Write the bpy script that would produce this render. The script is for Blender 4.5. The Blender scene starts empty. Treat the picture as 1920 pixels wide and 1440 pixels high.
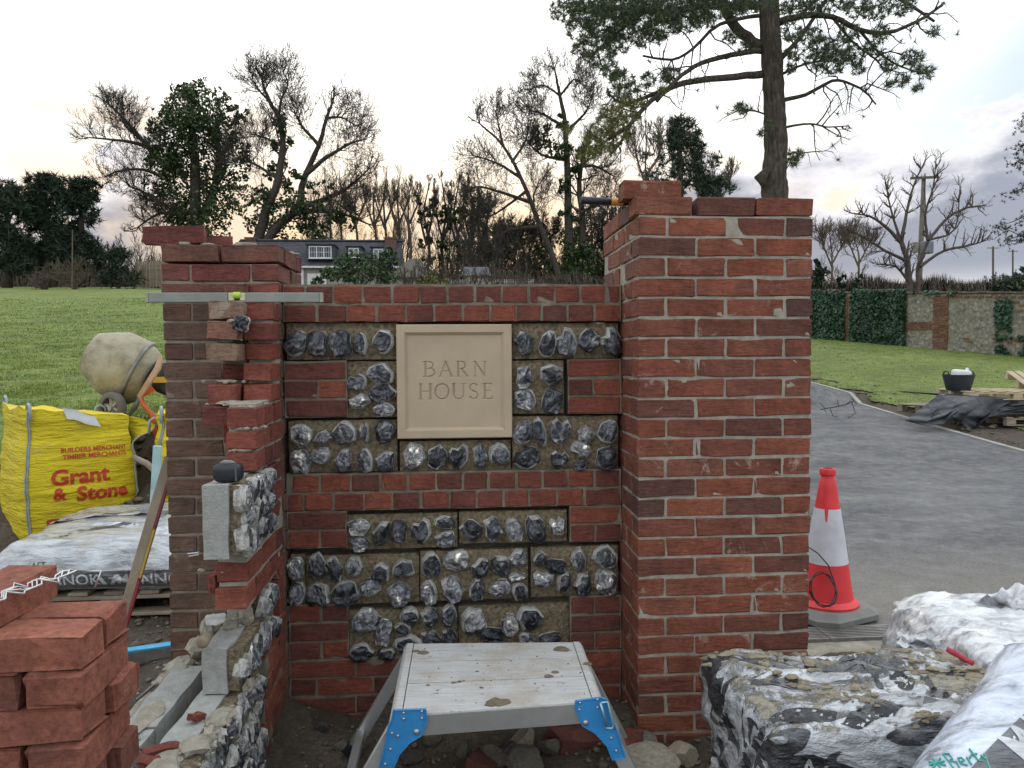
import bpy, bmesh, math, random
import numpy as np
from mathutils import Vector, Matrix, noise as mnoise
random.seed(7)
rng = np.random.default_rng(11)
SC = bpy.context.scene
COL = SC.collection

# ------------------------------------------------------------------ camera
F_PX, YAW, PIT, ROL, CAM_H = 1443.6, -.0749, .0424, -.0058, 1.534
FW = Vector((-math.sin(YAW)*math.cos(PIT), math.cos(YAW)*math.cos(PIT), -math.sin(PIT)))
_r = Vector((math.cos(YAW), math.sin(YAW), 0)); _u = _r.cross(FW)
RT = _r*math.cos(ROL)+_u*math.sin(ROL)
UP = -_r*math.sin(ROL)+_u*math.cos(ROL)
CAM = Vector((0, 0, CAM_H))
cd = bpy.data.cameras.new('camera'); cam = bpy.data.objects.new('camera', cd); COL.objects.link(cam)
cd.sensor_width = 36; cd.lens = F_PX*36/1920; cd.clip_start = .05; cd.clip_end = 3000
M = Matrix((RT, UP, -FW)).transposed().to_4x4(); M.translation = CAM
cam.matrix_world = M
SC.camera = cam

# ------------------------------------------------------------------ sky, sun, exposure
SUN_EL, SUN_AZ = math.radians(9), math.radians(-3)      # low, behind the trees, straight ahead
SUN_DIR = Vector((math.sin(SUN_AZ)*math.cos(SUN_EL), math.cos(SUN_AZ)*math.cos(SUN_EL), math.sin(SUN_EL)))
SC.view_settings.view_transform = 'Standard'; SC.view_settings.look = 'None'
SC.view_settings.exposure = 0.52; SC.view_settings.gamma = 1; SC.view_settings.use_curve_mapping = False

class NT:
    """small node helper"""
    def __init__(s, tree): s.t = tree; s.n = tree.nodes; s.l = tree.links
    def node(s, typ, **kw):
        n = s.n.new(typ)
        for k, v in kw.items(): setattr(n, k, v)
        return n
    def put(s, sock, v):
        if v is None: return
        if isinstance(v, bpy.types.NodeSocket): s.l.new(v, sock)
        else: sock.default_value = v
    def math(s, op, a, b=None, c=None, clamp=False):
        n = s.node('ShaderNodeMath', operation=op, use_clamp=clamp)
        for i, v in enumerate((a, b, c)): s.put(n.inputs[i], v)
        return n.outputs[0]
    def vmath(s, op, a, b=None):
        n = s.node('ShaderNodeVectorMath', operation=op)
        s.put(n.inputs[0], a); s.put(n.inputs[1], b)
        return n.outputs['Value'] if op in ('DOT_PRODUCT', 'LENGTH') else n.outputs['Vector']
    def noise(s, vec, scale, detail=3, rough=.55, w=None, dist=0):
        n = s.node('ShaderNodeTexNoise', noise_dimensions='4D' if w is not None else '3D')
        s.put(n.inputs['Vector'], vec); n.inputs['Scale'].default_value = scale
        n.inputs['Detail'].default_value = detail; n.inputs['Roughness'].default_value = rough
        n.inputs['Distortion'].default_value = dist
        if w is not None: s.put(n.inputs['W'], w)
        return n.outputs['Fac']
    def ramp(s, fac, stops, interp='LINEAR'):
        n = s.node('ShaderNodeValToRGB'); n.color_ramp.interpolation = interp
        e = n.color_ramp.elements
        while len(e) < len(stops): e.new(.5)
        for i, (p, c) in enumerate(stops):
            e[i].position = p; e[i].color = (c[0], c[1], c[2], 1) if not isinstance(c, (int, float)) else (c, c, c, 1)
        s.put(n.inputs['Fac'], fac); return n.outputs['Color']
    def sstep(s, x, a, b, lo=0, hi=1):
        n = s.node('ShaderNodeMapRange', interpolation_type='SMOOTHSTEP')
        s.put(n.inputs['Value'], x); s.put(n.inputs['From Min'], a); s.put(n.inputs['From Max'], b)
        n.inputs['To Min'].default_value = lo; n.inputs['To Max'].default_value = hi
        return n.outputs['Result']
    def mix(s, fac, a, b, blend='MIX'):
        n = s.node('ShaderNodeMix', data_type='RGBA', blend_type=blend, clamp_factor=True)
        s.put(n.inputs[0], fac)
        for i, v in ((6, a), (7, b)):
            if isinstance(v, tuple) and len(v) == 3: v = (*v, 1)
            s.put(n.inputs[i], v)
        return n.outputs[2]

world = bpy.data.worlds.new('World'); SC.world = world; world.use_nodes = True
W_ = NT(world.node_tree); W_.n.clear()
out = W_.node('ShaderNodeOutputWorld'); bg = W_.node('ShaderNodeBackground'); bg.inputs['Strength'].default_value = .1
sky = W_.node('ShaderNodeTexSky', sky_type='NISHITA'); sky.sun_disc = False
sky.sun_elevation = SUN_EL; sky.sun_rotation = SUN_AZ; sky.air_density = 1.0; sky.dust_density = 1.5
tc = W_.node('ShaderNodeTexCoord'); D = tc.outputs['Generated']
sep = W_.node('ShaderNodeSeparateXYZ'); W_.put(sep.inputs[0], D)
el = W_.math('MAXIMUM', sep.outputs[2], 0.0)
den = W_.math('ADD', el, .22)
cx = W_.math('DIVIDE', sep.outputs[0], den); cy = W_.math('DIVIDE', sep.outputs[1], den)
cmb = W_.node('ShaderNodeCombineXYZ'); W_.put(cmb.inputs[0], cx); W_.put(cmb.inputs[1], cy); P = cmb.outputs[0]
sd = W_.vmath('DOT_PRODUCT', D, tuple(SUN_DIR)); sdc = W_.math('MAXIMUM', sd, 0.0)
glow = W_.math('POWER', sdc, 22.0)
# high thin veil with a few blue breaks
mpv = W_.node('ShaderNodeMapping'); W_.put(mpv.inputs[0], P); mpv.inputs['Location'].default_value = (3.1, 1.4, 0)
veil = W_.sstep(W_.noise(mpv.outputs[0], .62, 4, .5), .34, .66)
veil = W_.math('MAXIMUM', veil, W_.sstep(sdc, .86, .97))
lum = W_.math('MULTIPLY_ADD', el, 14.0, 7.6)          # an overcast sky brightens toward the zenith
lc = W_.node('ShaderNodeCombineColor'); W_.put(lc.inputs[0], W_.math('MULTIPLY', lum, .97)); W_.put(lc.inputs[1], lum); W_.put(lc.inputs[2], W_.math('MULTIPLY', lum, 1.03))
veilc = W_.mix(glow, lc.outputs[0], (17, 16, 14.4))
skyc = W_.mix(1.0, sky.outputs[0], (.62, .74, .82), 'MULTIPLY')
base = W_.mix(veil, W_.mix(.65, skyc, (6.6, 7.5, 8.3)), veilc)
# warm band on the horizon toward the sun
warm = W_.math('MULTIPLY', W_.sstep(el, .33, .13), W_.sstep(sdc, .72, .97))
base = W_.mix(warm, base, (8.4, 6.2, 3.9))
# low bank of grey cumulus
mp = W_.node('ShaderNodeMapping'); W_.put(mp.inputs[0], D); mp.inputs['Scale'].default_value = (1, 1, 2.2)
nb = W_.noise(mp.outputs[0], 5.5, 6, .58)
thr = W_.math('MULTIPLY_ADD', nb, .40, .035)
bank = W_.math('MULTIPLY', W_.sstep(W_.math('SUBTRACT', thr, el), -.006, .016), W_.sstep(el, .045, .10))
bank = W_.math('MULTIPLY', bank, W_.sstep(sdc, .985, .93))
bankc = W_.mix(W_.sstep(W_.math('SUBTRACT', thr, el), .0, .09), (7.4, 7.3, 7.7), (2.4, 2.6, 3.25))
base = W_.mix(W_.math('MULTIPLY', bank, .92), base, bankc)
# small puffs nearer the sun
pn = W_.noise(mp.outputs[0], 7.5, 5, .55)
puff = W_.math('MULTIPLY', W_.math('MULTIPLY', W_.sstep(pn, .50, .61), W_.sstep(sdc, .86, .94)), W_.math('MULTIPLY', W_.sstep(el, .10, .16), W_.sstep(el, .32, .24)))
base = W_.mix(W_.math('MULTIPLY', puff, .85), base, (7.4, 5.9, 4.6))
W_.put(bg.inputs['Color'], base); W_.l.new(bg.outputs[0], out.inputs['Surface'])

sl = bpy.data.lights.new('sun', 'SUN'); sl.energy = .8; sl.angle = math.radians(12); sl.color = (1, .84, .66)
so = bpy.data.objects.new('sun', sl); COL.objects.link(so)
so.rotation_euler = (-SUN_DIR).to_track_quat('-Z', 'Y').to_euler(); so.location = (0, 20, 30)

# ------------------------------------------------------------------ helpers
def ray(px, py): return FW + RT*((px-960)/F_PX) - UP*((py-720)/F_PX)
def at(px, py, d=None, x=None, y=None, z=None):
    """the place that a sight line of the survey photo meets a given depth or plane"""
    r = ray(px, py)
    if d is not None: return CAM + r*d
    if x is not None: return CAM + r*((x-CAM.x)/r.x)
    if y is not None: return CAM + r*((y-CAM.y)/r.y)
    return CAM + r*((z-CAM.z)/r.z)

ORG = {}
def tag(o, label=None, cat=None, group=None, kind=None):
    if label: o['label'] = label
    if cat: o['category'] = cat
    if group: o['group'] = group
    if kind: o['kind'] = kind
    return o
def thing(name, loc, label, cat, group=None):
    o = bpy.data.objects.new(name, None); COL.objects.link(o); o.location = loc
    o.empty_display_size = .1
    ORG[o.name] = Vector(loc); return tag(o, label, cat, group)
def place(name, mesh, loc, parent=None, rot=None, scale=None):
    o = bpy.data.objects.new(name, mesh); COL.objects.link(o)
    loc = Vector(loc); ORG[o.name] = loc.copy()
    if parent is not None:
        o.parent = parent; loc = loc - ORG[parent.name]
    o.location = loc
    if rot is not None: o.rotation_euler = rot
    if scale is not None: o.scale = scale
    return o

class MB:
    """collects polygons, builds ONE mesh object"""
    def __init__(s): s.v = []; s.f = []; s.m = []; s.mi = 0
    def add(s, vs, fs):
        b = len(s.v); s.v.extend([tuple(v) for v in vs])
        for f in fs: s.f.append([b+i for i in f]); s.m.append(s.mi)
        return s
    def box(s, c, d, rot=None, bev=0):
        hx, hy, hz = d[0]/2, d[1]/2, d[2]/2; c = Vector(c)
        R = rot if isinstance(rot, Matrix) else (Matrix.Rotation(rot, 3, 'Z') if rot else None)
        if bev:
            vs = []; 
            for sx in (-1, 1):
                for sy in (-1, 1):
                    for sz in (-1, 1):
                        vs += [(sx*(hx-bev), sy*(hy-bev), sz*hz), (sx*(hx-bev), sy*hy, sz*(hz-bev)), (sx*hx, sy*(hy-bev), sz*(hz-bev))]
            bm = bmesh.new()
            for v in vs: bm.verts.new(v)
            r = bmesh.ops.convex_hull(bm, input=bm.verts)
            bmesh.ops.dissolve_limit(bm, angle_limit=.01, verts=bm.verts, edges=bm.edges)
            bm.verts.index_update()
            vs = [v.co.copy() for v in bm.verts]; fs = [[v.index for v in f.verts] for f in bm.faces]; bm.free()
        else:
            vs = [Vector((x, y, z)) for x in (-hx, hx) for y in (-hy, hy) for z in (-hz, hz)]
            fs = [(0, 1, 3, 2), (4, 6, 7, 5), (0, 4, 5, 1), (2, 3, 7, 6), (0, 2, 6, 4), (1, 5, 7, 3)]
        vs = [(R @ Vector(v) if R else Vector(v)) + c for v in vs]
        return s.add(vs, fs)
    def tube(s, pts, rads, sides=6, cap=True):
        pts = [Vector(p) for p in pts]
        if isinstance(rads, (int, float)): rads = [rads]*len(pts)
        vs = []; fs = []; n = len(pts); ref = None
        for i, p in enumerate(pts):
            t = (pts[min(i+1, n-1)]-pts[max(i-1, 0)])
            t = t.normalized() if t.length > 1e-9 else Vector((0, 0, 1))
            if ref is None: ref = t.orthogonal().normalized()
            a = (ref - t*ref.dot(t))
            a = a.normalized() if a.length > 1e-6 else t.orthogonal().normalized()
            ref = a; b = t.cross(a)
            for k in range(sides):
                an = 2*math.pi*k/sides
                vs.append(p + (a*math.cos(an)+b*math.sin(an))*rads[i])
        for i in range(n-1):
            for k in range(sides):
                k2 = (k+1) % sides
                fs.append((i*sides+k, i*sides+k2, (i+1)*sides+k2, (i+1)*sides+k))
        if cap and sides > 2:
            fs.append(tuple(reversed(range(sides)))); fs.append(tuple((n-1)*sides+k for k in range(sides)))
        return s.add(vs, fs)
    def lathe(s, prof, o=(0, 0, 0), axis=(0, 0, 1), n=20, cap=(False, False)):
        ax = Vector(axis).normalized(); a = ax.orthogonal().normalized(); b = ax.cross(a); o = Vector(o)
        vs = []; fs = []
        for (r, h) in prof:
            for k in range(n):
                t = 2*math.pi*k/n; vs.append(o+ax*h+(a*math.cos(t)+b*math.sin(t))*r)
        for i in range(len(prof)-1):
            for k in range(n):
                k2 = (k+1) % n; fs.append((i*n+k, i*n+k2, (i+1)*n+k2, (i+1)*n+k))
        if cap[0]: fs.append(tuple(reversed(range(n))))
        if cap[1]: fs.append(tuple((len(prof)-1)*n+k for k in range(n)))
        return s.add(vs, fs)
    def prism(s, poly, h, o=(0, 0, 0), ax=((1, 0, 0), (0, 0, 1), (0, 1, 0))):
        """poly in (u,v), thickness h along w"""
        u, v, w = (Vector(a) for a in ax); o = Vector(o); n = len(poly)
        vs = [o+u*p[0]+v*p[1] for p in poly]+[o+u*p[0]+v*p[1]+w*h for p in poly]
        fs = [tuple(range(n)), tuple(reversed(range(n, 2*n)))]+[(i, i+n, (i+1) % n+n, (i+1) % n) for i in range(n)]
        return s.add(vs, fs)
    def grid(s, fn, nu, nv, u0=0, u1=1, v0=0, v1=1):
        vs = [fn(u0+(u1-u0)*i/nu, v0+(v1-v0)*j/nv) for j in range(nv+1) for i in range(nu+1)]
        fs = [(j*(nu+1)+i, j*(nu+1)+i+1, (j+1)*(nu+1)+i+1, (j+1)*(nu+1)+i) for j in range(nv) for i in range(nu)]
        return s.add(vs, fs)
    def mesh(s, name, mats, smooth=False, fixn=True):
        me = bpy.data.meshes.new(name); me.from_pydata(s.v, [], s.f)
        for m in (mats if isinstance(mats, (list, tuple)) else [mats]): me.materials.append(m)
        if len(me.materials) > 1: me.polygons.foreach_set('material_index', s.m)
        if fixn:
            bm = bmesh.new(); bm.from_mesh(me); bmesh.ops.recalc_face_normals(bm, faces=bm.faces); bm.to_mesh(me); bm.free()
        if smooth: me.polygons.foreach_set('use_smooth', [True]*len(me.polygons))
        me.update(); return me
    def build(s, name, mats, parent=None, smooth=False, fixn=True, center=True, autosmooth=None):
        c = Vector((0, 0, 0))
        if center:
            a = np.array(s.v); lo = a.min(0); hi = a.max(0)
            c = Vector(((lo[0]+hi[0])/2, (lo[1]+hi[1])/2, lo[2])); s.v = [(v[0]-c.x, v[1]-c.y, v[2]-c.z) for v in s.v]
        me = s.mesh(name, mats, smooth, fixn)
        if autosmooth: 
            me.polygons.foreach_set('use_smooth', [True]*len(me.polygons)); me.set_sharp_from_angle(angle=math.radians(autosmooth))
        return place(name, me, c, parent)

def np_mesh(name, verts, tris, mat, smooth=False):
    me = bpy.data.meshes.new(name); verts = np.asarray(verts, np.float32); tris = np.asarray(tris, np.int32)
    k = tris.shape[1]
    me.vertices.add(len(verts)); me.vertices.foreach_set('co', verts.ravel())
    me.loops.add(tris.size); me.loops.foreach_set('vertex_index', tris.ravel())
    me.polygons.add(len(tris)); me.polygons.foreach_set('loop_start', np.arange(0, tris.size, k, dtype=np.int32))
    me.polygons.foreach_set('loop_total', np.full(len(tris), k, np.int32))
    if smooth: me.polygons.foreach_set('use_smooth', np.ones(len(tris), bool))
    me.materials.append(mat); me.update(calc_edges=True); return me

def nz(x, y=0., z=0., s=1.): return mnoise.noise(Vector((x*s, y*s, z*s)))
def fb(x, y=0., z=0., s=1., o=4): return mnoise.fractal(Vector((x*s, y*s, z*s)), 1.0, 2.0, o)
def smooth(a, b, t):
    t = max(0., min(1., (t-a)/(b-a))); return t*t*(3-2*t)

# ------------------------------------------------------------------ materials
def new_mat(name):
    m = bpy.data.materials.new(name); m.use_nodes = True
    t = NT(m.node_tree); b = t.n['Principled BSDF']; return m, t, b
def coords(t, kind='Object'): return t.node('ShaderNodeTexCoord').outputs[kind]
def rnd(t): return t.node('ShaderNodeObjectInfo').outputs['Random']
def bump(t, b, h, strength=.5, dist=.01):
    n = t.node('ShaderNodeBump'); n.inputs['Strength'].default_value = strength; n.inputs['Distance'].default_value = dist
    t.put(n.inputs['Height'], h); t.l.new(n.outputs[0], b.inputs['Normal'])
def simple(name, col, rough=.6, var=.25, scale=8, bumpk=.2, metal=0., bdist=.004, spec=.5, bscale=None, objrand=0., worldco=False):
    m, t, b = new_mat(name)
    co = t.node('ShaderNodeNewGeometry').outputs['Position'] if worldco else coords(t)
    n = t.noise(co, scale, 5, .6)
    lo = tuple(c*(1-var) for c in col); hi = tuple(min(1, c*(1+var)) for c in col)
    c = t.ramp(n, [(.3, lo), (.7, hi)])
    if objrand:
        r = t.math('MULTIPLY_ADD', rnd(t), objrand*2, 1-objrand)
        c = t.mix(1.0, c, r, 'MULTIPLY')
    t.put(b.inputs['Base Color'], c); b.inputs['Roughness'].default_value = rough
    b.inputs['Metallic'].default_value = metal; b.inputs['Specular IOR Level'].default_value = spec
    if bumpk: bump(t, b, t.noise(co, bscale or scale*6, 4, .6), bumpk, bdist)
    return m
def brick_mat(name, stops, smear=(.42, .33, .26), amount=.5, grain=.25, crease=1.0):
    m, t, b = new_mat(name); co = coords(t); r = rnd(t)
    base = t.ramp(r, stops)
    w = t.math('MULTIPLY', r, 57.0); r2 = t.math('FRACT', t.math('MULTIPLY', r, 7.31)); r3 = t.math('FRACT', t.math('MULTIPLY', r, 23.7))
    n1 = t.noise(co, 9, 5, .62, w); n2 = t.noise(co, 70, 4, .65, w)
    base = t.mix(1.0, base, t.ramp(n1, [(.25, .62), (.5, 1.0), (.78, 1.35)]), 'MULTIPLY')
    base = t.mix(1.0, base, t.ramp(n2, [(.3, 1-grain), (.7, 1+grain)]), 'MULTIPLY')
    mpx = t.node('ShaderNodeMapping'); t.put(mpx.inputs[0], co); mpx.inputs['Scale'].default_value = (1, 1, 4.5)
    nd = t.noise(mpx.outputs[0], 17, 5, .65, w, .8)        # drag creases of a hand-thrown face
    base = t.mix(1.0, base, t.ramp(nd, [(.30, 1-.38*crease), (.42, 1-.04*crease), (.7, 1+.12*crease)]), 'MULTIPLY')
    # darker flashed ends on some bricks
    n4 = t.noise(co, 5, 2, .5, t.math('ADD', w, 9.0))
    fl = t.math('MULTIPLY', t.sstep(n4, .52, .66), t.sstep(r3, .45, .7))
    base = t.mix(t.math('MULTIPLY', fl, .42), base, (.075, .040, .038))
    # lime smears and bloom
    n3 = t.noise(co, 15, 7, .72, t.math('ADD', w, 3.0), .6)
    n5 = t.noise(co, 4.5, 2, .5, t.math('ADD', w, 17.0))
    thr = t.math('MULTIPLY_ADD', r2, -.20*amount, .69)
    sm = t.math('MULTIPLY', t.sstep(n3, thr, t.math('ADD', thr, .10)), t.sstep(n5, .40, .56))
    base = t.mix(t.math('MULTIPLY', sm, .72), base, smear)
    t.put(b.inputs['Base Color'], base); b.inputs['Roughness'].default_value = .88; b.inputs['Specular IOR Level'].default_value = .3
    h = t.math('ADD', t.math('MULTIPLY', n2, .5), t.math('ADD', t.math('MULTIPLY', nd, 1.2*crease), t.math('MULTIPLY', n3, .6)))
    bump(t, b, h, .9, .007)
    return m

REDS = [(0, (.098, .050, .041)), (.05, (.128, .054, .041)), (.15, (.165, .060, .041)), (.5, (.200, .068, .042)), (.75, (.222, .069, .040)), (.9, (.245, .085, .048)), (1, (.16, .070, .050))]
M_PILLAR = brick_mat('pillar_brick', REDS, (.44, .32, .25), .85)
M_WALL = brick_mat('wall_brick', [(0, (.108, .045, .036)), (.25, (.150, .050, .038)), (.6, (.198, .060, .040)), (1, (.235, .072, .043))], (.42, .30, .24), .3)
M_PIER = brick_mat('pier_brick', [(0, (.125, .082, .060)), (.5, (.155, .096, .069)), (1, (.175, .090, .064))], (.26, .21, .155), .9, .18)
M_PIERT = brick_mat('pier_top_brick', [(0, (.13, .045, .038)), (.5, (.17, .052, .042)), (1, (.15, .07, .05))], (.33, .24, .18), .4)
M_TOOTH = brick_mat('tooth_brick', [(0, (.18, .055, .043)), (.5, (.225, .066, .048)), (1, (.26, .082, .054))], (.45, .34, .27), .45)
M_SMEAR = brick_mat('mortared_brick', [(0, (.25, .17, .11)), (.5, (.24, .14, .10)), (1, (.22, .10, .07))], (.42, .36, .27), 1.3)
M_STACK = brick_mat('stack_brick', [(0, (.155, .062, .044)), (.35, (.22, .078, .051)), (.7, (.26, .094, .060)), (1, (.295, .11, .07))], (.42, .32, .27), .6, .35, .25)
M_OLDBRICK = brick_mat('old_brick', [(0, (.17, .09, .06)), (.5, (.22, .115, .075)), (1, (.27, .145, .09))], (.4, .33, .25), .5)
M_MORTAR = simple('mortar', (.335, .305, .245), .95, .25, 25, .6, bdist=.006)
M_MORTARD = simple('mortar_damp', (.19, .165, .12), .95, .35, 18, .6, bdist=.006)
M_BED = simple('flint_bed_mortar', (.215, .168, .105), .95, .6, 70, 1., bdist=.012, bscale=150)
M_CONC = simple('concrete_block', (.36, .36, .335), .95, .18, 30, .8, bdist=.006, bscale=120)
M_PALE = simple('pale_mortar', (.33, .30, .235), .95, .25, 22, .8, bdist=.01, bscale=70)
M_STONE = simple('plaque_stone', (.47, .37, .255), .9, .07, 7, .15, bdist=.002, bscale=220)

def flint_mats():
    m, t, b = new_mat('flint_face'); co = coords(t); r = rnd(t); w = t.math('MULTIPLY', r, 91.0)
    n = t.noise(co, 1.5, 4, .58, w, 1.1); n2 = t.noise(co, 4, 2, .5, w); nb_ = t.noise(co, 1.3, 2, .5, w, .6)
    c = t.ramp(n, [(.30, (.014, .015, .020)), (.44, (.042, .044, .054)), (.50, (.125, .130, .140)), (.545, (.042, .044, .053)), (.60, (.14, .143, .145)), (.655, (.34, .335, .315)), (.72, (.66, .65, .61))])  # lighter streaks imitate sky reflections in the colour, among the flint's own mottling
    g = t.ramp(t.math('FRACT', t.math('MULTIPLY', r, 13.7)), [(0, (.6, .61, .66)), (.4, (1.0, 1.0, 1.0)), (.6, (1.8, 1.8, 1.8)), (.8, (3.0, 2.9, 2.75)), (1, (4.2, 3.9, 3.5))])
    c = t.mix(1.0, c, g, 'MULTIPLY')
    t.put(b.inputs['Base Color'], c); t.put(b.inputs['Roughness'], t.ramp(n2, [(.3, .27), (.75, .6)])); b.inputs['Specular IOR Level'].default_value = .55
    bump(t, b, t.math('ADD', t.math('MULTIPLY', nb_, 1.2), t.math('MULTIPLY', n2, .08)), .55, .28)
    m2, t, b = new_mat('flint_rind'); co = coords(t); r = rnd(t); w = t.math('MULTIPLY', r, 61.0)
    n = t.noise(co, 2.2, 5, .65, w)
    c = t.ramp(n, [(.3, (.12, .115, .105)), (.42, (.40, .385, .34)), (.58, (.72, .71, .67))])
    t.put(b.inputs['Base Color'], c); b.inputs['Roughness'].default_value = .6
    bump(t, b, t.noise(co, 6, 4, .6, w), .6, .12)
    return [m, m2]
M_FLINT = flint_mats()
M_GREYSTONE = simple('rubble_stone', (.16, .14, .11), .9, .35, 14, .8, bdist=.01, objrand=.3)
M_MUD = None

# ------------------------------------------------------------------ terrain
def interp(x, xs, ys): return float(np.interp(x, xs, ys))
def ground_base(x, y):
    l = interp(y, [-3, 3, 3.6, 4.2, 5.2, 5.8, 6.4, 75, 140, 900], [.05, .08, .10, .15, .22, .55, .95, 7.75, 10.5, 20])
    r = .12+.0766*(math.log(1+math.exp((min(y, 60)-8.4)*1.2))/1.2)+max(0, y-60)*.03
    near = interp(y, [-3, 2.6, 3.05, 3.3, 3.6], [.04, .03, .03, .10, .12])
    r = r if y > 3.7 else near
    if y > 14: w = smooth(2, 9, x-(y-14)*.02)
    else: w = smooth(-1.2, 2.2, x)
    return l*(1-w)+r*w
def on_drive(x, y, pad=0):
    if y < 3.45: return False
    xl, xr = drive_edges(y); return xl-pad < x < xr+pad
def drive_edges(y):
    xr = interp(y, [3, 9, 15.6, 20, 28, 45, 90], [7.0, 7.22, 7.5, 7.4, 6.0, -2, -26])
    return xr-5.6-.1*max(0, y-16), xr
def ground_z(x, y):
    z = ground_base(x, y)
    if on_drive(x, y, .25): return z-.09
    k = .035 if y < 6 else .02
    b = k*fb(x, y, 1.3, 2.2, 4)
    if y < 5 and x < 1.4: b += .022*fb(x, y, 4.1, 8, 3)
    # heap of dug soil against the sign wall, and the sand tip behind the yellow bag
    b += .10*math.exp(-((y-2.98)/.16)**2)*smooth(.05, .5, fb(x, 1, 7, 3, 2)+.35)*(1 if -.7 < x < .75 else 0)
    b += .26*math.exp(-((x+1.80)/.32)**2-((y-5.95)/.35)**2)*(1+.5*fb(x, y, 2, 4, 3))
    return z+b

def graded(lo, a, b, hi, fine, coarse_growth=1.12, cmax=6.0):
    xs = [a]
    while xs[-1] < b: xs.append(xs[-1]+fine)
    s = fine
    while xs[-1] < hi: s = min(cmax, s*coarse_growth); xs.append(xs[-1]+s)
    s = fine; left = [a]
    while left[-1] > lo: s = min(cmax, s*coarse_growth); left.append(left[-1]-s)
    return np.array(list(reversed(left[1:]))+xs)
def sheet(name, xs, ys, zf, mat, keep=None, kind='structure', smoothf=True):
    nx, ny = len(xs), len(ys); X, Y = np.meshgrid(xs, ys)
    Z = np.array([zf(x, y) for x, y in zip(X.ravel(), Y.ravel())])
    V = np.stack([X.ravel(), Y.ravel(), Z], 1)
    idx = np.arange(nx*ny).reshape(ny, nx)
    q = np.stack([idx[:-1, :-1], idx[:-1, 1:], idx[1:, 1:], idx[1:, :-1]], -1).reshape(-1, 4)
    if keep is not None:
        c = V[q].mean(1); m = np.array([keep(p[0], p[1]) for p in c]); q = q[m]
        used = np.unique(q); mp = -np.ones(len(V), int); mp[used] = np.arange(len(used)); V = V[used]; q = mp[q]
    return tag(place(name, np_mesh(name, V, q, mat, smoothf), (0, 0, 0)), kind=kind)

def mud_mat():
    m, t, b = new_mat('mud'); co = t.node('ShaderNodeNewGeometry').outputs['Position']
    n = t.noise(co, 3.5, 6, .65); n2 = t.noise(co, 40, 5, .7); n3 = t.noise(co, 130, 3, .6)
    c = t.ramp(n, [(.3, (.060, .045, .030)), (.5, (.105, .080, .055)), (.68, (.165, .132, .092))])
    c = t.mix(1.0, c, t.ramp(n2, [(.3, .55), (.7, 1.4)]), 'MULTIPLY')
    c = t.mix(t.sstep(n3, .70, .76), c, (.34, .31, .26))
    t.put(b.inputs['Base Color'], c); t.put(b.inputs['Roughness'], t.ramp(n, [(.3, .6), (.6, .95)]))
    bump(t, b, t.math('ADD', n2, t.math('MULTIPLY', n3, .6)), 1, .03); return m
M_MUD = mud_mat()
def grass_mat(name, blade=False):
    m, t, b = new_mat(name); co = t.node('ShaderNodeNewGeometry').outputs['Position']
    n = t.noise(co, .35, 5, .6); n2 = t.noise(co, 3.2, 5, .65); n3 = t.noise(co, 22, 4, .7)
    c = t.ramp(n2, [(.26, (.125, .14, .055)), (.42, (.17, .225, .062)), (.6, (.23, .29, .086)), (.78, (.31, .32, .135))])
    nw = t.noise(co, .9, 6, .7); c = t.mix(t.math('MULTIPLY', t.sstep(nw, .56, .70), .55), c, (.17, .14, .075))
    c = t.mix(1.0, c, t.ramp(n, [(.3, (.78, .80, .72)), (.7, (1.25, 1.2, 1.05))]), 'MULTIPLY')
    if not blade: c = t.mix(1.0, c, t.ramp(n3, [(.3, .5), (.7, 1.4)]), 'MULTIPLY')
    t.put(b.inputs['Base Color'], c); b.inputs['Roughness'].default_value = .8; b.inputs['Specular IOR Level'].default_value = .2
    if not blade: bump(t, b, t.math('ADD', n2, n3), 1, .06)
    return m
M_GRASS = grass_mat('grass'); M_BLADE = grass_mat('grass_blade', True)
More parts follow.
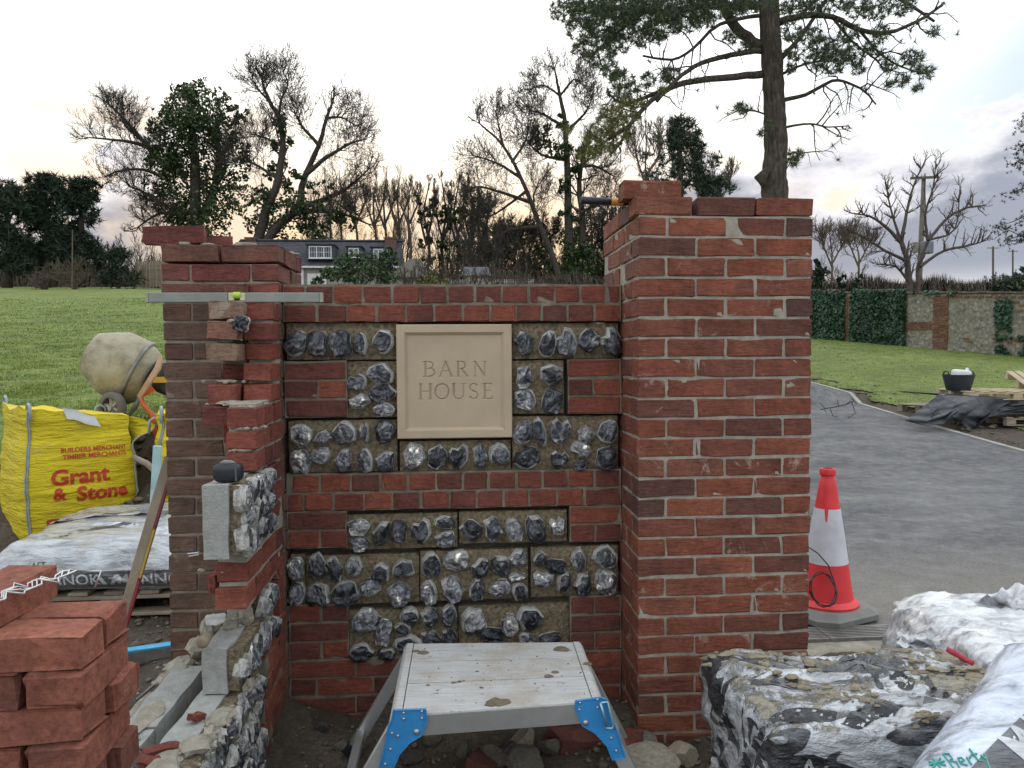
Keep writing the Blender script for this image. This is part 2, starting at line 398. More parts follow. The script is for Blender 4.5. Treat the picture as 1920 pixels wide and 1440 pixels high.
def asphalt_mat():
    m, t, b = new_mat('asphalt'); co = t.node('ShaderNodeNewGeometry').outputs['Position']
    mp = t.node('ShaderNodeMapping'); t.put(mp.inputs[0], co); mp.inputs['Scale'].default_value = (.9, 2.0, 1); mp.inputs['Rotation'].default_value = (0, 0, .25)
    n = t.noise(mp.outputs[0], 1.1, 6, .65); ns = t.noise(mp.outputs[0], 9, 5, .7); n3 = t.noise(co, 190, 3, .7); nl = t.noise(co, .5, 3, .5)
    c = t.ramp(n, [(.3, (.080, .078, .082)), (.5, (.122, .119, .121)), (.7, (.175, .170, .163))])
    c = t.mix(1.0, c, t.ramp(n3, [(.3, .45), (.7, 1.6)]), 'MULTIPLY')
    c = t.mix(t.math('MULTIPLY', t.sstep(ns, .58, .76), .30), c, (.29, .275, .25)); n4 = t.noise(co, 55, 4, .7); c = t.mix(t.math('MULTIPLY', t.sstep(n4, .60, .70), .55), c, (.31, .295, .27)); c = t.mix(t.math('MULTIPLY', t.sstep(n4, .42, .32), .5), c, (.045, .045, .048))
    n6 = t.noise(co, 7, 6, .75); c = t.mix(1.0, c, t.ramp(n6, [(.32, .62), (.5, 1.0), (.68, 1.4)]), 'MULTIPLY'); n7 = t.noise(co, 1.6, 5, .7, None, .8); c = t.mix(t.math('MULTIPLY', t.sstep(n7, .56, .68), .35), c, (.20, .18, .15))
    # dried mud trodden in close to the works
    sy = t.node('ShaderNodeSeparateXYZ'); t.put(sy.inputs[0], co)
    dn = t.math('ADD', t.sstep(sy.outputs[1], 7.0, 3.6), t.math('MULTIPLY_ADD', n4, 1.6, -.95))
    c = t.mix(t.math('MULTIPLY', t.sstep(dn, .25, .9), .6), c, (.24, .22, .18))
    t.put(b.inputs['Base Color'], c); t.put(b.inputs['Roughness'], t.ramp(nl, [(.35, .66), (.65, .9)])); b.inputs['Specular IOR Level'].default_value = .35
    bump(t, b, t.math('ADD', n3, t.math('MULTIPLY', ns, .4)), .6, .006); return m
M_ASPH = asphalt_mat()
M_KERB = simple('kerb_concrete', (.33, .32, .28), .9, .2, 6, .5, worldco=True)

def capped(lo, a, b, hi, fine, g, cmax, flo, fhi, fcap):
    xs = [a]
    while xs[-1] < b: xs.append(xs[-1]+fine)
    s = fine
    while xs[-1] < hi: s = min(fcap if xs[-1] < fhi else cmax, s*g); xs.append(xs[-1]+s)
    s = fine; L = [a]
    while L[-1] > lo: s = min(fcap if L[-1] > flo else cmax, s*g); L.append(L[-1]-s)
    return np.array(list(reversed(L[1:]))+xs)
gx = capped(-160, -1.9, 1.9, 180, .035, 1.13, 9, -8, 12, .30); gy = capped(-4, 1.6, 4.4, 420, .035, 1.11, 12, -4, 24, .28)
sheet('ground', gx, gy, ground_z, M_MUD)

def drive_strip():
    mb = MB(); ys = list(np.arange(3.62, 16, .4))+list(np.arange(16, 60, 1.5))
    n = 16
    def fn(i, j):
        y = ys[int(j)]; a, b = drive_edges(y); x = a+(b-a)*i; return (x, y, ground_base(x, y)+.004)
    mb.grid(lambda u, v: fn(u, round(v)), n, len(ys)-1, 0, 1, 0, len(ys)-1)
    tag(mb.build('driveway', M_ASPH, fixn=False, smooth=True, center=False), kind='structure')
    # concrete edging along the right of the drive
    mb = MB()
    for j in range(len(ys)-1):
        y0, y1 = ys[j], ys[j+1]; p = []
        for y in (y0, y1-.012):
            x = drive_edges(y)[1]; z = ground_base(x, y)
            p += [(x-.002, y, z-.05), (x-.002, y, z+.022), (x+.075, y, z+.022), (x+.075, y, z-.05)]
        mb.add(p, [(0, 1, 2, 3), (7, 6, 5, 4), (0, 4, 5, 1), (1, 5, 6, 2), (2, 6, 7, 3), (3, 7, 4, 0)])
    tag(mb.build('kerb_edging', M_KERB, center=False), kind='structure')
    # apron of lean concrete where the drive stops at the works
    mb = MB()
    mb.grid(lambda u, v: (1.36+u*5.6, 3.30+v*.32+.03*math.sin(u*9), ground_base(1.6+u*5, 3.7)+.002-.05*(1-smooth(0, .3, v))+.008*fb(u*6, v*2, 3, 2, 3)), 60, 8)
    tag(mb.build('concrete_apron', simple('apron_concrete', (.30, .275, .22), .95, .35, 9, .9, bdist=.008, worldco=True, bscale=90), smooth=True, center=False), kind='structure')
drive_strip()

def lawn_left(x, y):
    e = fb(x, y, 9, .8, 3)*.5
    return y > 6.35+e and x < min(drive_edges(y)[0]-.35+e*.4, 2.0-.03*y) and not (y < 7 and x > -1.0)
def lawn_right(x, y):
    xr = drive_edges(y)[1]; e = fb(x, y, 5, .7, 4)
    if x < xr+.12: return False
    if y < 30 and x-xr < 1.3+1.2*fb(y, 3, 8, .35, 3) and e > -.28: return False
    return y > 9.0+1.5*e+.25*(x-9) if x > 8.4 else y > 12.5+2*e
for nm, kf, a, b in (('lawn', lawn_left, -160, 6), ('lawn', lawn_right, 6, 60)):
    if a < 0: xs = graded(-150, -5.5, .5, 4, .12, 1.08, 5); ys = graded(5.6, 6, 11, 130, .12, 1.06, 4)
    else: xs = graded(6, 7, 14, 60, .12, 1.08, 4); ys = graded(8, 8.5, 22, 60, .14, 1.06, 3)
    sheet(nm, xs, ys, lambda x, y: ground_z(x, y)+.022+.02*fb(x, y, 0, 1.5, 3), M_GRASS, kf)
def blades():
    V = []; T = []
    def put(x, y, h, w):
        z = ground_z(x, y)+.015; an = random.random()*6.28; le = random.gauss(0, .45)
        dx, dy = math.cos(an)*w, math.sin(an)*w; b = len(V)
        V.extend([(x-dx, y-dy, z), (x+dx, y+dy, z), (x-dy/w*h*le, y+dx/w*h*le, z+h)]); T.append((b, b+1, b+2))
    n = 0
    while n < 42000:
        px = random.uniform(-20, 330); py = random.uniform(545, 800)
        s = (656-py)/F_PX; d = (.33-1.534)/(s-.1) if s < .0985 else 99
        y = random.uniform(6.2, 7.5) if py > 765 else d
        if not 6 < y < 40: continue
        p = at(px, py, y=y); x = p.x
        n += 1
        if lawn_left(x, y): put(x, y, .008+.0012*y*random.random()+.014*random.random(), .003+.0006*y)
    n = 0
    while n < 26000:
        y = 8.5+26*random.random()**1.7; x = drive_edges(y)[1]+random.random()*(2+y*.42)
        n += 1
        if lawn_right(x, y) or random.random() < .06: put(x, y, .008+.0012*y*random.random()+.012*random.random(), .003+.0005*y)
    tag(place('grass', np_mesh('grass', V, T, M_BLADE), (0, 0, 0)), kind='stuff')
blades()
def gravel():
    """small stones, clods and chips strewn on the bare soil"""
    bm = bmesh.new(); bmesh.ops.create_icosphere(bm, subdivisions=1, radius=1)
    base = np.array([v.co[:] for v in bm.verts]); tr = np.array([[v.index for v in f.verts] for f in bm.faces]); bm.free()
    V = []; T = []; off = 0
    def one(x, y, s, sink=.4):
        nonlocal off
        k = base*(1+rng.uniform(-.35, .35, (len(base), 1)))*np.array([rng.uniform(.7, 1.3), rng.uniform(.7, 1.3), rng.uniform(.4, .8)])*s
        a = rng.uniform(0, 6.28); R = np.array([[math.cos(a), -math.sin(a), 0], [math.sin(a), math.cos(a), 0], [0, 0, 1]])
        k = k@R.T+np.array([x, y, ground_z(x, y)+s*sink]); V.append(k); T.append(tr+off); off += len(k)
    for _ in range(1100): one(rng.uniform(-.62, .75), rng.uniform(1.8, 3.06), abs(rng.normal(0, .0055))+.002)
    for _ in range(800): one(rng.uniform(.45, 1.5), rng.uniform(1.9, 2.8), abs(rng.normal(0, .008))+.003)
    for _ in range(1500): one(rng.uniform(-2.6, -1.0), rng.uniform(2.2, 5.2), abs(rng.normal(0, .008))+.003)
    for _ in range(700):
        y = rng.uniform(8.6, 26); one(drive_edges(y)[1]+.1+abs(rng.normal(0, 1.0)), y, abs(rng.normal(0, .018))+.006)
    for _ in range(90): one(rng.uniform(1.8, 6.8), 4.0+9*rng.random()**1.6, abs(rng.normal(0, .010))+.004, .3)
    for _ in range(260): 
        y = rng.uniform(5.2, 6.4); one(rng.uniform(-2.6, -1.3), y, abs(rng.normal(0, .02))+.008)
    tag(place('gravel', np_mesh('gravel', np.concatenate(V), np.concatenate(T), simple('gravel', (.135, .108, .076), .9, .55, 4, .4, worldco=True)), (0, 0, 0)), kind='stuff')
gravel()

# ------------------------------------------------------------------ bricks
_bc = {}
def brick_mesh(L, Wd, H, mat, rag=1.0):
    key = (round(L, 3), round(Wd, 3), round(H, 3), mat.name, rag)
    if key not in _bc:
        lst = []
        for k in range(5):
            mb = MB(); b = .0032; st = [-L/2, -L/2+b, random.uniform(-.22, .22)*L, L/2-b, L/2]; vs = []
            for i, x in enumerate(st):
                ins = b if i in (0, 4) else 0
                hy, hz = Wd/2-ins, H/2-ins
                for (a, c) in ((-hy, -hz+b), (-hy+b, -hz), (hy-b, -hz), (hy, -hz+b), (hy, hz-b), (hy-b, hz), (-hy+b, hz), (-hy, hz-b)):
                    j = .0022*rag
                    ch = 1-random.uniform(.03, .13)*(random.random() < .13*rag); cx_ = 1-(1-ch)*.35
                    vs.append((x*cx_+random.uniform(-j, j)*(.5 if i in (0, 4) else 3), a*(ch if abs(a) > hy*.9 else 1)+random.uniform(-j, j)*.6, c*(ch if abs(c) > hz*.9 else 1)+random.uniform(-j, j)))
            fs = [(i*8+k2, i*8+(k2+1) % 8, (i+1)*8+(k2+1) % 8, (i+1)*8+k2) for i in range(4) for k2 in range(8)]
            fs += [tuple(reversed(range(8))), tuple(range(32, 40))]
            mb.add(vs, fs); lst.append(mb.mesh('brick', mat))
        _bc[key] = lst
    return random.choice(_bc[key])
BL, BW, BH, CO = .215, .1025, .065, .075
def brick(parent, cx, cy, cz, L=BL, W=BW, H=BH, alongy=False, mat=M_PILLAR, rot=0., j=.0012, tilt=0., name='brick', roll=0., rag=1.0):
    me = brick_mesh(L, W, H, mat, rag)
    return place(name, me, (cx+random.gauss(0, j), cy+random.gauss(0, j), cz+random.gauss(0, j*.5)), parent,
                 (tilt+random.gauss(0, .004), roll+random.gauss(0, .004), rot+random.gauss(0, .004)+(math.pi/2 if alongy else 0)+(math.pi if random.random() < .5 else 0)))
def mortar_box(parent, lo, hi, mat=M_MORTAR, name='mortar', amp=.0025, cell=.06):
    """core of mortar, faces a little uneven"""
    mb = MB(); lo = Vector(lo); hi = Vector(hi); d = hi-lo
    bm = bmesh.new(); bmesh.ops.create_cube(bm, size=1)
    for a in range(3):
        n = max(1, min(60, int(d[a]/cell)))
        if n > 1:
            for k in range(1, n):
                co = Vector((0, 0, 0)); co[a] = -.5+k/n; no = Vector((0, 0, 0)); no[a] = 1
                bmesh.ops.bisect_plane(bm, geom=bm.verts[:]+bm.edges[:]+bm.faces[:], plane_co=co, plane_no=no)
    c = (lo+hi)/2; bm.verts.index_update()
    vs = []
    for v in bm.verts:
        p = Vector((v.co.x*d.x, v.co.y*d.y, v.co.z*d.z))+c
        p += Vector((nz(p.x*9, p.y*9, p.z*9+5), nz(p.x*9+3, p.y*9, p.z*9), nz(p.x*9, p.y*9+8, p.z*9)))*amp*2
        vs.append(p)
    mb.add(vs, [[v.index for v in f.verts] for f in bm.faces]); bm.free()
    return mb.build(name, mat, parent)

def square_pier(root, x0, y0, n, ztop, courses, matf, backrows=2):
    S = n*(BL+.01)-.01; inner = n-1
    for c in range(courses):
        zc = ztop-CO*c-BH/2; m = matf(c)
        A = c % 2 == 0
        if A:                                  # stretchers on the front
            for k in range(n):
                cx = x0+BL/2+k*(BL+.01)
                sh = -.012 if (c == 0 and k == 0 and n == 3) else 0
                brick(root, cx+sh, y0+BW/2, zc, mat=m)
                if c < backrows: brick(root, cx, y0+S-BW/2, zc, mat=m)
            for k in range(inner):
                cy = y0+BW+.01+BL/2+k*(BL+.01)
                brick(root, x0+BW/2, cy, zc, alongy=True, mat=m); brick(root, x0+S-BW/2, cy, zc, alongy=True, mat=m)
        else:
            for k in range(n):
                cy = y0+BL/2+k*(BL+.01)
                if n == 3 and c == 3 and k == 1:      # putlog gap left in the side
                    brick(root, x0+BW/2, cy+.05, zc, L=.10, alongy=True, mat=m)
                else: brick(root, x0+BW/2, cy, zc, alongy=True, mat=m)
                brick(root, x0+S-BW/2, cy, zc, alongy=True, mat=m)
            for k in range(inner):
                cx = x0+BW+.01+BL/2+k*(BL+.01)
                brick(root, cx, y0+BW/2, zc, mat=m)
                if c < backrows: brick(root, cx, y0+S-BW/2, zc, mat=m)
    return S

XL, XR, YW, YP = -.671, .681, 3.0906, 2.8155
rp = thing('brick_pillar', (XR+.3325, YP+.3325, 0), 'tall square red brick pillar with pale pointing, right of the name stone', 'brick pillar', 'brick pillars of the gateway')
S3 = square_pier(rp, XR, YP, 3, 2.1, 29, lambda c: M_PILLAR)
mortar_box(rp, (XR+.005, YP+.005, -.08), (XR+S3-.005, YP+S3-.005, 2.032), M_MORTAR, amp=.0014, cell=.035)
mortar_box(rp, (XR+.09, YP+.09, 2.03), (XR+S3-.09, YP+S3-.09, 2.092), M_MORTAR, amp=.005)

lp = thing('brick_pillar', (XL-.22, 3.27, 0), 'unfinished brown-red brick pillar with a ragged top, left of the name stone', 'brick pillar', 'brick pillars of the gateway')
S2 = square_pier(lp, XL-.44, 3.05, 2, 1.95, 26, lambda c: M_PIERT if c < 3 else M_PIER, 3)
mortar_box(lp, (XL-.433, 3.056, .01), (XL-.007, 3.05+S2-.007, 1.875), simple('pier_mortar', (.25, .21, .16), .95, .3, 20, .5))
mb = MB()
for k in range(26):                            # scraps of mortar on the open top
    a = XL-.36+random.random()*.34; b = 3.08+random.random()*.35
    mb.box((a, b, 1.955), (random.uniform(.02, .07), random.uniform(.02, .06), random.uniform(.008, .022)), random.random()*3, .003)
tag(mb.build('mortar_scraps', M_PALE, lp), kind='stuff')

# ------------------------------------------------------------------ sign wall
sw = thing('sign_wall', (0, YW+.11, 0), 'low red brick wall with knapped flint panels around the name stone', 'wall')
def rowx(joints, ztop, x0=XL+.004, x1=XR-.004, mat=M_WALL, dy=0):
    xs = [x0]+list(joints)+[x1]
    for a, b in zip(xs[:-1], xs[1:]):
        L = b-a-.011
        if L > .02: brick(sw, (a+b)/2, YW+BW/2+dy, ztop-.005-BH/2, L=L, mat=mat)
z6x = lambda v: XL+(v-72)/1763*1.352
z7x = lambda v: XL+(v-95)/1740*1.352
rowx([z6x(v) for v in (188, 330, 478, 628, 772, 915, 1058, 1200, 1340, 1477, 1613, 1755)], 1.80)
rowx([z6x(v) for v in (247, 397, 548, 700, 848, 992, 1135, 1275, 1410, 1548, 1690)], 1.725)
rowx([z7x(v) for v in (268, 425, 572, 715, 860, 1000, 1135, 1278, 1415, 1550, 1690)], 1.05, XL+.024)
rowx([z7x(v) for v in (184, 337, 490, 637, 780, 927, 1070, 1212, 1345, 1490, 1635)], .975)
def quoin(ztop, left, n, xin):
    xs = [XL+.004, xin] if left else [xin, XR-.004]
    if n == 2: xs.insert(1, xs[0]+(xs[1]-xs[0])*(.54 if left else .48))
    for a, b in zip(xs[:-1], xs[1:]): brick(sw, (a+b)/2, YW+BW/2, ztop-.005-BH/2, L=b-a-.01, mat=M_WALL)
for zt, n in ((1.5, 1), (1.425, 2), (1.35, 1)):
    quoin(zt, True, n, z6x(395)); quoin(zt, False, n, z6x(1545))
for zt, n in ((.9, 1), (.825, 2), (.525, 2), (.45, 1), (.375, 2)):
    quoin(zt, True, n, z7x(402)); quoin(zt, False, n, z7x(1557))
for i, zt in enumerate((.3, .225, .15, .075)):
    off = .06 if i % 2 else .215
    rowx(list(np.arange(XL+off+.05, XR-.05, .225)), zt)
mortar_box(sw, (XL+.002, YW+.006, 1.655), (XR-.002, YW+.215, 1.803), M_MORTARD)
mortar_box(sw, (XL+.002, YW+.006, .902), (XR-.002, YW+.215, 1.052), M_MORTARD)
mortar_box(sw, (XL+.002, YW+.006, -.1), (XR-.002, YW+.215, .302), M_MORTARD)
for (a, b, z0, z1) in ((XL+.002, z6x(393), 1.277, 1.5), (z6x(1547), XR-.002, 1.277, 1.5), (XL+.002, z7x(400), .752, .9), (z7x(1559), XR-.002, .752, .9),
                       (XL+.002, z7x(400), .304, .525), (z7x(1559), XR-.002, .304, .525)):
    mortar_box(sw, (a, YW+.006, z0), (b, YW+.085, z1), M_MORTARD)
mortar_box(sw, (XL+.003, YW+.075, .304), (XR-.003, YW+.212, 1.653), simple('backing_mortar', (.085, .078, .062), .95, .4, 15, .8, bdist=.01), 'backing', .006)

def flint_mesh(seed):
    r = random.Random(seed); n = 12; vs = []; fs = []; mi = []
    ang = [2*math.pi*(k+r.uniform(-.3, .3))/n for k in range(n)]
    rad = [.5*r.uniform(.80, 1.04) for _ in range(n)]
    if r.random() < .4: rad[r.randrange(n)] *= .68
    rings = ((1.0, .45, 0), (1.03, -.15, .08), (r.uniform(.80, .93), -.66, .10), (.45, -.80, .09))
    ox, oz = r.uniform(-.1, .1), r.uniform(-.1, .1)
    for s, y, jj in rings:  # foot, shoulder, lip of the rind, broken face
        for k in range(n):
            q = rad[k]*s*(1+r.uniform(-jj, jj)*.6); off = (1-s)
            vs.append((math.cos(ang[k])*q+ox*off, y+r.uniform(-jj, jj), math.sin(ang[k])*q+oz*off))
    vs.append((ox, -.9+r.uniform(-.15, .15), oz))
    st = r.randrange(n); ln = r.choice((0, 4, 6, 8, 9, 12, 12))
    for i in range(3):
        for k in range(n):
            fs.append((i*n+k, i*n+(k+1) % n, (i+1)*n+(k+1) % n, (i+1)*n+k))
            rim = ((k-st) % n) < ln
            mi.append(1 if i == 0 else (1 if (i == 1 and rim) else 0))
    for k in range(n): fs.append((3*n+k, 3*n+(k+1) % n, 4*n)); mi.append(0)
    mb = MB(); mb.add(vs, fs); mb.m = mi
    me = mb.mesh('flint', M_FLINT, smooth=True); me.set_sharp_from_angle(angle=math.radians(48)); return me
FLINTS = [flint_mesh(s) for s in range(18)]
def flint(parent, x, y, z, w, h, depth=.042, rotz=0., spin=None):
    sp = random.uniform(-.35, .35) if spin is None else spin
    me = random.choice(FLINTS)
    return place('flint', me, (x, y, z), parent, Matrix.Rotation(rotz, 3, 'Z').to_4x4().to_quaternion().to_euler() if rotz else (random.uniform(-.12, .12), sp, random.uniform(-.18, .18)), (w*1.13, depth*random.uniform(.85, 1.3), h*1.09))
def flint_slab(parent, x0, x1, z0, z1, yf, th=.05, face='-y', mat=M_BED):
    """cast block of flints: its bed of gritty mortar"""
    mb = MB(); nx = max(4, int((x1-x0)/.03)); nz_ = max(4, int((z1-z0)/.03))
    def fn(u, v):
        x = x0+(x1-x0)*u; z = z0+(z1-z0)*v; e = min(u, 1-u, v, 1-v)
        y = yf+.004*fb(x*30, z*30, 2, 1, 3)+(.012 if e < .001 else 0)
        j = .004 if 0 < e else .003
        x += j*nz(x*40, z*40); z += j*nz(x*40+9, z*40)
        return (x, y, z) if face == '-y' else (-y, x, z)
    mb.grid(fn, nx, nz_)
    fr = lambda u, v: fn(u, v)
    # sides back to the wall
    per = [(i/nx, 0) for i in range(nx)]+[(1, j/nz_) for j in range(nz_)]+[(1-i/nx, 1) for i in range(nx)]+[(0, 1-j/nz_) for j in range(nz_)]
    a = [Vector(fn(*p)) for p in per]; dv = Vector((0, th, 0)) if face == '-y' else Vector((-th, 0, 0))
    n = len(a); mb.add(a+[p+dv for p in a], [(i, (i+1) % n, (i+1) % n+n, i+n) for i in range(n)])
    return mb.build('flint_block', mat, parent, smooth=False)
def Z6(x, y): return at(500+x/2.743, 500+y/2.743, y=YW+.012)
def Z7(x, y): return at(500+x/2.743, 850+y/2.743, y=YW+.012)
def block(zf, rect, stones):
    a = zf(rect[0], rect[3]); b = zf(rect[2], rect[1])
    x0, x1 = max(a.x, XL+.01), min(b.x, XR-.01)
    bl = flint_slab(sw, x0, x1, a.z, b.z, YW+.016)
    for (cx, cy, w, h) in stones:
        p = zf(cx, cy); k = 3.1/F_PX/2.743
        flint(bl, p.x, YW+.014, p.z, w*k, h*k, .038+.012*random.random())
block(Z6, (85, 288, 668, 480), [(152, 392, 105, 145), (268, 395, 105, 140), (387, 397, 110, 145), (485, 400, 70, 110), (600, 392, 105, 125)])
block(Z6, (408, 487, 668, 778), [(590, 555, 135, 110), (470, 597, 105, 85), (595, 650, 130, 100), (485, 692, 120, 75), (605, 738, 110, 75)])
block(Z6, (112, 787, 668, 1062), [(180, 865, 110, 120), (292, 878, 110, 70), (405, 855, 115, 115), (507, 853, 45, 100), (605, 845, 110, 115), (180, 1000, 110, 130), (277, 970, 95, 100), (397, 995, 90, 120), (510, 995, 75, 120), (610, 1000, 100, 110)])
block(Z6, (685, 893, 1256, 1060), [(762, 973, 110, 135), (880, 982, 105, 130), (988, 975, 95, 130), (1095, 972, 75, 120), (1197, 970, 110, 120)])
block(Z6, (1266, 290, 1832, 475), [(1322, 392, 100, 125), (1447, 395, 90, 135), (1543, 395, 110, 155), (1655, 380, 105, 120), (1772, 390, 105, 150)])
block(Z6, (1266, 482, 1530, 758), [(1325, 570, 95, 125), (1467, 555, 115, 115), (1330, 685, 115, 115), (1468, 692, 105, 135)])
block(Z6, (1266, 766, 1832, 1058), [(1320, 850, 95, 140), (1408, 860, 65, 160), (1508, 850, 105, 145), (1640, 862, 95, 90), (1755, 845, 110, 120), (1338, 980, 130, 125), (1505, 995, 95, 95), (1615, 942, 110, 85), (1742, 980, 115, 120), (1612, 1020, 85, 55)])
block(Z7, (408, 308, 980, 500), [(470, 378, 120, 85), (478, 460, 95, 80), (588, 410, 85, 130), (685, 400, 85, 125), (797, 400, 95, 130), (915, 355, 110, 70), (918, 440, 110, 95)])
block(Z7, (992, 293, 1546, 470), [(1052, 395, 110, 110), (1160, 388, 100, 125), (1275, 392, 90, 130), (1385, 390, 95, 155), (1497, 375, 80, 100)])
block(Z7, (112, 522, 192, 788), [(152, 590, 80, 120), (155, 720, 80, 130)])
block(Z7, (202, 518, 782, 788), [(258, 580, 100, 130), (348, 592, 85, 130), (450, 582, 80, 115), (587, 610, 90, 105), (700, 590, 110, 100), (265, 725, 120, 140), (405, 720, 140, 140), (530, 685, 115, 100), (680, 722, 125, 125)])
block(Z7, (790, 494, 1345, 766), [(845, 572, 105, 125), (980, 550, 130, 110), (1097, 590, 90, 110), (1205, 578, 95, 105), (1290, 537, 95, 90), (1287, 628, 90, 40), (835, 712, 85, 130), (955, 695, 110, 150), (1080, 700, 80, 120), (1200, 688, 115, 100), (1300, 705, 75, 100)])
block(Z7, (1362, 476, 1834, 745), [(1405, 540, 60, 90), (1490, 580, 115, 80), (1605, 545, 80, 115), (1745, 535, 130, 120), (1425, 645, 110, 90), (1530, 658, 75, 115), (1625, 672, 95, 125), (1745, 660, 110, 135)])
block(Z7, (412, 796, 980, 1075), [(510, 858, 145, 125), (605, 920, 85, 150), (735, 840, 100, 90), (840, 840, 90, 105), (940, 835, 75, 120), (700, 900, 80, 70), (485, 1020, 115, 90), (735, 980, 150, 90), (845, 945, 100, 70), (940, 940, 75, 80), (620, 1030, 90, 60), (800, 1040, 100, 60)])
block(Z7, (988, 774, 1556, 1060), [(1060, 860, 125, 145), (1160, 930, 130, 80), (1250, 880, 90, 130), (1355, 845, 130, 130), (1340, 950, 90, 60), (1455, 945, 120, 55), (1080, 1010, 110, 70), (1400, 1020, 110, 60)])

# ---- name stone with cut lettering
def plaque():
    a = at(745.5, 822.5, y=YW); b = at(959, 608, y=YW); x0, x1, z0, z1 = a.x, b.x, a.z, b.z
    w, h = x1-x0, z1-z0; yf = YW-.012; m_ = .031
    pl = thing('name_plaque', ((x0+x1)/2, yf, z0), None, None); pl.parent = sw; pl.location = Vector(pl.location)-ORG[sw.name]
    pl['label'] = 'square buff stone plaque cut with the words BARN HOUSE'
    mb = MB(); fl = .014; sp = .012
    loops = []
    for (ins, y) in ((0, yf+.09), (0, yf+.003), (.003, yf), (m_, yf), (m_+sp, yf+fl), (m_+sp+.0004, yf+fl)):
        loops.append([(x0+ins, y, z0+ins), (x1-ins, y, z0+ins), (x1-ins, y, z1-ins), (x0+ins, y, z1-ins)])
    vs = sum(loops, []); fs = []
    for i in range(len(loops)-1):
        for k in range(4): fs.append((i*4+k, i*4+(k+1) % 4, (i+1)*4+(k+1) % 4, (i+1)*4+k))
    mb.add(vs, fs); mb.build('stone_frame', M_STONE, pl)
    # letters: strokes in cap-height units, (points, half width)
    TK, TN, SF = .072, .044, .034
    def arc(cx, cy, rx, ry, a0, a1, n=14): return [(cx+rx*math.cos(math.radians(a0+(a1-a0)*i/n)), cy+ry*math.sin(math.radians(a0+(a1-a0)*i/n))) for i in range(n+1)]
    def ser(x, y, k=.13): return ([(x-k, y), (x+k, y)], SF)
    Lt = {
     'B': ([([(.12, 0), (.12, 1)], TK), (arc(.30, .77, .24, .23, 90, -90), TK*.8), ([(.0, 1), (.30, 1)], TN), ([(.12, .54), (.32, .54)], TN), (arc(.33, .27, .30, .27, 90, -90), TK*.9), ([(.0, 0), (.33, 0)], TN)], .66),
     'A': ([([(.08, 0), (.42, 1)], TN), ([(.42, 1), (.80, 0)], TK), ([(.20, .36), (.64, .36)], TN), ser(.08, 0, .10), ser(.80, 0, .12)], .90),
     'R': ([([(.12, 0), (.12, 1)], TK), (arc(.32, .755, .25, .245, 90, -90), TK*.8), ([(.0, 1), (.32, 1)], TN), ([(.12, .51), (.32, .51)], TN), ([(.34, .51), (.68, 0)], TK), ser(.12, 0), ser(.72, 0, .09)], .82),
     'N': ([([(.12, 0), (.12, 1)], TN), ([(.12, 1), (.80, 0)], TK), ([(.80, 0), (.80, 1)], TN), ser(.12, 0), ser(.06, 1, .10), ser(.80, 1)], .94),
     'H': ([([(.12, 0), (.12, 1)], TK), ([(.78, 0), (.78, 1)], TK), ([(.12, .52), (.78, .52)], TN), ser(.12, 0), ser(.12, 1), ser(.78, 0), ser(.78, 1)], .92),
     'O': ([(arc(.5, .5, .46, .5, 90, 270, 20), TK*.8), (arc(.5, .5, .46, .5, -90, 90, 20), TK*.8)], 1.0),
     'U': ([([(.12, 1), (.12, .34)], TK), (arc(.42, .33, .30, .33, 180, 360), TK*.7), ([(.72, .33), (.72, 1)], TN), ser(.12, 1), ser(.72, 1)], .86),
     'S': ([(arc(.29, .76, .24, .24, 25, 250, 12)[0:], TK*.7), ([(.21, .535), (.38, .46)], TK), (arc(.29, .25, .26, .25, 70, -155, 12), TK*.7), ([(.51, .86), (.52, .99)], SF), ([(.05, .14), (.03, .0)], SF)], .58),
     'E': ([([(.12, 0), (.12, 1)], TK), ([(.0, 1), (.56, 1)], TN), ([(.0, 0), (.60, 0)], TN), ([(.12, .53), (.46, .53)], TN), ([(.56, 1), (.57, .84)], SF), ([(.60, 0), (.62, .18)], SF), ([(.46, .45), (.46, .61)], SF)], .64)}
    segs = []
    k6 = w/582.
    def put(ch, xa, xb, yb, hh):
        st, adv = Lt[ch]
        for pts, hw in st:
            P_ = [(x0+(xa-675+p[0]/adv*(xb-xa))*k6, z0+(882-yb+p[1]*hh)*k6) for p in pts]
            for p, q in zip(P_[:-1], P_[1:]): segs.append((*p, *q, hw*hh*k6))
    for ch, xa, xb in (('B', 808, 868), ('A', 886, 960), ('R', 975, 1040), ('N', 1062, 1130)): put(ch, xa, xb, 569, 74)
    for ch, xa, xb in (('H', 785, 853), ('O', 864, 938), ('U', 952, 1022), ('S', 1040, 1084), ('E', 1110, 1160)): put(ch, xa, xb, 684, 76)
    gx0, gx1, gz0, gz1 = x0+m_+sp, x1-m_-sp, z0+m_+sp, z1-m_-sp
    xs = np.concatenate([[gx0], np.linspace(x0+100*k6, x0+495*k6, 240), [gx1]])
    zs = np.concatenate([[gz0], np.linspace(z0+185*k6, z0+402*k6, 130), [gz1]])
    X, Z = np.meshgrid(xs, zs); dep = np.zeros_like(X)
    for (ax, az, bx, bz, hw) in segs:
        dx, dz = bx-ax, bz-az; L2 = dx*dx+dz*dz+1e-12
        t = np.clip(((X-ax)*dx+(Z-az)*dz)/L2, 0, 1)
        dist = np.hypot(X-ax-t*dx, Z-az-t*dz)
        dep = np.maximum(dep, np.clip(hw*1.12-dist, 0, .006)*1.9)
    V = np.stack([X.ravel(), (yf+fl+dep).ravel(), Z.ravel()], 1); idx = np.arange(X.size).reshape(X.shape)
    q = np.stack([idx[:-1, :-1], idx[:-1, 1:], idx[1:, 1:], idx[1:, :-1]], -1).reshape(-1, 4)
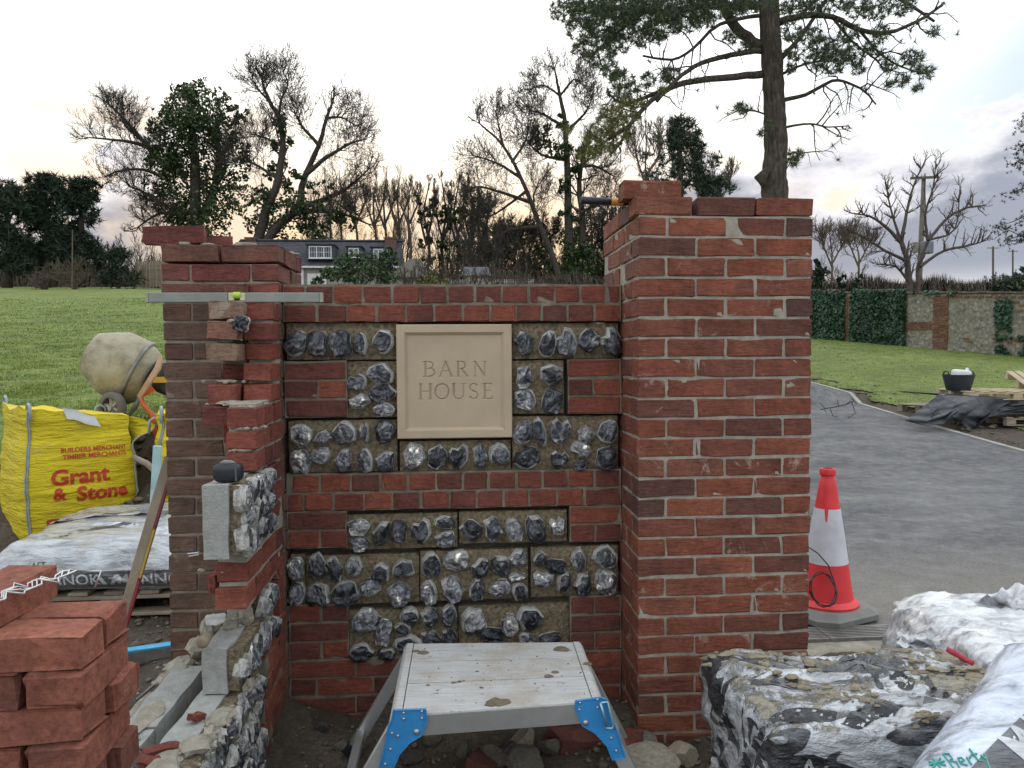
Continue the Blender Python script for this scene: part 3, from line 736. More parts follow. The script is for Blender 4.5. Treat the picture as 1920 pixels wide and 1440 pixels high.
    place('cut_lettering', np_mesh('cut_lettering', V-np.array([(x0+x1)/2, yf, z0]), q, M_STONE), ((x0+x1)/2, yf, z0), pl)
plaque()

# ------------------------------------------------------------------ return wall, half built
rw = thing('return_wall', (-.78, 2.6, 0), 'half-built toothed return wall of flint blocks and red bricks coming forward', 'wall')
def ybricks(ztop, y0, parts, x1=XL, mats=(M_TOOTH,), w=BW, gap=.01):
    y = y0; tot = 3.045-y0; s = sum(parts)
    for i, p in enumerate(parts):
        L = tot*p/s; brick(rw, x1-w/2, y+L/2, ztop-.005-BH/2, L=L-gap, W=w, alongy=True, mat=mats[0] if i == 0 else mats[-1], j=.002); y += L
TT = (M_TOOTH, M_WALL)
ybricks(1.725, 2.935, [1], mats=(M_TOOTH,)); ybricks(1.65, 2.90, [1], mats=(M_TOOTH,)); ybricks(1.575, 2.925, [1], mats=(M_WALL,))
ybricks(1.5, 2.885, [1]); ybricks(1.425, 2.875, [1])
ybricks(1.35, 2.67, [1, 1, 1], mats=TT); ybricks(1.275, 2.66, [1.6, 1.4], mats=TT); ybricks(1.2, 2.65, [1, 1.1, .9], mats=TT)
ybricks(1.125, 2.84, [1], mats=(M_WALL,)); ybricks(1.05, 2.85, [1]); ybricks(.975, 2.84, [1], mats=(M_WALL,))
ybricks(.862, 2.52, [1, 1, .6], mats=TT); ybricks(.782, 2.50, [.6, 1, 1], mats=TT)
ybricks(.75, 2.95, [1], mats=(M_WALL,)); ybricks(.675, 2.94, [1]); ybricks(.6, 2.95, [1], mats=(M_WALL,))
for i in range(7): ybricks(.525-.075*i, 2.72+.012*(i % 2), [1, .55] if i % 2 else [.5, 1], mats=(M_WALL, M_WALL))
mortar_box(rw, (XL-.098, 2.69, 1.127), (XL-.008, 3.04, 1.36), M_MORTAR, amp=.004)
mortar_box(rw, (XL-.098, 2.535, .70), (XL-.008, 3.04, .895), M_MORTAR, amp=.004)
mortar_box(rw, (XL-.098, 2.97, .525), (XL-.006, 3.045, 1.73), M_MORTAR, amp=.004)
mortar_box(rw, (XL-.096, 2.955, 1.36), (XL-.008, 3.04, 1.722), M_MORTAR, amp=.004)
mortar_box(rw, (-.874, 2.985, 1.345), (-.782, 3.04, 1.70), M_MORTARD, amp=.006); mortar_box(rw, (-.862, 2.97, .9), (-.778, 3.04, 1.34), M_MORTARD, amp=.006)
mortar_box(rw, (XL-.098, 2.735, -.05), (XL-.006, 3.045, .524), M_MORTARD, amp=.004)
# left leaf: stubs left for toothing
for zt, y0, x0, x1, m in ((1.725, 2.85, -.884, -.772, M_SMEAR), (1.65, 2.83, -.884, -.775, M_SMEAR), (1.575, 2.83, -.884, -.775, M_SMEAR), (1.5, 2.97, -.87, -.772, M_WALL),
                          (1.425, 2.83, -.878, -.778, M_TOOTH), (1.35, 2.76, -.89, -.788, M_PIERT), (1.275, 2.95, -.862, -.77, M_WALL), (1.2, 2.98, -.85, -.77, M_WALL), (1.125, 2.86, -.868, -.775, M_TOOTH), (1.05, 2.93, -.868, -.775, M_PIERT),
                          (.825, 2.52, -.80, -.775, M_TOOTH)):
    L = 3.045-y0; brick(rw, (x0+x1)/2, y0+L/2, zt-.005-BH/2, L=L, W=x1-x0, alongy=True, mat=m, j=.003, rag=1.6)
rw_ref = [rw]
def lumps(parent, pts, mat, name='mortar_lumps'):
    bm = bmesh.new(); bmesh.ops.create_icosphere(bm, subdivisions=2, radius=1)
    base = [v.co.copy() for v in bm.verts]; fc = [[v.index for v in f.verts] for f in bm.faces]; bm.free()
    mb = MB()
    if parent is rw_ref[0] and rw_ref[0] is not None:
        pts = [(x, y, z, sx*.72, sy*.72, sz*.8) for x, y, z, sx, sy, sz in pts]
        for x, y, z, sx, sy, sz in list(pts):
            for _ in range(7): r = random.uniform(.004, .011); pts.append((x+random.gauss(0, sx*1.1), y+random.gauss(0, sy*1.2), z+random.uniform(-.2, .3)*sz, r, r*random.uniform(.6, 1.2), r*.6))
    for (x, y, z, sx, sy, sz) in pts:
        o = random.random()*50
        mb.add([(x+c.x*sx*(1+.55*fb(c.x*1.7+o, c.y*1.7, c.z*1.7, 1, 6)), y+c.y*sy*(1+.55*fb(c.x*1.7, c.y*1.7+o, c.z*1.7, 1, 6)), z+c.z*sz*(1+.6*fb(c.x*2, c.y*2, c.z*2+o, 1, 6))) for c in base], fc)
    return tag(mb.build(name, mat, parent), kind='stuff')
lumps(rw, [(-.83, 2.88, 1.578, .04, .03, .012), (-.79, 2.87, 1.65, .02, .03, .014), (-.83, 2.88, 1.43, .045, .04, .010), (-.72, 2.80, 1.352, .05, .09, .010), (-.79, 2.80, 1.355, .06, .06, .014),
           (-.72, 2.69, 1.277, .045, .02, .009), (-.72, 2.68, 1.202, .045, .02, .009), (-.71, 2.75, 1.12, .05, .07, .02), (-.735, 2.56, .827, .05, .04, .014), (-.735, 2.58, .902, .05, .06, .014), (-.69, 2.66, .905, .03, .1, .018)], M_PALE)
def rflints(parent, y0, y1, z0, z1, xf, n, s=(.055, .085)):
    cols = max(1, round((y1-y0)/.058)); rows = max(1, round((z1-z0)/.082))
    for r in range(rows):
        for c in range(cols):
            y = y0+(c+.5+random.uniform(-.2, .2)+(.25 if r % 2 else -.25))*(y1-y0)/cols; z = z0+(r+.5+random.uniform(-.18, .18))*(z1-z0)/rows
            y = min(max(y, y0+.02), y1-.02)
            o = place('flint', random.choice(FLINTS), (xf, y, z), parent, (random.uniform(-.3, .3), random.uniform(-.2, .2), math.pi/2+random.uniform(-.3, .3)), (random.uniform(.052, .078), random.uniform(.026, .040), random.uniform(.07, .105)))
def return_block(x0, xm, xf, y0, y1, z0, z1):
    """cast block: rough concrete back, face of flints bedded in mortar"""
    b = mortar_box(rw, (x0, y0, z0), (xm, y1, z1), M_CONC, 'flint_block', .0035, .022)
    mortar_box(b, (xm-.004, y0+.012, z0+.008), (xf, y1, z1-.006), M_BED, 'bed', .008, .03)
    rflints(b, y0, y1, z0+.01, z1-.01, xf+.004, 0)
    return b
return_block(-.778, -.700, -.668, 2.42, 2.82, .895, 1.125)
return_block(-.800, -.725, -.690, 2.72, 2.93, .60, .69)
b2 = return_block(-.805, -.725, -.690, 2.46, 2.93, .455, .598)
return_block(-.825, -.735, -.695, 1.62, 2.71, .02, .23)
return_block(-.825, -.735, -.695, 1.62, 2.71, .235, .45)
lumps(rw, [(-.77, 2.66, .605, .035, .05, .03), (-.72, 2.68, .63, .03, .04, .04), (-.69, 2.55, .44, .03, .06, .03), (-.70, 2.30, .455, .05, .08, .02), (-.72, 2.12, .46, .06, .07, .03), (-.78, 2.08, .455, .06, .1, .015), (-.76, 2.0, .46, .06, .08, .03),
           (-.70, 2.2, .45, .03, .05, .035), (-.70, 1.9, .45, .05, .1, .03), (-.685, 2.62, .35, .015, .04, .04), (-.685, 2.5, .25, .012, .05, .05)], M_PALE)
# rear leaf of plain blocks, its bed trodden and rough
mortar_box(rw, (-.995, 1.6, -.05), (-.892, 2.30, .425), M_CONC, 'concrete_block', .004, .025)
mortar_box(rw, (-.992, 2.31, -.05), (-.890, 2.76, .428), M_CONC, 'concrete_block', .004, .025)
lumps(rw, [(-.985, 2.80, .41, .07, .09, .035), (-.95, 2.88, .45, .05, .07, .05), (-.93, 2.96, .49, .05, .06, .06), (-1.01, 2.7, .41, .03, .06, .02), (-1.01, 2.5, .405, .025, .12, .02), (-1.0, 2.3, .41, .025, .1, .018), (-.985, 2.16, .425, .03, .09, .02), (-.96, 2.05, .43, .04, .06, .012),
           (-.95, 1.95, .43, .05, .1, .014), (-.94, 2.4, .428, .05, .2, .006)], M_PALE)
place('brick_chip', brick_mesh(.09, .03, .015, M_TOOTH, 2), (-.80, 2.10, .468), rw, (.1, .1, .5))
place('brick_chip', brick_mesh(.05, .03, .02, M_TOOTH, 2), (-.765, 2.28, .468), rw, (.1, .3, 1.2))
place('brick_chip', brick_mesh(.05, .04, .02, M_TOOTH, 2), (-.80, 2.03, .468), rw, (.1, .3, .2))

# ------------------------------------------------------------------ materials of the loose things
M_ALU = simple('worn_aluminium', (.50, .50, .49), .42, .12, 10, .1, metal=.75, bdist=.001)
M_GALV = simple('galvanised_wire', (.62, .62, .60), .35, .1, 30, 0, metal=.8)
M_BLUE = simple('blue_paint', (.035, .25, .56), .4, .12, 12, .1, bdist=.001)
M_BLACK = simple('black_plastic', (.016, .018, .022), .45, .3, 10, .2, bdist=.002)
M_ORANGE = simple('orange_paint', (.62, .12, .03), .45, .2, 9, .1)
M_WOODG = simple('grey_timber', (.27, .215, .155), .85, .35, 5, .5, bdist=.003, bscale=60, objrand=.25)
M_WOODP = simple('pale_timber', (.50, .40, .26), .85, .25, 5, .4, bdist=.003, bscale=60, objrand=.15)
M_RUBBER = simple('tyre_rubber', (.13, .12, .105), .85, .3, 9, .3)
M_STEEL = simple('dull_steel', (.22, .215, .20), .55, .35, 12, .3, metal=.5, bdist=.002)
M_WHITEP = simple('white_plastic', (.72, .73, .73), .45, .08, 9, .1)
M_RIVET = simple('rivet_steel', (.48, .48, .47), .4, .1, 10, 0, metal=.8)
M_DIRT = simple('dried_mud', (.27, .23, .16), .95, .3, 20, .8, bdist=.006, bscale=90)
FH = Vector((FW.x, FW.y, 0)).normalized(); RH = Vector((FH.y, -FH.x, 0))

def text_geo(body, size, bold=0., align='CENTER'):
    cu = bpy.data.curves.new('t', 'FONT'); cu.body = body; cu.size = size; cu.align_x = align; cu.align_y = 'CENTER'
    cu.offset = bold*size; cu.resolution_u = 3
    o = bpy.data.objects.new('t', cu); COL.objects.link(o); bpy.context.view_layer.update()
    me = bpy.data.meshes.new_from_object(o.evaluated_get(bpy.context.evaluated_depsgraph_get()))
    bm = bmesh.new(); bm.from_mesh(me); bpy.data.objects.remove(o); bpy.data.curves.remove(cu); bpy.data.meshes.remove(me)
    return bm
def conform(name, bm, fn, mat, parent, maxe=.03):
    """lay a flat outline (bmesh in s,t) on a curved surface fn(s,t)->point"""
    bmesh.ops.triangulate(bm, faces=bm.faces[:])
    for _ in range(5):
        le = [e for e in bm.edges if e.calc_length() > maxe]
        if not le: break
        bmesh.ops.subdivide_edges(bm, edges=le, cuts=1); bmesh.ops.triangulate(bm, faces=[f for f in bm.faces if len(f.verts) > 3])
    mb = MB(); bm.verts.index_update()
    mb.add([fn(v.co.x, v.co.y) for v in bm.verts], [[v.index for v in f.verts] for f in bm.faces]); bm.free()
    return mb.build(name, mat, parent, fixn=False)
def poly_bm(pts):
    bm = bmesh.new(); bm.faces.new([bm.verts.new((p[0], p[1], 0)) for p in pts]); return bm

# ------------------------------------------------------------------ loose things on the brickwork
def loose_brick(loc, rot, label, group, mat=M_TOOTH, L=BL, W=BW, H=BH, rag=1.6, cat='brick'):
    o = place('loose_brick', brick_mesh(L, W, H, mat, rag), loc, None, rot); return tag(o, label, cat, group)
G1 = 'loose bricks left on the brickwork'
p = at(1219, 354, y=2.90); loose_brick((p.x, 2.90, 2.1+BH/2+.001), (0, 0, -.035), 'single loose red brick lying on top of the tall right pillar', G1, M_PILLAR)
p = at(327, 440, y=3.10); loose_brick((p.x, 3.11, 1.957+BH/2), (.03, -.045, .12), 'loose red brick overhanging the left edge of the unfinished pillar top', G1, M_PIERT, rag=3)
p = at(392, 448, y=3.2); loose_brick((p.x, 3.22, 1.957+.025), (.06, .05, .5), 'broken half brick behind the overhanging brick on the left pillar', G1, M_PIERT, L=.11, H=.05, rag=4)
ybricks(1.8, 2.99, [1], mats=(M_TOOTH,))
brick(rw, -.828, 3.005, 1.76, L=.09, W=.112, alongy=True, mat=M_PIERT, rag=2)
place('flint', FLINTS[3], (-.765, 2.86, 1.64), rw, (0, .3, 0), (.06, .05, .07))

hm = thing('hammer', at(1140, 382, y=2.98), 'hammer with black and orange handle sticking out from the right pillar top', 'hammer')
def hpt(px): q = at(px, 382, y=2.98); return (q.x, 2.98+(px-1090)*.0004, 2.117)
mb = MB(); mb.tube([hpt(1088), hpt(1091), hpt(1125), hpt(1146)], [.012, .0155, .015, .0145], 10); mb.build('grip', M_BLACK, hm, autosmooth=40)
mb = MB(); mb.tube([hpt(1147), hpt(1170)], .0155, 10); mb.build('band', simple('amber_band', (.62, .30, .05), .5), hm, autosmooth=40)
mb = MB(); mb.tube([hpt(1171), hpt(1250)], .0135, 10); mb.build('handle', M_BLACK, hm, autosmooth=40)
q = Vector(hpt(1262)); mb = MB(); mb.box(q+Vector((.0, .01, 0)), (.028, .12, .03), .05, .004); mb.build('head', M_STEEL, hm)

a, b = at(274, 553, y=2.955), at(606, 556, y=2.955)
sl_ = thing('spirit_level', ((a.x+b.x)/2, 2.955, 1.722), 'grey aluminium spirit level laid flat across the toothed bricks, green vial', 'spirit level', 'spirit levels')
L = b.x-a.x; cx0 = (a.x+b.x)/2
mb = MB(); w1 = at(428, 555, y=2.955).x; w2 = at(462, 555, y=2.955).x
for (x0, x1) in ((a.x+.012, w1), (w2, b.x-.012)): mb.box(((x0+x1)/2, 2.955, 1.7405), (x1-x0, .02, .036), 0, .002)
mb.box(((w1+w2)/2, 2.955, 1.7255), (w2-w1+.004, .019, .006)); mb.build('body', simple('level_body', (.24, .25, .22), .6, .15, 12, .1), sl_)
mcp = simple('cream_plastic', (.52, .52, .32), .5)
for x in (w1+.012, w2-.012): mb = MB(); mb.box((x, 2.955, 1.743), (.022, .018, .030), .0, .003); mb.build('vial_mount', mcp, sl_)
mb = MB(); mb.tube([(w1+.02, 2.953, 1.749), (w2-.02, 2.953, 1.749)], .013, 10); mb.build('vial', simple('green_vial', (.36, .62, .04), .15, .1), sl_, autosmooth=40)
for x in (a.x+.006, b.x-.006):
    mb = MB(); mb.box((x, 2.955, 1.7405), (.011, .021, .037), 0, .002); mb.build('end_cap', simple('level_cap', (.34, .33, .25), .6), sl_)

def rounded(mb, c, h, r, n=5, rot=None, fn=None):
    """box with round edges, n cells a side"""
    bm = bmesh.new(); bmesh.ops.create_cube(bm, size=2); bmesh.ops.subdivide_edges(bm, edges=bm.edges[:], cuts=n, use_grid_fill=True)
    bm.verts.index_update(); vs = []
    for v in bm.verts:
        p = Vector((v.co.x*h[0], v.co.y*h[1], v.co.z*h[2])); i = Vector([max(-h[k]+r, min(h[k]-r, p[k])) for k in range(3)])
        dlt = p-i; nrm = dlt.normalized() if dlt.length > 1e-7 else Vector((0, 0, 1)); q = i+nrm*(r if dlt.length > 1e-7 else 0)
        if dlt.length <= 1e-7: q = p
        if fn: q = fn(q, nrm)
        if rot: q = rot @ q
        vs.append(q+Vector(c))
    mb.add(vs, [[v.index for v in f.verts] for f in bm.faces]); bm.free(); return mb
p = at(428, 905, y=2.47)
tm = thing('tape_measure', (p.x, 2.47, 1.128), 'small black rounded tape measure standing on the upper flint block', 'tape measure')
mb = MB(); rounded(mb, (p.x, 2.475, 1.128+.030), (.045, .028, .030), .02, 6); mb.build('case', M_BLACK, tm, smooth=True)
mb = MB(); mb.tube([(p.x-.022, 2.472, 1.186), (p.x-.01, 2.468, 1.191), (p.x+.012, 2.468, 1.190), (p.x+.024, 2.472, 1.185)], [.006, .008, .007, .004], 8); mb.build('top_strap', simple('grey_rubber', (.20, .20, .20), .6), tm, smooth=True)
mb = MB(); mb.box((p.x+.030, 2.450, 1.156), (.005, .010, .044), 0, .001); mb.build('side_rib', simple('grey_rib', (.10, .105, .11), .5), tm)

tr = thing('trowel', at(400, 1180, y=2.5), 'small pointing trowel with pale blade resting on the lower flint block', 'trowel')
A_ = at(378, 1207, y=2.435); B_ = at(394, 1186, y=2.50); C_ = at(398, 1172, y=2.53)
A_.z = .628; B_.z = .634; C_.z = .648
mb = MB(); mb.tube([A_, A_.lerp(B_, .08), A_.lerp(B_, .4), B_], [.010, .020, .018, .012], 12); mb.build('handle', simple('wood_handle', (.26, .20, .14), .8, .3, 20, .3), tm if False else tr, smooth=True)
mb = MB(); mb.tube([B_, C_], [.008, .006], 8); mb.build('ferrule', M_STEEL, tr, smooth=True)
bl = [(384, 1158), (387, 1153), (421, 1149), (424, 1153), (421, 1165), (405, 1172), (386, 1171)]
pts = [at(x, y, y=2.55+(1172-y)*.004) for x, y in bl]
mb = MB(); n = len(pts); nrm = Vector((0, -.25, 1)).normalized()
mb.add(pts+[q-nrm*.003 for q in pts], [tuple(range(n)), tuple(reversed(range(n, 2*n)))]+[(i, (i+1) % n, (i+1) % n+n, i+n) for i in range(n)]); mb.build('blade', simple('trowel_blade', (.50, .50, .47), .5, .25, 25, .3), tr)
mb = MB(); q = at(352, 1038, y=3.04); r_ = at(372, 1036, y=3.03); s_ = at(354, 1043, y=3.0); e_ = at(372, 1040, y=3.02)
mb.tube([q, r_, e_, s_], .0028, 5); tag(mb.build('wall_tie', M_WHITEP), 'white wall tie clip stuck in a joint of the left pillar', 'wall tie')

ll = thing('spirit_level', at(240, 1180, y=3.45), 'long grey level with yellow and red edge leaning against the left pillar', 'spirit level', 'spirit levels')
a = at(205, 1243, y=3.35); a.z = max(a.z, ground_z(a.x, a.y)); b = at(315, 868, y=3.42); b.x = min(b.x, -1.15)
ax = (b-a).normalized(); sd_ = Vector((0, -1, 0)); sd_ = (sd_-ax*sd_.dot(ax)).normalized(); wd = ax.cross(sd_).normalized()
R_ = Matrix((wd, sd_, ax)).transposed(); Ln = (b-a).length+.05
mb = MB(); mb.box(a.lerp(b, .5), (.040, .022, Ln), R_, .002); mb.build('body', M_WOODG, ll)
for k, (f0, f1, mt) in enumerate(((.02, .42, simple('red_edge', (.30, .03, .04), .5)), (.42, .68, simple('yellow_edge', (.52, .36, .05), .5)), (.68, 1.0, simple('maroon_edge', (.22, .03, .05), .5)))):
    mb = MB(); sgn = 1 if wd.x > 0 else -1
    mb.box(a.lerp(b, (f0+f1)/2)+wd*sgn*.0245, (.009, .021, Ln*(f1-f0)-.002), R_); mb.build('edge_strip', mt, ll)
a = at(236, 1229, z=.15); b = at(352, 1212, z=.15); dv = (b-a); yw = math.atan2(dv.y, dv.x)
bl_ = thing('spirit_level', (a+b)/2, 'blue-topped level lying on the mud beside the left pillar', 'spirit level', 'spirit levels')
c = (a+b)/2; zz = ground_z(c.x, c.y)+.02
mb = MB(); mb.box((c.x, c.y, zz+.016), (dv.length, .05, .05), yw, .002); mb.build('body', M_STEEL, bl_)
mb = MB(); mb.box((c.x, c.y, zz+.046), (dv.length, .05, .010), yw, .002); mb.build('top_edge', simple('sky_blue_edge', (.06, .38, .62), .45), bl_)
a = at(322, 1247, z=.16); b = at(256, 1312, z=.11); mb = MB()
mb.tube([Vector((a.x, a.y, ground_z(a.x, a.y)+.03)), Vector((b.x, b.y, ground_z(b.x, b.y)+.02))], .007, 7)
tag(mb.build('steel_rod', M_STEEL, smooth=True), 'thin dark steel rod lying on the mud left of the return wall', 'rod')
p = at(254, 1336, z=.16); loose_brick((p.x, p.y, ground_z(p.x, p.y)+.03), (.1, .05, .3), 'dull red brick on the ground between the stack and the return wall', G1, M_STACK)

# ------------------------------------------------------------------ stack of bricks, near left
CR = at(147, 1195, d=1.42); GS = 'bricks in the stack at the front left'
X0, Y0, ZT = CR.x, CR.y, 1.012
def sb(cx, cy, c, alongy, label, rot=0., dz=0., mat=M_STACK):
    z = ZT-.0675*c-BH/2+dz
    return loose_brick((X0+cx, Y0+cy, z), (random.gauss(0, .012), random.gauss(0, .012), rot+(math.pi/2 if alongy else 0)), label, GS, mat, rag=2.0)
sb(-.215, .145, -1, True, 'topmost brick of the stack, bright red, wire ties lying across it', -.03)
nm = ('second', 'third', 'fourth', 'fifth', 'sixth')
for c in range(5):
    w = nm[c]
    if c % 2 == 0:
        sb(-.1075, .051, c, False, f'front corner brick in the {w} layer down of the brick stack', .02 if c else -.01)
        sb(-.1075+.018*(c > 0), .160, c, False, f'right end brick behind the corner in the {w} layer down of the stack', .03, .004 if c == 0 else 0)
        sb(-.330, .055, c, False, f'front left brick in the {w} layer down of the stack, cut by the picture edge', -.02)
        if c == 0: sb(-.330, .160, c, False, f'rear left brick in the {w} layer down, under the topmost brick', 0)
    else:
        sb(-.047, .105, c, True, f'right hand brick laid end-on in the {w} layer down of the brick stack', .03)
        sb(-.160, .108, c, True, f'second end-on brick from the right in the {w} layer of the stack', -.01)
        sb(-.272, .105, c, True, f'third end-on brick from the right in the {w} layer of the stack', .01)
        sb(-.384, .105, c, True, f'leftmost end-on brick in the {w} layer of the stack, partly out of frame', 0)
mb = MB()
for c in range(5, 14):
    for k in range(4): mb.box((X0-.05-.112*k, Y0+.105, ZT-.0675*c-BH/2), (.105, .21, .062), random.gauss(0, .02), .004)
tag(mb.build('lower_bricks', M_STACK), kind='stuff')
wt = thing('wall_ties', (X0-.2, Y0+.15, ZT+.068), 'bundle of bright twisted steel wire wall ties on the topmost stacked brick', 'wall ties')
for k in range(4):
    mb = MB(); pts = []
    y0 = .06+.028*k; zb = ZT+.071+.004*k
    s0, s1 = at(-35, 1118+6*k, z=zb), at(118+14*k, 1075-3*k, z=zb)
    n = 13; dr = (s1-s0).normalized(); nr = Vector((-dr.y, dr.x, 0))
    for i in range(n):
        t = i/(n-1); pts.append(s0.lerp(s1, t)+nr*(.010 if i % 2 else -.010)*(1 if i < n-2 else .3)+Vector((0, 0, .006*math.sin(i*1.7+k))))
    mb.tube(pts, .0021, 5)
    if k == 3: mb.tube([pts[-1], pts[-1]+nr*-.02+Vector((.012, 0, .002)), pts[-1]+Vector((.02, -.01, -.03))], .0021, 5)
    mb.build('wire_tie', M_GALV, wt, smooth=True)

# ------------------------------------------------------------------ step platform
def step_platform():
    zt = .478
    A = [at(px, py, z=zt) for px, py in ((762, 1207), (1088, 1204), (1128, 1314), (736, 1342))]   # back left, back right, front right, front left
    def S(u, v, dz=0): q = A[0].lerp(A[1], u).lerp(A[3].lerp(A[2], u), v); return Vector((q.x, q.y, q.z+dz))
    st = thing('step_platform', S(.5, .5, -zt+.03), 'mud-spattered aluminium step-up platform with blue corner brackets', 'step platform')
    m, t, b_ = new_mat('platform_deck'); co = t.node('ShaderNodeNewGeometry').outputs['Position']
    n = t.noise(co, 5.5, 6, .7); n2 = t.noise(co, 26, 6, .72); mp = t.node('ShaderNodeMapping'); t.put(mp.inputs[0], co); mp.inputs['Scale'].default_value = (2, 30, 1)
    n3 = t.noise(mp.outputs[0], 5, 4, .6)
    c = t.ramp(n3, [(.3, (.46, .455, .44)), (.7, (.64, .635, .62))])
    c = t.mix(t.math('MULTIPLY', t.sstep(n, .46, .66), .55), c, (.37, .30, .21)); c = t.mix(t.math('MULTIPLY', t.sstep(n2, .60, .70), .8), c, (.22, .18, .125))
    t.put(b_.inputs['Base Color'], c); b_.inputs['Roughness'].default_value = .6; b_.inputs['Metallic'].default_value = .15
    bump(t, b_, t.math('ADD', n2, n3), .25, .003)
    vs_ = (.0, .30, .615, 1.0)
    for k in range(3):
        mb = MB(); v0, v1 = vs_[k]+(.004 if k else .0), vs_[k+1]-(.004 if k < 2 else 0)
        p = [S(.045, v0), S(.955, v0), S(.955, v1), S(.045, v1)]
        mb.add([q+Vector((0, 0, 0)) for q in p]+[q-Vector((0, 0, .022)) for q in p], [(0, 1, 2, 3), (7, 6, 5, 4), (0, 4, 5, 1), (1, 5, 6, 2), (2, 6, 7, 3), (3, 7, 4, 0)])
        mb.build('deck_plank', m, st)
    for u0, u1, s in ((-.005, .04, -1), (.96, 1.005, 1)):
        mb = MB(); uo = u0 if s < 0 else u1; ui = u1 if s < 0 else u0
        prof = [(ui, .001), (uo+.02*-s*0+(-.012*s), .001), (uo, -.006), (uo+.012*s, -.02), (uo+.014*s, -.058), (ui, -.058)]
        vsq = [S(u, -.005, dz) for u, dz in prof]+[S(u, 1.006, dz) for u, dz in prof]; k = len(prof)
        mb.add(vsq, [tuple(range(k)), tuple(reversed(range(k, 2*k)))]+[(i, i+k, (i+1) % k+k, (i+1) % k) for i in range(k)])
        mb.build('side_rail', m, st)
    for v, nm_ in ((1.0, 'front_lip'), (0.0, 'rear_lip')):
        mb = MB(); dy = .006 if v else -.006
        p = [S(.03, v), S(.97, v)]; q = [x+Vector((0, -dy*1.2, 0)) for x in p]
        z0, z1 = Vector((0, 0, -.003)), Vector((0, 0, -.062))
        mb.add([p[0]+z0, p[1]+z0, p[1]+z1, p[0]+z1, q[0]+z0, q[1]+z0, q[1]+z1, q[0]+z1], [(0, 1, 2, 3), (7, 6, 5, 4), (0, 4, 5, 1), (1, 5, 6, 2), (2, 6, 7, 3), (3, 7, 4, 0)])
        mb.build(nm_, M_ALU, st)
    # splayed legs
    for u, s, sp in ((.03, -1, .60), (.97, 1, .50)):
        feet = []
        for v in (.04, .97):
            top = S(u, v, -.02); h = top.z-ground_z(top.x+s*.2, top.y)-.005; ft = top+Vector((s*sp*h, (.04 if v > .5 else -.02)*-1, -h)); feet.append(ft)
            ax = (top-ft).normalized(); fy = Vector((0, 1, 0)); fy = (fy-ax*fy.dot(ax)).normalized(); fx = fy.cross(ax)
            mb = MB(); mb.box(top.lerp(ft, .5), (.044, .022, (top-ft).length), Matrix((fx, fy, ax)).transposed(), .003); mb.build('leg', M_ALU, st)
            mb = MB(); mb.box(ft+ax*.02, (.052, .03, .045), Matrix((fx, fy, ax)).transposed(), .004); mb.build('foot', M_BLACK, st)
        mb = MB(); mb.box(feet[0].lerp(feet[1], .5)+Vector((-s*.05, 0, .09)), (.03, (feet[0]-feet[1]).length, .03), 0, .003); mb.build('stretcher', M_ALU, st)
    def bracket(poly, riv, pivot, yf):
        pts = [at(x, y, y=yf) for x, y in poly]; n = len(pts); mb = MB(); dv = Vector((0, .005, 0))
        mb.add(pts+[q+dv for q in pts], [tuple(range(n)), tuple(reversed(range(n, 2*n)))]+[(i, (i+1) % n, (i+1) % n+n, i+n) for i in range(n)])
        # folded edge of the pressing
        mb.tube([q+Vector((0, -.002, 0)) for q in pts+[pts[0]]], .0025, 5, cap=False)
        br = mb.build('corner_bracket', M_BLUE, st)
        for i, (x, y) in enumerate(riv+[pivot]):
            r = .0045 if i < len(riv) else .009; mb = MB(); mb.lathe([(r, 0), (r, .003), (r*.6, .0055), (0.0005, .0062)], at(x, y, y=yf-.0005), (0, -1, 0), 10)
            mb.build('rivet', M_RIVET, br, smooth=True)
        return br
    bracket([(738, 1331), (799, 1329), (800, 1350), (791, 1378), (768, 1392), (748, 1415), (735, 1447), (708, 1452), (722, 1400), (728, 1362), (735, 1350)],
            [(757, 1336), (791, 1333), (757, 1347), (791, 1346), (735, 1374), (746, 1379), (732, 1404), (722, 1432)], (781, 1372), A[3].y-.016)
    bracket([(1079, 1314), (1126, 1307), (1137, 1311), (1152, 1358), (1160, 1380), (1172, 1420), (1148, 1424), (1138, 1398), (1116, 1374), (1092, 1360), (1086, 1345), (1079, 1330)],
            [(1087, 1317), (1120, 1311), (1086, 1330), (1120, 1326), (1146, 1383), (1155, 1407)], (1098, 1355), A[2].y-.014)
    mb = MB(); yl = A[2].y-.026
    mb.tube([at(1126, 1318, y=yl), at(1138, 1316, y=yl), at(1151, 1360, y=yl), at(1147, 1366, y=yl), at(1136, 1365, y=yl)], .0042, 6); mb.tube([at(1126, 1318, y=yl), at(1138, 1362, y=yl)], .0042, 6)
    mb.build('latch', simple('latch_steel', (.30, .48, .58), .35, .1, 10, 0, metal=.6), st, smooth=True)
    # crumbs of mud dropped on the deck
    pts = []
    for (u, v, r) in ((.06, .13, .013), (.10, .16, .02), (.87, .14, .026), (.90, .16, .016), (.77, .60, .016), (.81, .54, .014), (.28, .63, .009), (.31, .62, .008), (.50, .93, .03), (.47, .95, .022), (.53, .92, .018), (.995, .42, .016), (.42, .72, .007), (.15, .65, .007), (.40, .48, .006)):
        q = S(u, v); pts.append((q.x, q.y, q.z+.001, r, r*.75, r*.28))
    for _ in range(40): q = S(random.uniform(.05, .95), random.uniform(.03, .97)); r = random.uniform(.0015, .004); pts.append((q.x, q.y, q.z, r, r, r*.6))
    lumps(None, pts, simple('wet_mud_crumbs', (.16, .125, .08), .95, .3, 20, .6), 'mud_crumbs')
step_platform()

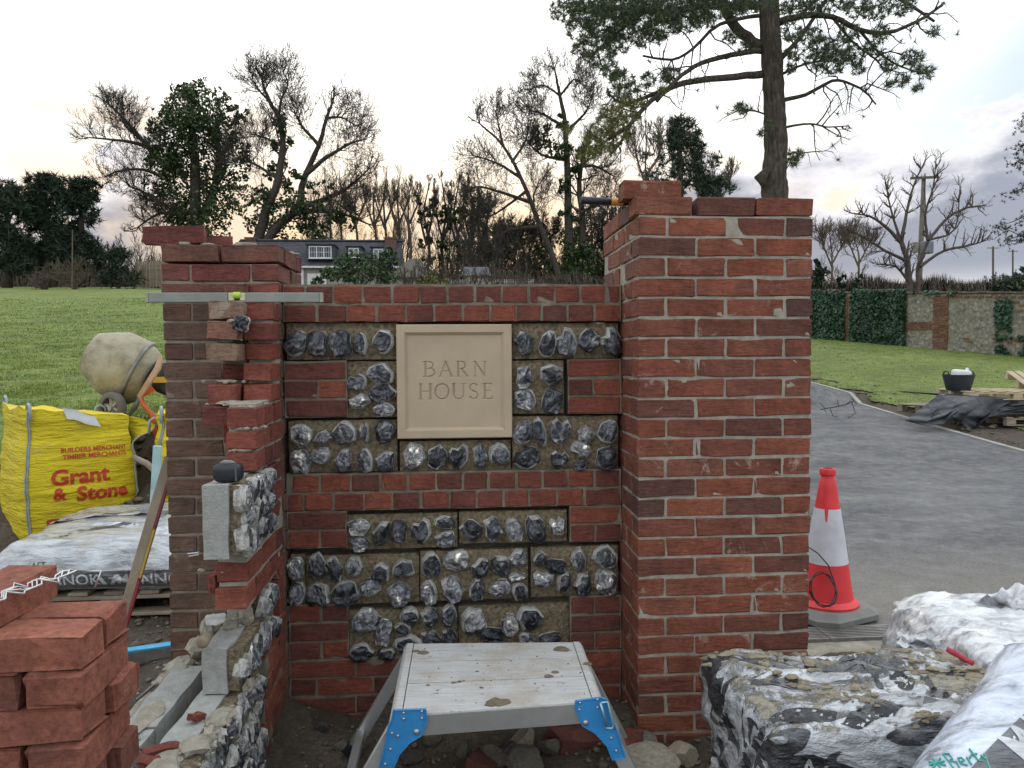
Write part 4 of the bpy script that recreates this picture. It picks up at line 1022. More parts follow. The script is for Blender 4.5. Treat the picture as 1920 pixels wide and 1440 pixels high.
# ------------------------------------------------------------------ rubble in front of the wall
def rock_mesh(seed):
    r = random.Random(seed); bm = bmesh.new(); bmesh.ops.create_icosphere(bm, subdivisions=2, radius=.5)
    for k in range(9):
        n = Vector((r.gauss(0, 1), r.gauss(0, 1), r.gauss(0, 1))).normalized()
        bmesh.ops.bisect_plane(bm, geom=bm.verts[:]+bm.edges[:]+bm.faces[:], plane_co=n*r.uniform(.24, .40), plane_no=n, clear_outer=True)
        bmesh.ops.holes_fill(bm, edges=[e for e in bm.edges if e.is_boundary])
    me = bpy.data.meshes.new('stone'); bm.to_mesh(me); bm.free(); return me
def rubble(px, py, w, label, mat, h=.7, name='rubble_stone', zb=None):
    p = at(px, py, z=.06); z = ground_z(p.x, p.y); p = at(px, py, z=z+.02)
    me = rock_mesh(int(px*7+py)); me.materials.append(mat)
    s = w*(p-CAM).length/F_PX*1.45
    return tag(place(name, me, (p.x, p.y, ground_z(p.x, p.y)+s*h*.28), None, (random.uniform(-.3, .3), random.uniform(-.3, .3), random.random()*6), (s, s*.8, s*h)), label, 'stone', 'rubble in front of the sign wall')
M_RF = simple('broken_flint', (.085, .08, .07), .55, .6, 10, .8, bdist=.01)
rubble(812, 1374, 34, 'grey-brown lump of stone just right of the left blue bracket', M_GREYSTONE, .9)
rubble(922, 1388, 62, 'flat muddy slab of stone left of the pale rubble block', M_GREYSTONE, .4)
rubble(979, 1376, 50, 'pale square-faced rubble block in the middle under the platform', simple('pale_rubble', (.26, .225, .16), .9, .3, 14, .7), .95)
rubble(955, 1412, 44, 'dark broken flint in front of the pale rubble block', M_RF, .7)
rubble(1028, 1372, 30, 'brown stone between the pale block and the half-buried brick', M_GREYSTONE, .8)
rubble(985, 1432, 60, 'grey stone at the bottom edge below the pale rubble block', M_GREYSTONE, .6)
rubble(1205, 1372, 36, 'brown clod against the foot of the tall pillar', M_GREYSTONE, .8)
rubble(1275, 1420, 48, 'pale stone lying at the front foot of the tall pillar', simple('pale_rubble2', (.33, .28, .21), .9, .3, 14, .7), .6)
rubble(1212, 1428, 80, 'flat pale slab at the bottom edge right of the platform', simple('pale_rubble3', (.31, .28, .215), .9, .3, 14, .7), .35)
rubble(770, 1415, 30, 'small dark stone under the left end of the platform', M_RF, .7)
rubble(870, 1365, 24, 'small brown stone behind the platform front lip', M_GREYSTONE, .7)
rubble(1135, 1350, 28, 'brown stone close to the right blue bracket', M_GREYSTONE, .7)
rubble(600, 1350, 24, 'small flint on the mud left of the platform', M_RF, .7)
rubble(640, 1392, 20, 'tiny pale stone on the mud beside the platform leg', M_GREYSTONE, .7)
def gbrick(px, py, rot, label, L=BL, mat=M_WALL):
    p = at(px, py, z=.07); z = ground_z(p.x, p.y); loose_brick((p.x, p.y, z+.015), rot, label, 'bricks lying in the mud', mat, L=L, rag=2.5)
gbrick(1082, 1388, (.15, .25, .5), 'dark brick half buried in the mud under the platform right end')
gbrick(905, 1440, (.3, .2, 1.2), 'bright red brick end at the bottom edge under the platform', .12)
gbrick(1175, 1395, (.1, .5, 1.5), 'broken dark brick leaning at the left foot of the tall pillar', .13)

# ------------------------------------------------------------------ traffic cone, cable, drain
def cone():
    c = at(1549, 1149, z=.135); c.z = ground_base(c.x, c.y)+.010
    co_ = thing('traffic_cone', c, 'red and white traffic cone on a grey base beside the tall pillar', 'traffic cone')
    red = simple('cone_red', (.74, .040, .045), .5, .16, 7, .1); wh = simple('cone_sleeve', (.60, .585, .63), .55, .14, 7, .15)
    O_ = c+Vector((0, 0, .062)); H = .70; r = lambda h: .138*(1-h/H)+.034*(h/H)
    mb = MB(); mb.lathe([(.162, 0), (.163, .012), (.150, .022), (r(.03), .034), (r(.15), .15), (r(.225), .225)], O_, n=32); mb.build('lower_body', red, co_, autosmooth=40)
    mb = MB(); mb.lathe([(r(.225)+.0025, .222), (r(.35)+.003, .35), (r(.508)+.0025, .508)], O_, n=32); sl2 = mb.build('reflective_sleeve', wh, co_, autosmooth=40)
    mb = MB(); mb.lathe([(r(.50), .50), (r(.62), .62), (r(.66), .66), (.034, .668), (.034, .678), (.041, .684), (.042, .70), (.037, .715), (.028, .716), (.026, .60)], O_, n=32); mb.build('upper_body', red, co_, autosmooth=40)
    mb = MB(); tri = []
    for i in range(9):
        t = i/8; an = math.radians(232+t*16); dh = .07*math.sin(math.pi*t)**.8; tri.append((an, dh))
    for (a0, d0), (a1, d1) in zip(tri[:-1], tri[1:]):
        q = []
        for an, dh in ((a0, 0), (a1, 0), (a1, d1), (a0, d0)): rr = r(.51-dh)+.004; q.append(O_+Vector((math.cos(an)*rr, math.sin(an)*rr, .512-dh)))
        mb.add(q, [(0, 1, 2, 3)])
    mb.build('peeled_patch', red, co_)
    def octa(s, ch): return [(s, s-ch), (s-ch, s), (-s+ch, s), (-s, s-ch), (-s, -s+ch), (-s+ch, -s), (s-ch, -s), (s, -s+ch)]
    vs = []; L = [(.190, .07, 0), (.208, .075, .008), (.208, .075, .035), (.195, .07, .042), (.165, .055, .062)]
    for s, ch, h in L:
        for x, y in octa(s, ch): vs.append(c+Matrix.Rotation(.40, 3, 'Z') @ Vector((x*1.08, y, h)))
    mb = MB(); mb.add(vs, [(i*8+k, i*8+(k+1) % 8, (i+1)*8+(k+1) % 8, (i+1)*8+k) for i in range(len(L)-1) for k in range(8)]+[tuple(range(8))[::-1], tuple(range(32, 40))])
    mb.build('base', simple('cone_base', (.20, .20, .185), .85, .15, 9, .4, bdist=.003), co_)
    # loop of black cable hung down the front
    mb = MB(); pts = [c+Vector((-.17, -.10, .40)), c+Vector((-.11, -.125, .36)), c+Vector((-.06, -.138, .30)), c+Vector((-.035, -.15, .22))]
    for k in range(38):
        an = math.radians(10-k*26); rr = .078+.006*math.sin(k*1.1); lean = .024
        pts.append(c+Vector((-.100+math.cos(an)*rr*.86, -.165+.0+.03*math.sin(an)-.004*math.sin(k*.7), .185+math.sin(an)*rr)))
    mb.tube(pts, .0034, 6); tag(mb.build('cable', M_BLACK, smooth=True), 'thin black cable looped against the front of the traffic cone', 'cable')
cone()
def drain():
    dg = thing('drain_grate', (2.6, 3.68, ground_base(2.6, 3.7)), 'long steel channel drain grate across the end of the drive', 'drain')
    for k in range(8):
        mb = MB(); y = 3.545+k*.0205; n = 12
        for i in range(n):
            x0, x1 = 1.36+i*.44, 1.36+(i+1)*.44
            mb.box(((x0+x1)/2, y, ground_base((x0+x1)/2, 3.68)+.010), (x1-x0-.004, .0105 if 0 < k < 7 else .016, .02))
        mb.build('bar', M_STEEL, dg)
    mb = MB(); mb.grid(lambda u, v: (1.36+u*5.3, 3.537+v*.16, ground_base(1.36+u*5.3, 3.68)+.0015), 12, 1); mb.build('channel', M_BLACK, dg, fixn=False)
drain()

# ------------------------------------------------------------------ wrapped packs of cement bags
def wrap_mat(name, tint=(.70, .72, .74), dirt=.35, rough=.28, coat=.3, bd=.030):
    m, t, b = new_mat(name); co = t.node('ShaderNodeNewGeometry').outputs['Position']
    mp = t.node('ShaderNodeMapping'); t.put(mp.inputs[0], co); mp.inputs['Rotation'].default_value = (0, 0, .5); mp.inputs['Scale'].default_value = (.6, 2.4, 1.5)
    n = t.noise(mp.outputs[0], 9, 6, .65, None, .6); n2 = t.noise(co, 5, 5, .7); n3 = t.noise(mp.outputs[0], 30, 4, .6)
    c = t.ramp(n, [(.36, tuple(x*.34 for x in tint)), (.44, tuple(x*.72 for x in tint)), (.53, tint), (.63, tuple(min(1, x*1.2) for x in tint))])  # grey to white streaks paint the shading of the folds into the colour
    c = t.mix(t.math('MULTIPLY', t.sstep(n2, .52, .70), dirt), c, (.36, .31, .23))
    t.put(b.inputs['Base Color'], c); t.put(b.inputs['Roughness'], t.ramp(n2, [(.4, rough), (.7, rough+.3)])); b.inputs['Specular IOR Level'].default_value = .6
    b.inputs['Coat Weight'].default_value = coat; b.inputs['Coat Roughness'].default_value = .12
    bump(t, b, t.math('ADD', n, t.math('MULTIPLY', n3, .45)), .9, bd); return m
M_WRAP = wrap_mat('clear_wrap', (.47, .49, .515), .6, .16, .9); M_WRAPB = wrap_mat('bluish_wrap', (.56, .61, .71), .14, .22, .6, .014); M_SHEET = wrap_mat('milky_sheet', (.70, .71, .73), .14, .3, .5, .010)
M_PRINT = wrap_mat('black_print', (.030, .032, .038), .25, .25); M_PRINTG = wrap_mat('grey_print', (.12, .125, .135), .2, .3); M_LETW = wrap_mat('white_lettering', (.60, .61, .62), .15, .35)
def wrap_printed():
    """thin clear film over grey bags: bold black print broken up by the folds, mortar dust on top"""
    m, t, b = new_mat('printed_wrap'); co = t.node('ShaderNodeNewGeometry').outputs['Position']
    mp = t.node('ShaderNodeMapping'); t.put(mp.inputs[0], co); mp.inputs['Rotation'].default_value = (0, 0, .35); mp.inputs['Scale'].default_value = (.55, 2.2, 1.3)
    n = t.noise(mp.outputs[0], 11, 5, .6, None, .5); n2 = t.noise(co, 7.5, 6, .72); n3 = t.noise(mp.outputs[0], 26, 4, .6); nb = t.noise(mp.outputs[0], 5.2, 2, .4, None, 1.4); n5 = t.noise(co, 3.2, 3, .5)
    c = t.ramp(n, [(.34, (.20, .205, .215)), (.45, (.42, .435, .455)), (.55, (.60, .615, .635)), (.66, (.78, .79, .80))])  # fold shading put into the film colour as grey and pale streaks
    sx = t.node('ShaderNodeSeparateXYZ'); t.put(sx.inputs[0], co)
    left = t.sstep(sx.outputs[0], 1.30, .85)
    pr = t.sstep(t.math('ADD', nb, t.math('MULTIPLY', left, .07)), .562, .580)
    c = t.mix(t.math('MULTIPLY', pr, .93), c, t.ramp(n3, [(.4, (.018, .019, .024)), (.65, (.05, .052, .06)), (.75, (.16, .165, .175))]))
    g = t.node('ShaderNodeNewGeometry'); sn = t.node('ShaderNodeSeparateXYZ'); t.put(sn.inputs[0], g.outputs['Normal'])
    du = t.math('MULTIPLY', t.sstep(t.math('ADD', n2, t.math('MULTIPLY', n5, .5)), .76, .86), t.sstep(sn.outputs[2], .3, .8))
    c = t.mix(t.math('MULTIPLY', du, .9), c, t.ramp(n2, [(.4, (.20, .17, .115)), (.7, (.40, .35, .26))]))
    t.put(b.inputs['Base Color'], c); t.put(b.inputs['Roughness'], t.math('MULTIPLY_ADD', du, .6, .2)); b.inputs['Specular IOR Level'].default_value = .6
    t.put(b.inputs['Coat Weight'], t.math('MULTIPLY_ADD', du, -.9, .9)); b.inputs['Coat Roughness'].default_value = .1
    bump(t, b, t.math('ADD', n, t.math('ADD', t.math('MULTIPLY', n3, .5), t.math('MULTIPLY', du, .5))), 1, .032); return m
class Pack:
    """soft rounded block under plastic: pt() maps a face coordinate to the wrinkled skin"""
    def __init__(s, c, h, r, rot, amp, seed, sag=.0, wr=(1., 1.)):
        s.c = Vector(c); s.h = h; s.r = r; s.R = rot if isinstance(rot, Matrix) else Matrix.Rotation(rot, 3, 'Z'); s.amp = amp; s.seed = seed; s.sag = sag; s.wr = wr
    def skin(s, p, off=0.):
        h, r = s.h, s.r
        i = Vector([max(-h[k]+r, min(h[k]-r, p[k])) for k in range(3)]); d = p-i
        if d.length < 1e-7:
            k = max(range(3), key=lambda k: abs(p[k])/h[k]); d = Vector((0, 0, 0)); d[k] = math.copysign(1, p[k])
        n = d.normalized(); q = i+n*r
        ac = p.y+.38*p.x+.06*fb(p.x*2, p.y*2, s.seed, 1, 2)+.5*p.z; fold = 1-abs(mnoise.noise(Vector((p.x*1.7*s.wr[0]+s.seed, ac*13*s.wr[1], p.z*4+s.seed*3))))*2.2
        fine = .8*fb(p.x*3.5*s.wr[0]+s.seed, ac*30*s.wr[1], p.z*8, 1, 3)
        big = fb(p.x*2.3+s.seed, p.y*2.3, p.z*3, 1, 2)
        q = q+n*(s.amp*(.9*max(0, fold)**3+.5*fine)+s.amp*1.6*big+off)
        q.z -= s.sag*(p.x/h[0])**2
        return s.R @ q+s.c
    def face(s, a, b, which, off=.0015):
        h = s.h
        if which == 'front': return s.skin(Vector((a, -h[1], b)), off)
        if which == 'top': return s.skin(Vector((a, b, h[2])), off)
        if which == 'left': return s.skin(Vector((-h[0], -a, b)), off)
    def body(s, name, mat, parent, n=34):
        bm = bmesh.new(); bmesh.ops.create_cube(bm, size=2); bmesh.ops.subdivide_edges(bm, edges=bm.edges[:], cuts=n, use_grid_fill=True); bm.verts.index_update()
        mb = MB(); mb.add([s.skin(Vector((v.co.x*s.h[0], v.co.y*s.h[1], v.co.z*s.h[2]))) for v in bm.verts], [[v.index for v in f.verts] for f in bm.faces]); bm.free()
        return mb.build(name, mat, parent, smooth=True)
    def print_(s, pts, which, mat, parent, name='print', off=.0016): return conform(name, poly_bm(pts), lambda a, b: s.face(a, b, which, off), mat, parent, .022)
    def text(s, body, size, which, a, b, mat, parent, rot=0., bold=.015, off=.003):
        cs, sn = math.cos(rot), math.sin(rot)
        return conform('lettering', text_geo(body, size, bold), lambda u, v: s.face(a+u*cs-v*sn, b+u*sn+v*cs, which, off), mat, parent, .018)
def blob(cx, cy, rx, ry, n=16, seed=0, k=.3): return [(cx+rx*math.cos(2*math.pi*i/n)*(1+k*nz(math.cos(2*math.pi*i/n)*1.5+seed, math.sin(2*math.pi*i/n)*1.5, seed)), cy+ry*math.sin(2*math.pi*i/n)*(1+k*nz(math.cos(2*math.pi*i/n)*1.5, seed, math.sin(2*math.pi*i/n)*1.5))) for i in range(n)]

# near right: front pack
pkA = thing('cement_pack', (1.30, 2.28, .04), 'mud-splashed plastic-wrapped cement bags with black print, front right', 'cement bags', 'wrapped cement bags')
PA = Pack((1.375, 2.27, .262), (.52, .27, .225), .045, -.02, .024, 3.1, 0, (1, 1))
PA.body('wrapping', wrap_printed(), pkA, 48)
# black printed panels with pale strokes, as the folds show them
PA.print_([(-.51, -.22), (-.20, -.22), (-.26, -.02), (-.36, .10), (-.44, .14), (-.515, .10)], 'front', M_PRINT, pkA)
PA.print_([(-.5, .145), (-.40, .165), (-.22, .10), (-.25, .04), (-.42, .10), (-.50, .09)], 'front', M_PRINT, pkA)
PA.print_([(-.12, .03), (.02, .06), (.30, .12), (.50, .14), (.50, -.22), (-.10, -.22)], 'front', M_PRINTG, pkA)
PA.print_([(-.26, .24), (-.14, .25), (.02, .11), (-.10, .06)], 'left', M_PRINT, pkA)
PA.text('M', .17, 'front', .02, -.04, M_LETW, pkA, .1, .0); PA.text('CEM', .13, 'front', .27, .05, M_LETW, pkA, .25, .0)
PA.text('OK', .12, 'front', -.40, -.05, M_LETW, pkA, -.8, .0); PA.text('NO', .09, 'front', -.36, .095, M_LETW, pkA, -.35, .0)
PA.print_(blob(-.40, -.20, .09, .045, 18, 2, .5), 'top', M_PRINT, pkA)
PA.print_(blob(-.10, .15, .10, .05, 18, 5, .5), 'top', M_PRINTG, pkA); PA.print_(blob(.06, .12, .05, .03, 14, 6, .5), 'top', M_PRINTG, pkA)
PA.text('101', .15, 'top', .01, -.01, M_PRINT, pkA, -.25, .015); PA.text('CO', .12, 'top', -.06, .10, M_PRINTG, pkA, -.2, .01)
PA.print_([(-.30, -.235), (-.10, -.11), (-.06, -.16), (-.26, -.265)], 'top', M_PRINT, pkA)
for k in range(8):
    a, b = random.uniform(-.44, .30), random.uniform(-.25, .24); sl2 = random.uniform(-.5, -.15); L2 = random.uniform(.03, .11); w2 = random.uniform(.006, .02)
    PA.print_([(a, b), (a+L2*.5, b+L2*.5*sl2+w2), (a+L2, b+L2*sl2), (a+L2*.5, b+L2*.5*sl2-w2*.6)], 'top', random.choice((M_PRINT, M_PRINTG, M_PRINTG)), pkA)
for k in range(10):
    a, b = random.uniform(-.48, .1), random.uniform(-.1, .2); L2 = random.uniform(.05, .14); w2 = random.uniform(.008, .02)
    PA.print_([(a, b), (a+L2*.5, b-L2*.2+w2), (a+L2, b-L2*.5), (a+L2*.45, b-L2*.3-w2)], 'front', random.choice((M_PRINT, M_PRINT, M_PRINTG)), pkA)
pts = []
def mudtop(a, b, rx, ry):
    for k in range(16):
        s = .6 if k == 0 else random.uniform(.12, .5); da, db = (0, 0) if k == 0 else (random.gauss(0, rx*.8), random.gauss(0, ry*.8))
        q = PA.face(a+da, b+db, 'top', .0); pts.append((q.x, q.y, q.z+.001, rx*s*random.uniform(.5, 1.1), ry*s*random.uniform(.5, 1.1), .0105*s**.6))
for a, b, rx, ry in ((-.44, .20, .07, .03), (-.36, .17, .05, .035), (-.20, .20, .05, .04), (-.15, .18, .04, .025), (-.33, .02, .05, .03), (-.24, -.05, .05, .028), (-.17, -.12, .045, .03), (-.40, .08, .04, .025), (.20, .10, .09, .05), (.28, .05, .08, .05), (.34, .12, .06, .04), (.33, -.02, .06, .05), (.30, -.10, .05, .04), (.22, .17, .06, .03), (.36, .19, .05, .03), (.26, -.17, .04, .04), (.12, .12, .05, .03), (-.05, -.235, .05, .02), (-.30, .23, .04, .02), (.05, .22, .05, .02)): mudtop(a, b, rx, ry)
q = PA.face(.02, -.17, 'front', 0); pts += [(q.x+.1, q.y-.01, q.z, .07, .04, .03), (q.x-.03, q.y-.012, q.z+.05, .035, .02, .012)]
for _ in range(70): a, b = random.uniform(-.48, .45), random.uniform(-.25, .26); q = PA.face(a, b, 'top', 0); r = random.uniform(.004, .014); pts.append((q.x, q.y, q.z, r, r*.8, .003))
lumps(None, pts, M_DIRT, 'mud_splashes')
# second pack carrying the loose sheet, and the bag lying over both
pkB = thing('cement_pack', (2.15, 2.65, .05), 'cement bags under milky crumpled plastic sheet, back right', 'cement bags', 'wrapped cement bags')
PB = Pack((2.25, 2.62, .30), (.55, .34, .25), .10, -.05, .028, 8.4); PB.body('wrapping', M_SHEET, pkB, 36)
PB.print_([(-.43, -.26), (-.24, -.22), (-.26, -.30), (-.44, -.32)], 'top', M_PRINT, pkB)
def loose_sheet():
    mb = MB(); P0 = at(1682, 1205, d=2.78)
    top = [(1682, 1190), (1705, 1182), (1745, 1172), (1790, 1152), (1835, 1134), (1868, 1112), (1900, 1106), (1960, 1098), (2060, 1090)]
    bot = [(1680, 1216), (1710, 1222), (1755, 1232), (1800, 1240), (1850, 1238), (1890, 1236), (1930, 1230), (1990, 1225), (2080, 1225)]
    def fn(u, v):
        t = u*(len(top)-1); i = min(int(t), len(top)-2); f = t-i
        a = [top[i][k]*(1-f)+top[i+1][k]*f for k in (0, 1)]; b = [bot[i][k]*(1-f)+bot[i+1][k]*f for k in (0, 1)]
        px, py = b[0]*(1-v)+a[0]*v, b[1]*(1-v)+a[1]*v
        d = 2.66+.34*v+.06*math.sin(v*7+u*5)+.05*fb(u*6, v*4, 2, 1, 3)
        q = at(px, py, d=d); return q+Vector((0, 0, .016*fb(u*14, v*9, 5, 1, 4)+.02*(1-abs(nz(u*9+v*5, v*3-u*6, 3)))**3))
    mb.grid(fn, 70, 26)
    o = mb.build('plastic_sheet', M_SHEET, smooth=True, fixn=False); md = o.modifiers.new('t', 'SOLIDIFY'); md.thickness = .0015
    tag(o, 'crumpled milky white plastic sheet flung over the packs at the right edge', 'plastic sheet')
loose_sheet()
A1, A2 = at(1682, 1462, d=1.74), at(1890, 1208, d=2.16); eD = (A2-A1).normalized(); nD = Vector((-.22, -.52, .78)); nD = (nD-eD*nD.dot(eD)).normalized(); bD = nD.cross(eD); R_ = Matrix((eD, bD, nD)).transposed()
pkD = thing('cement_bag', (1.48, 1.66, .45), 'bluish white plastic cement bag with black panel slumped over the packs, front right', 'cement bag', 'wrapped cement bags')
PD = Pack(A1.lerp(A2, .55)-bD*.27-nD*.085, (.42, .27, .085), .07, R_, .012, 5.5, .0, (1.2, .6)); PD.body('wrapping', M_WRAPB, pkD, 36)
PD.print_([(-.38, .185), (.38, .125), (.38, -.24), (-.38, -.24)], 'top', M_PRINTG, pkD)
PD.print_([(-.46, .05), (.46, .05), (.46, -.08), (-.46, -.08)], 'front', M_PRINTG, pkD)
PD.text('MAN', .125, 'top', .03, .105, M_LETW, pkD, -.07, .012)
gm = simple('green_marker', (.06, .36, .30), .5)
def scrawl(strokes, a0, b0, k):
    mb = MB()
    for st_ in strokes: mb.tube([PD.face(a0+(x+1.3)*k*.82+y*k*.57, b0-(x+1.3)*k*.57+y*k*.82, 'top', .002) for x, y in st_], .0024, 4)
    mb.build('marker_writing', gm, pkD)
scrawl([[(-1.2, .0), (-.2, .6)], [(-1.2, .6), (-.2, .0)], [(-.7, -.2), (-.7, .8)], [(-1.3, .3), (-.1, .3)],
        [(.2, .9), (.2, -.4)], [(.2, .9), (.6, .8), (.55, .4), (.22, .3), (.68, .15), (.62, -.3), (.2, -.4)], [(.9, .1), (1.3, .2), (1.2, .45), (.95, .4), (.9, .0), (1.3, -.2)], [(1.6, -.2), (1.6, .4), (1.65, .2), (1.9, .4)],
        [(2.2, 1.0), (2.25, .0), (2.5, -.1)], [(2.0, .5), (2.5, .55)], [(2.7, .4), (2.85, .0)], [(3.05, .5), (2.7, -.7)]], -.285, .232, .031)
pkC = thing('cement_pack', (1.55, 1.70, .03), 'lower wrapped cement bags carrying the bluish slumped bag', 'cement bags', 'wrapped cement bags')
Pack(A1.lerp(A2, .5)-bD*.30-nD*.19+Vector((0, 0, -.22)), (.36, .25, .22), .05, math.atan2(eD.y, eD.x), .014, 7.7).body('wrapping', M_WRAP, pkC, 22)
mb = MB(); q = at(1800, 1230, d=2.55); rounded(mb, q, (.042, .012, .009), .006, 3, Matrix.Rotation(.5, 3, 'Y') @ Matrix.Rotation(-.5, 3, 'Z'), lambda p, n_: p+n_*.006*nz(p.x*60, p.y*60, p.z*60)); tag(mb.build('plastic_scrap', simple('red_plastic', (.45, .03, .05), .4), smooth=True), 'crumpled strip of red plastic lying between the packs at the right', 'plastic scrap')

# ------------------------------------------------------------------ timber pallets
def pallet(name_loc, rot, L, Wd, label, mat, group='timber pallets', z0=None, tilt=None):
    c = Vector(name_loc); pt_ = thing('pallet', c, label, 'pallet', group); R = Matrix.Rotation(rot, 3, 'Z')
    if tilt: R = R @ tilt
    def bx(x, y, z, dx, dy, dz, nm):
        me = MB().box((0, 0, 0), (dx, dy, dz), 0, .003).mesh(nm, mat)
        o = place(nm, me, c+R @ Vector((x, y, z)), pt_, R.to_euler()); return o
    for k in range(7): bx(-L/2+.05+k*(L-.1)/6, 0, .122, .10, Wd, .018, 'deck_board')
    for y in (-Wd/2+.05, 0, Wd/2-.05):
        bx(0, y, .10, L, .098, .020, 'stringer_board'); bx(0, y, .009, L, .098, .018, 'base_board')
        for x in (-L/2+.07, 0, L/2-.07): bx(x, y, .055, .14, .095, .07, 'block')
    return pt_

# ------------------------------------------------------------------ left: pallet of cement, bulk bags, mixer
zp = ground_z(-1.85, 4.5)-.02
zp = .155
pallet((-1.80, 4.62, zp), .02, 1.18, .98, 'timber pallet under the white wrapped cement bags, left', M_WOODG)
pkL = thing('cement_pack', (-1.80, 4.60, zp+.13), 'white shrink-wrapped cement bags with dark lettering on the left pallet', 'cement bags', 'wrapped cement bags')
PL = Pack((-1.80, 4.62, zp+.135+.135), (.62, .52, .135), .10, .02, .014, 12.3, .02, (1.4, .5)); 
_sk = PL.skin
def skinL(p, off=0.):
    q = _sk(p, off); t = (p.z+PL.h[2])/(2*PL.h[2]); q.z += .03*max(0, t)*smooth(-.6, .2, p.x)*smooth(.0, .45, .52+p.y)*.9; q.y += .16*max(0, t-.45) if p.y < 0 else 0
    return q
PL.skin = skinL; PL.body('wrapping', M_WRAP, pkL, 34)
PL.print_([(-.56, -.13), (.60, -.13), (.60, -.02), (-.56, -.01)], 'front', M_PRINTG, pkL)
PL.text('MANNOK', .085, 'front', -.24, -.062, M_LETW, pkL, 0, .012); PL.text('MANNOK', .085, 'front', .22, -.066, M_LETW, pkL, 0, .012)
for a in (-.47, -.01):
    for s in (-1, 1): PL.print_([(a+s*.004, -.095), (a+s*.035, -.035), (a+s*.055, -.035), (a+s*.027, -.095)], 'front', M_LETW, pkL, 'logo', .003)
PL.text('AST', .04, 'front', -.36, .025, M_PRINT, pkL, 0, .01); PL.text('CEM', .05, 'top', -.34, -.38, M_PRINT, pkL, .9, .01)
PL.print_([(-.30, -.30), (-.05, -.22), (-.0, -.26), (-.26, -.33)], 'top', M_PRINT, pkL); PL.print_([(.0, -.10), (.12, -.08), (.10, -.14), (.02, -.15)], 'top', M_PRINTG, pkL)
PL.print_([(-.1, .05), (.25, .12), (.22, .04), (-.06, -.01)], 'top', M_PRINTG, pkL); PL.print_([(.2, -.2), (.42, -.12), (.40, -.2), (.24, -.25)], 'top', wrap_mat('buff_paper', (.42, .36, .27)), pkL)

def bag_mat():
    m, t, b = new_mat('yellow_woven'); co = coords(t)
    mp = t.node('ShaderNodeMapping'); t.put(mp.inputs[0], co); mp.inputs['Scale'].default_value = (1, 1, 5.5)
    n = t.noise(mp.outputs[0], 4.5, 6, .62); n2 = t.noise(co, 220, 2, .5); n3 = t.noise(co, 3, 4, .6)
    c = t.ramp(n3, [(.3, (.68, .52, .012)), (.7, (.80, .64, .02))]); c = t.mix(t.math('MULTIPLY', t.sstep(t.noise(co, 6, 6, .7), .54, .72), .5), c, (.38, .30, .10))
    t.put(b.inputs['Base Color'], c); b.inputs['Roughness'].default_value = .5; b.inputs['Specular IOR Level'].default_value = .35
    bump(t, b, t.math('ADD', n, t.math('MULTIPLY', n2, .04)), .9, .05); return m
M_BAG = bag_mat(); M_BAGRED = simple('red_print', (.50, .045, .015), .55, .1, 9, 0); M_STRAP = simple('strap', (.30, .35, .36), .7, .2, 20, .3)
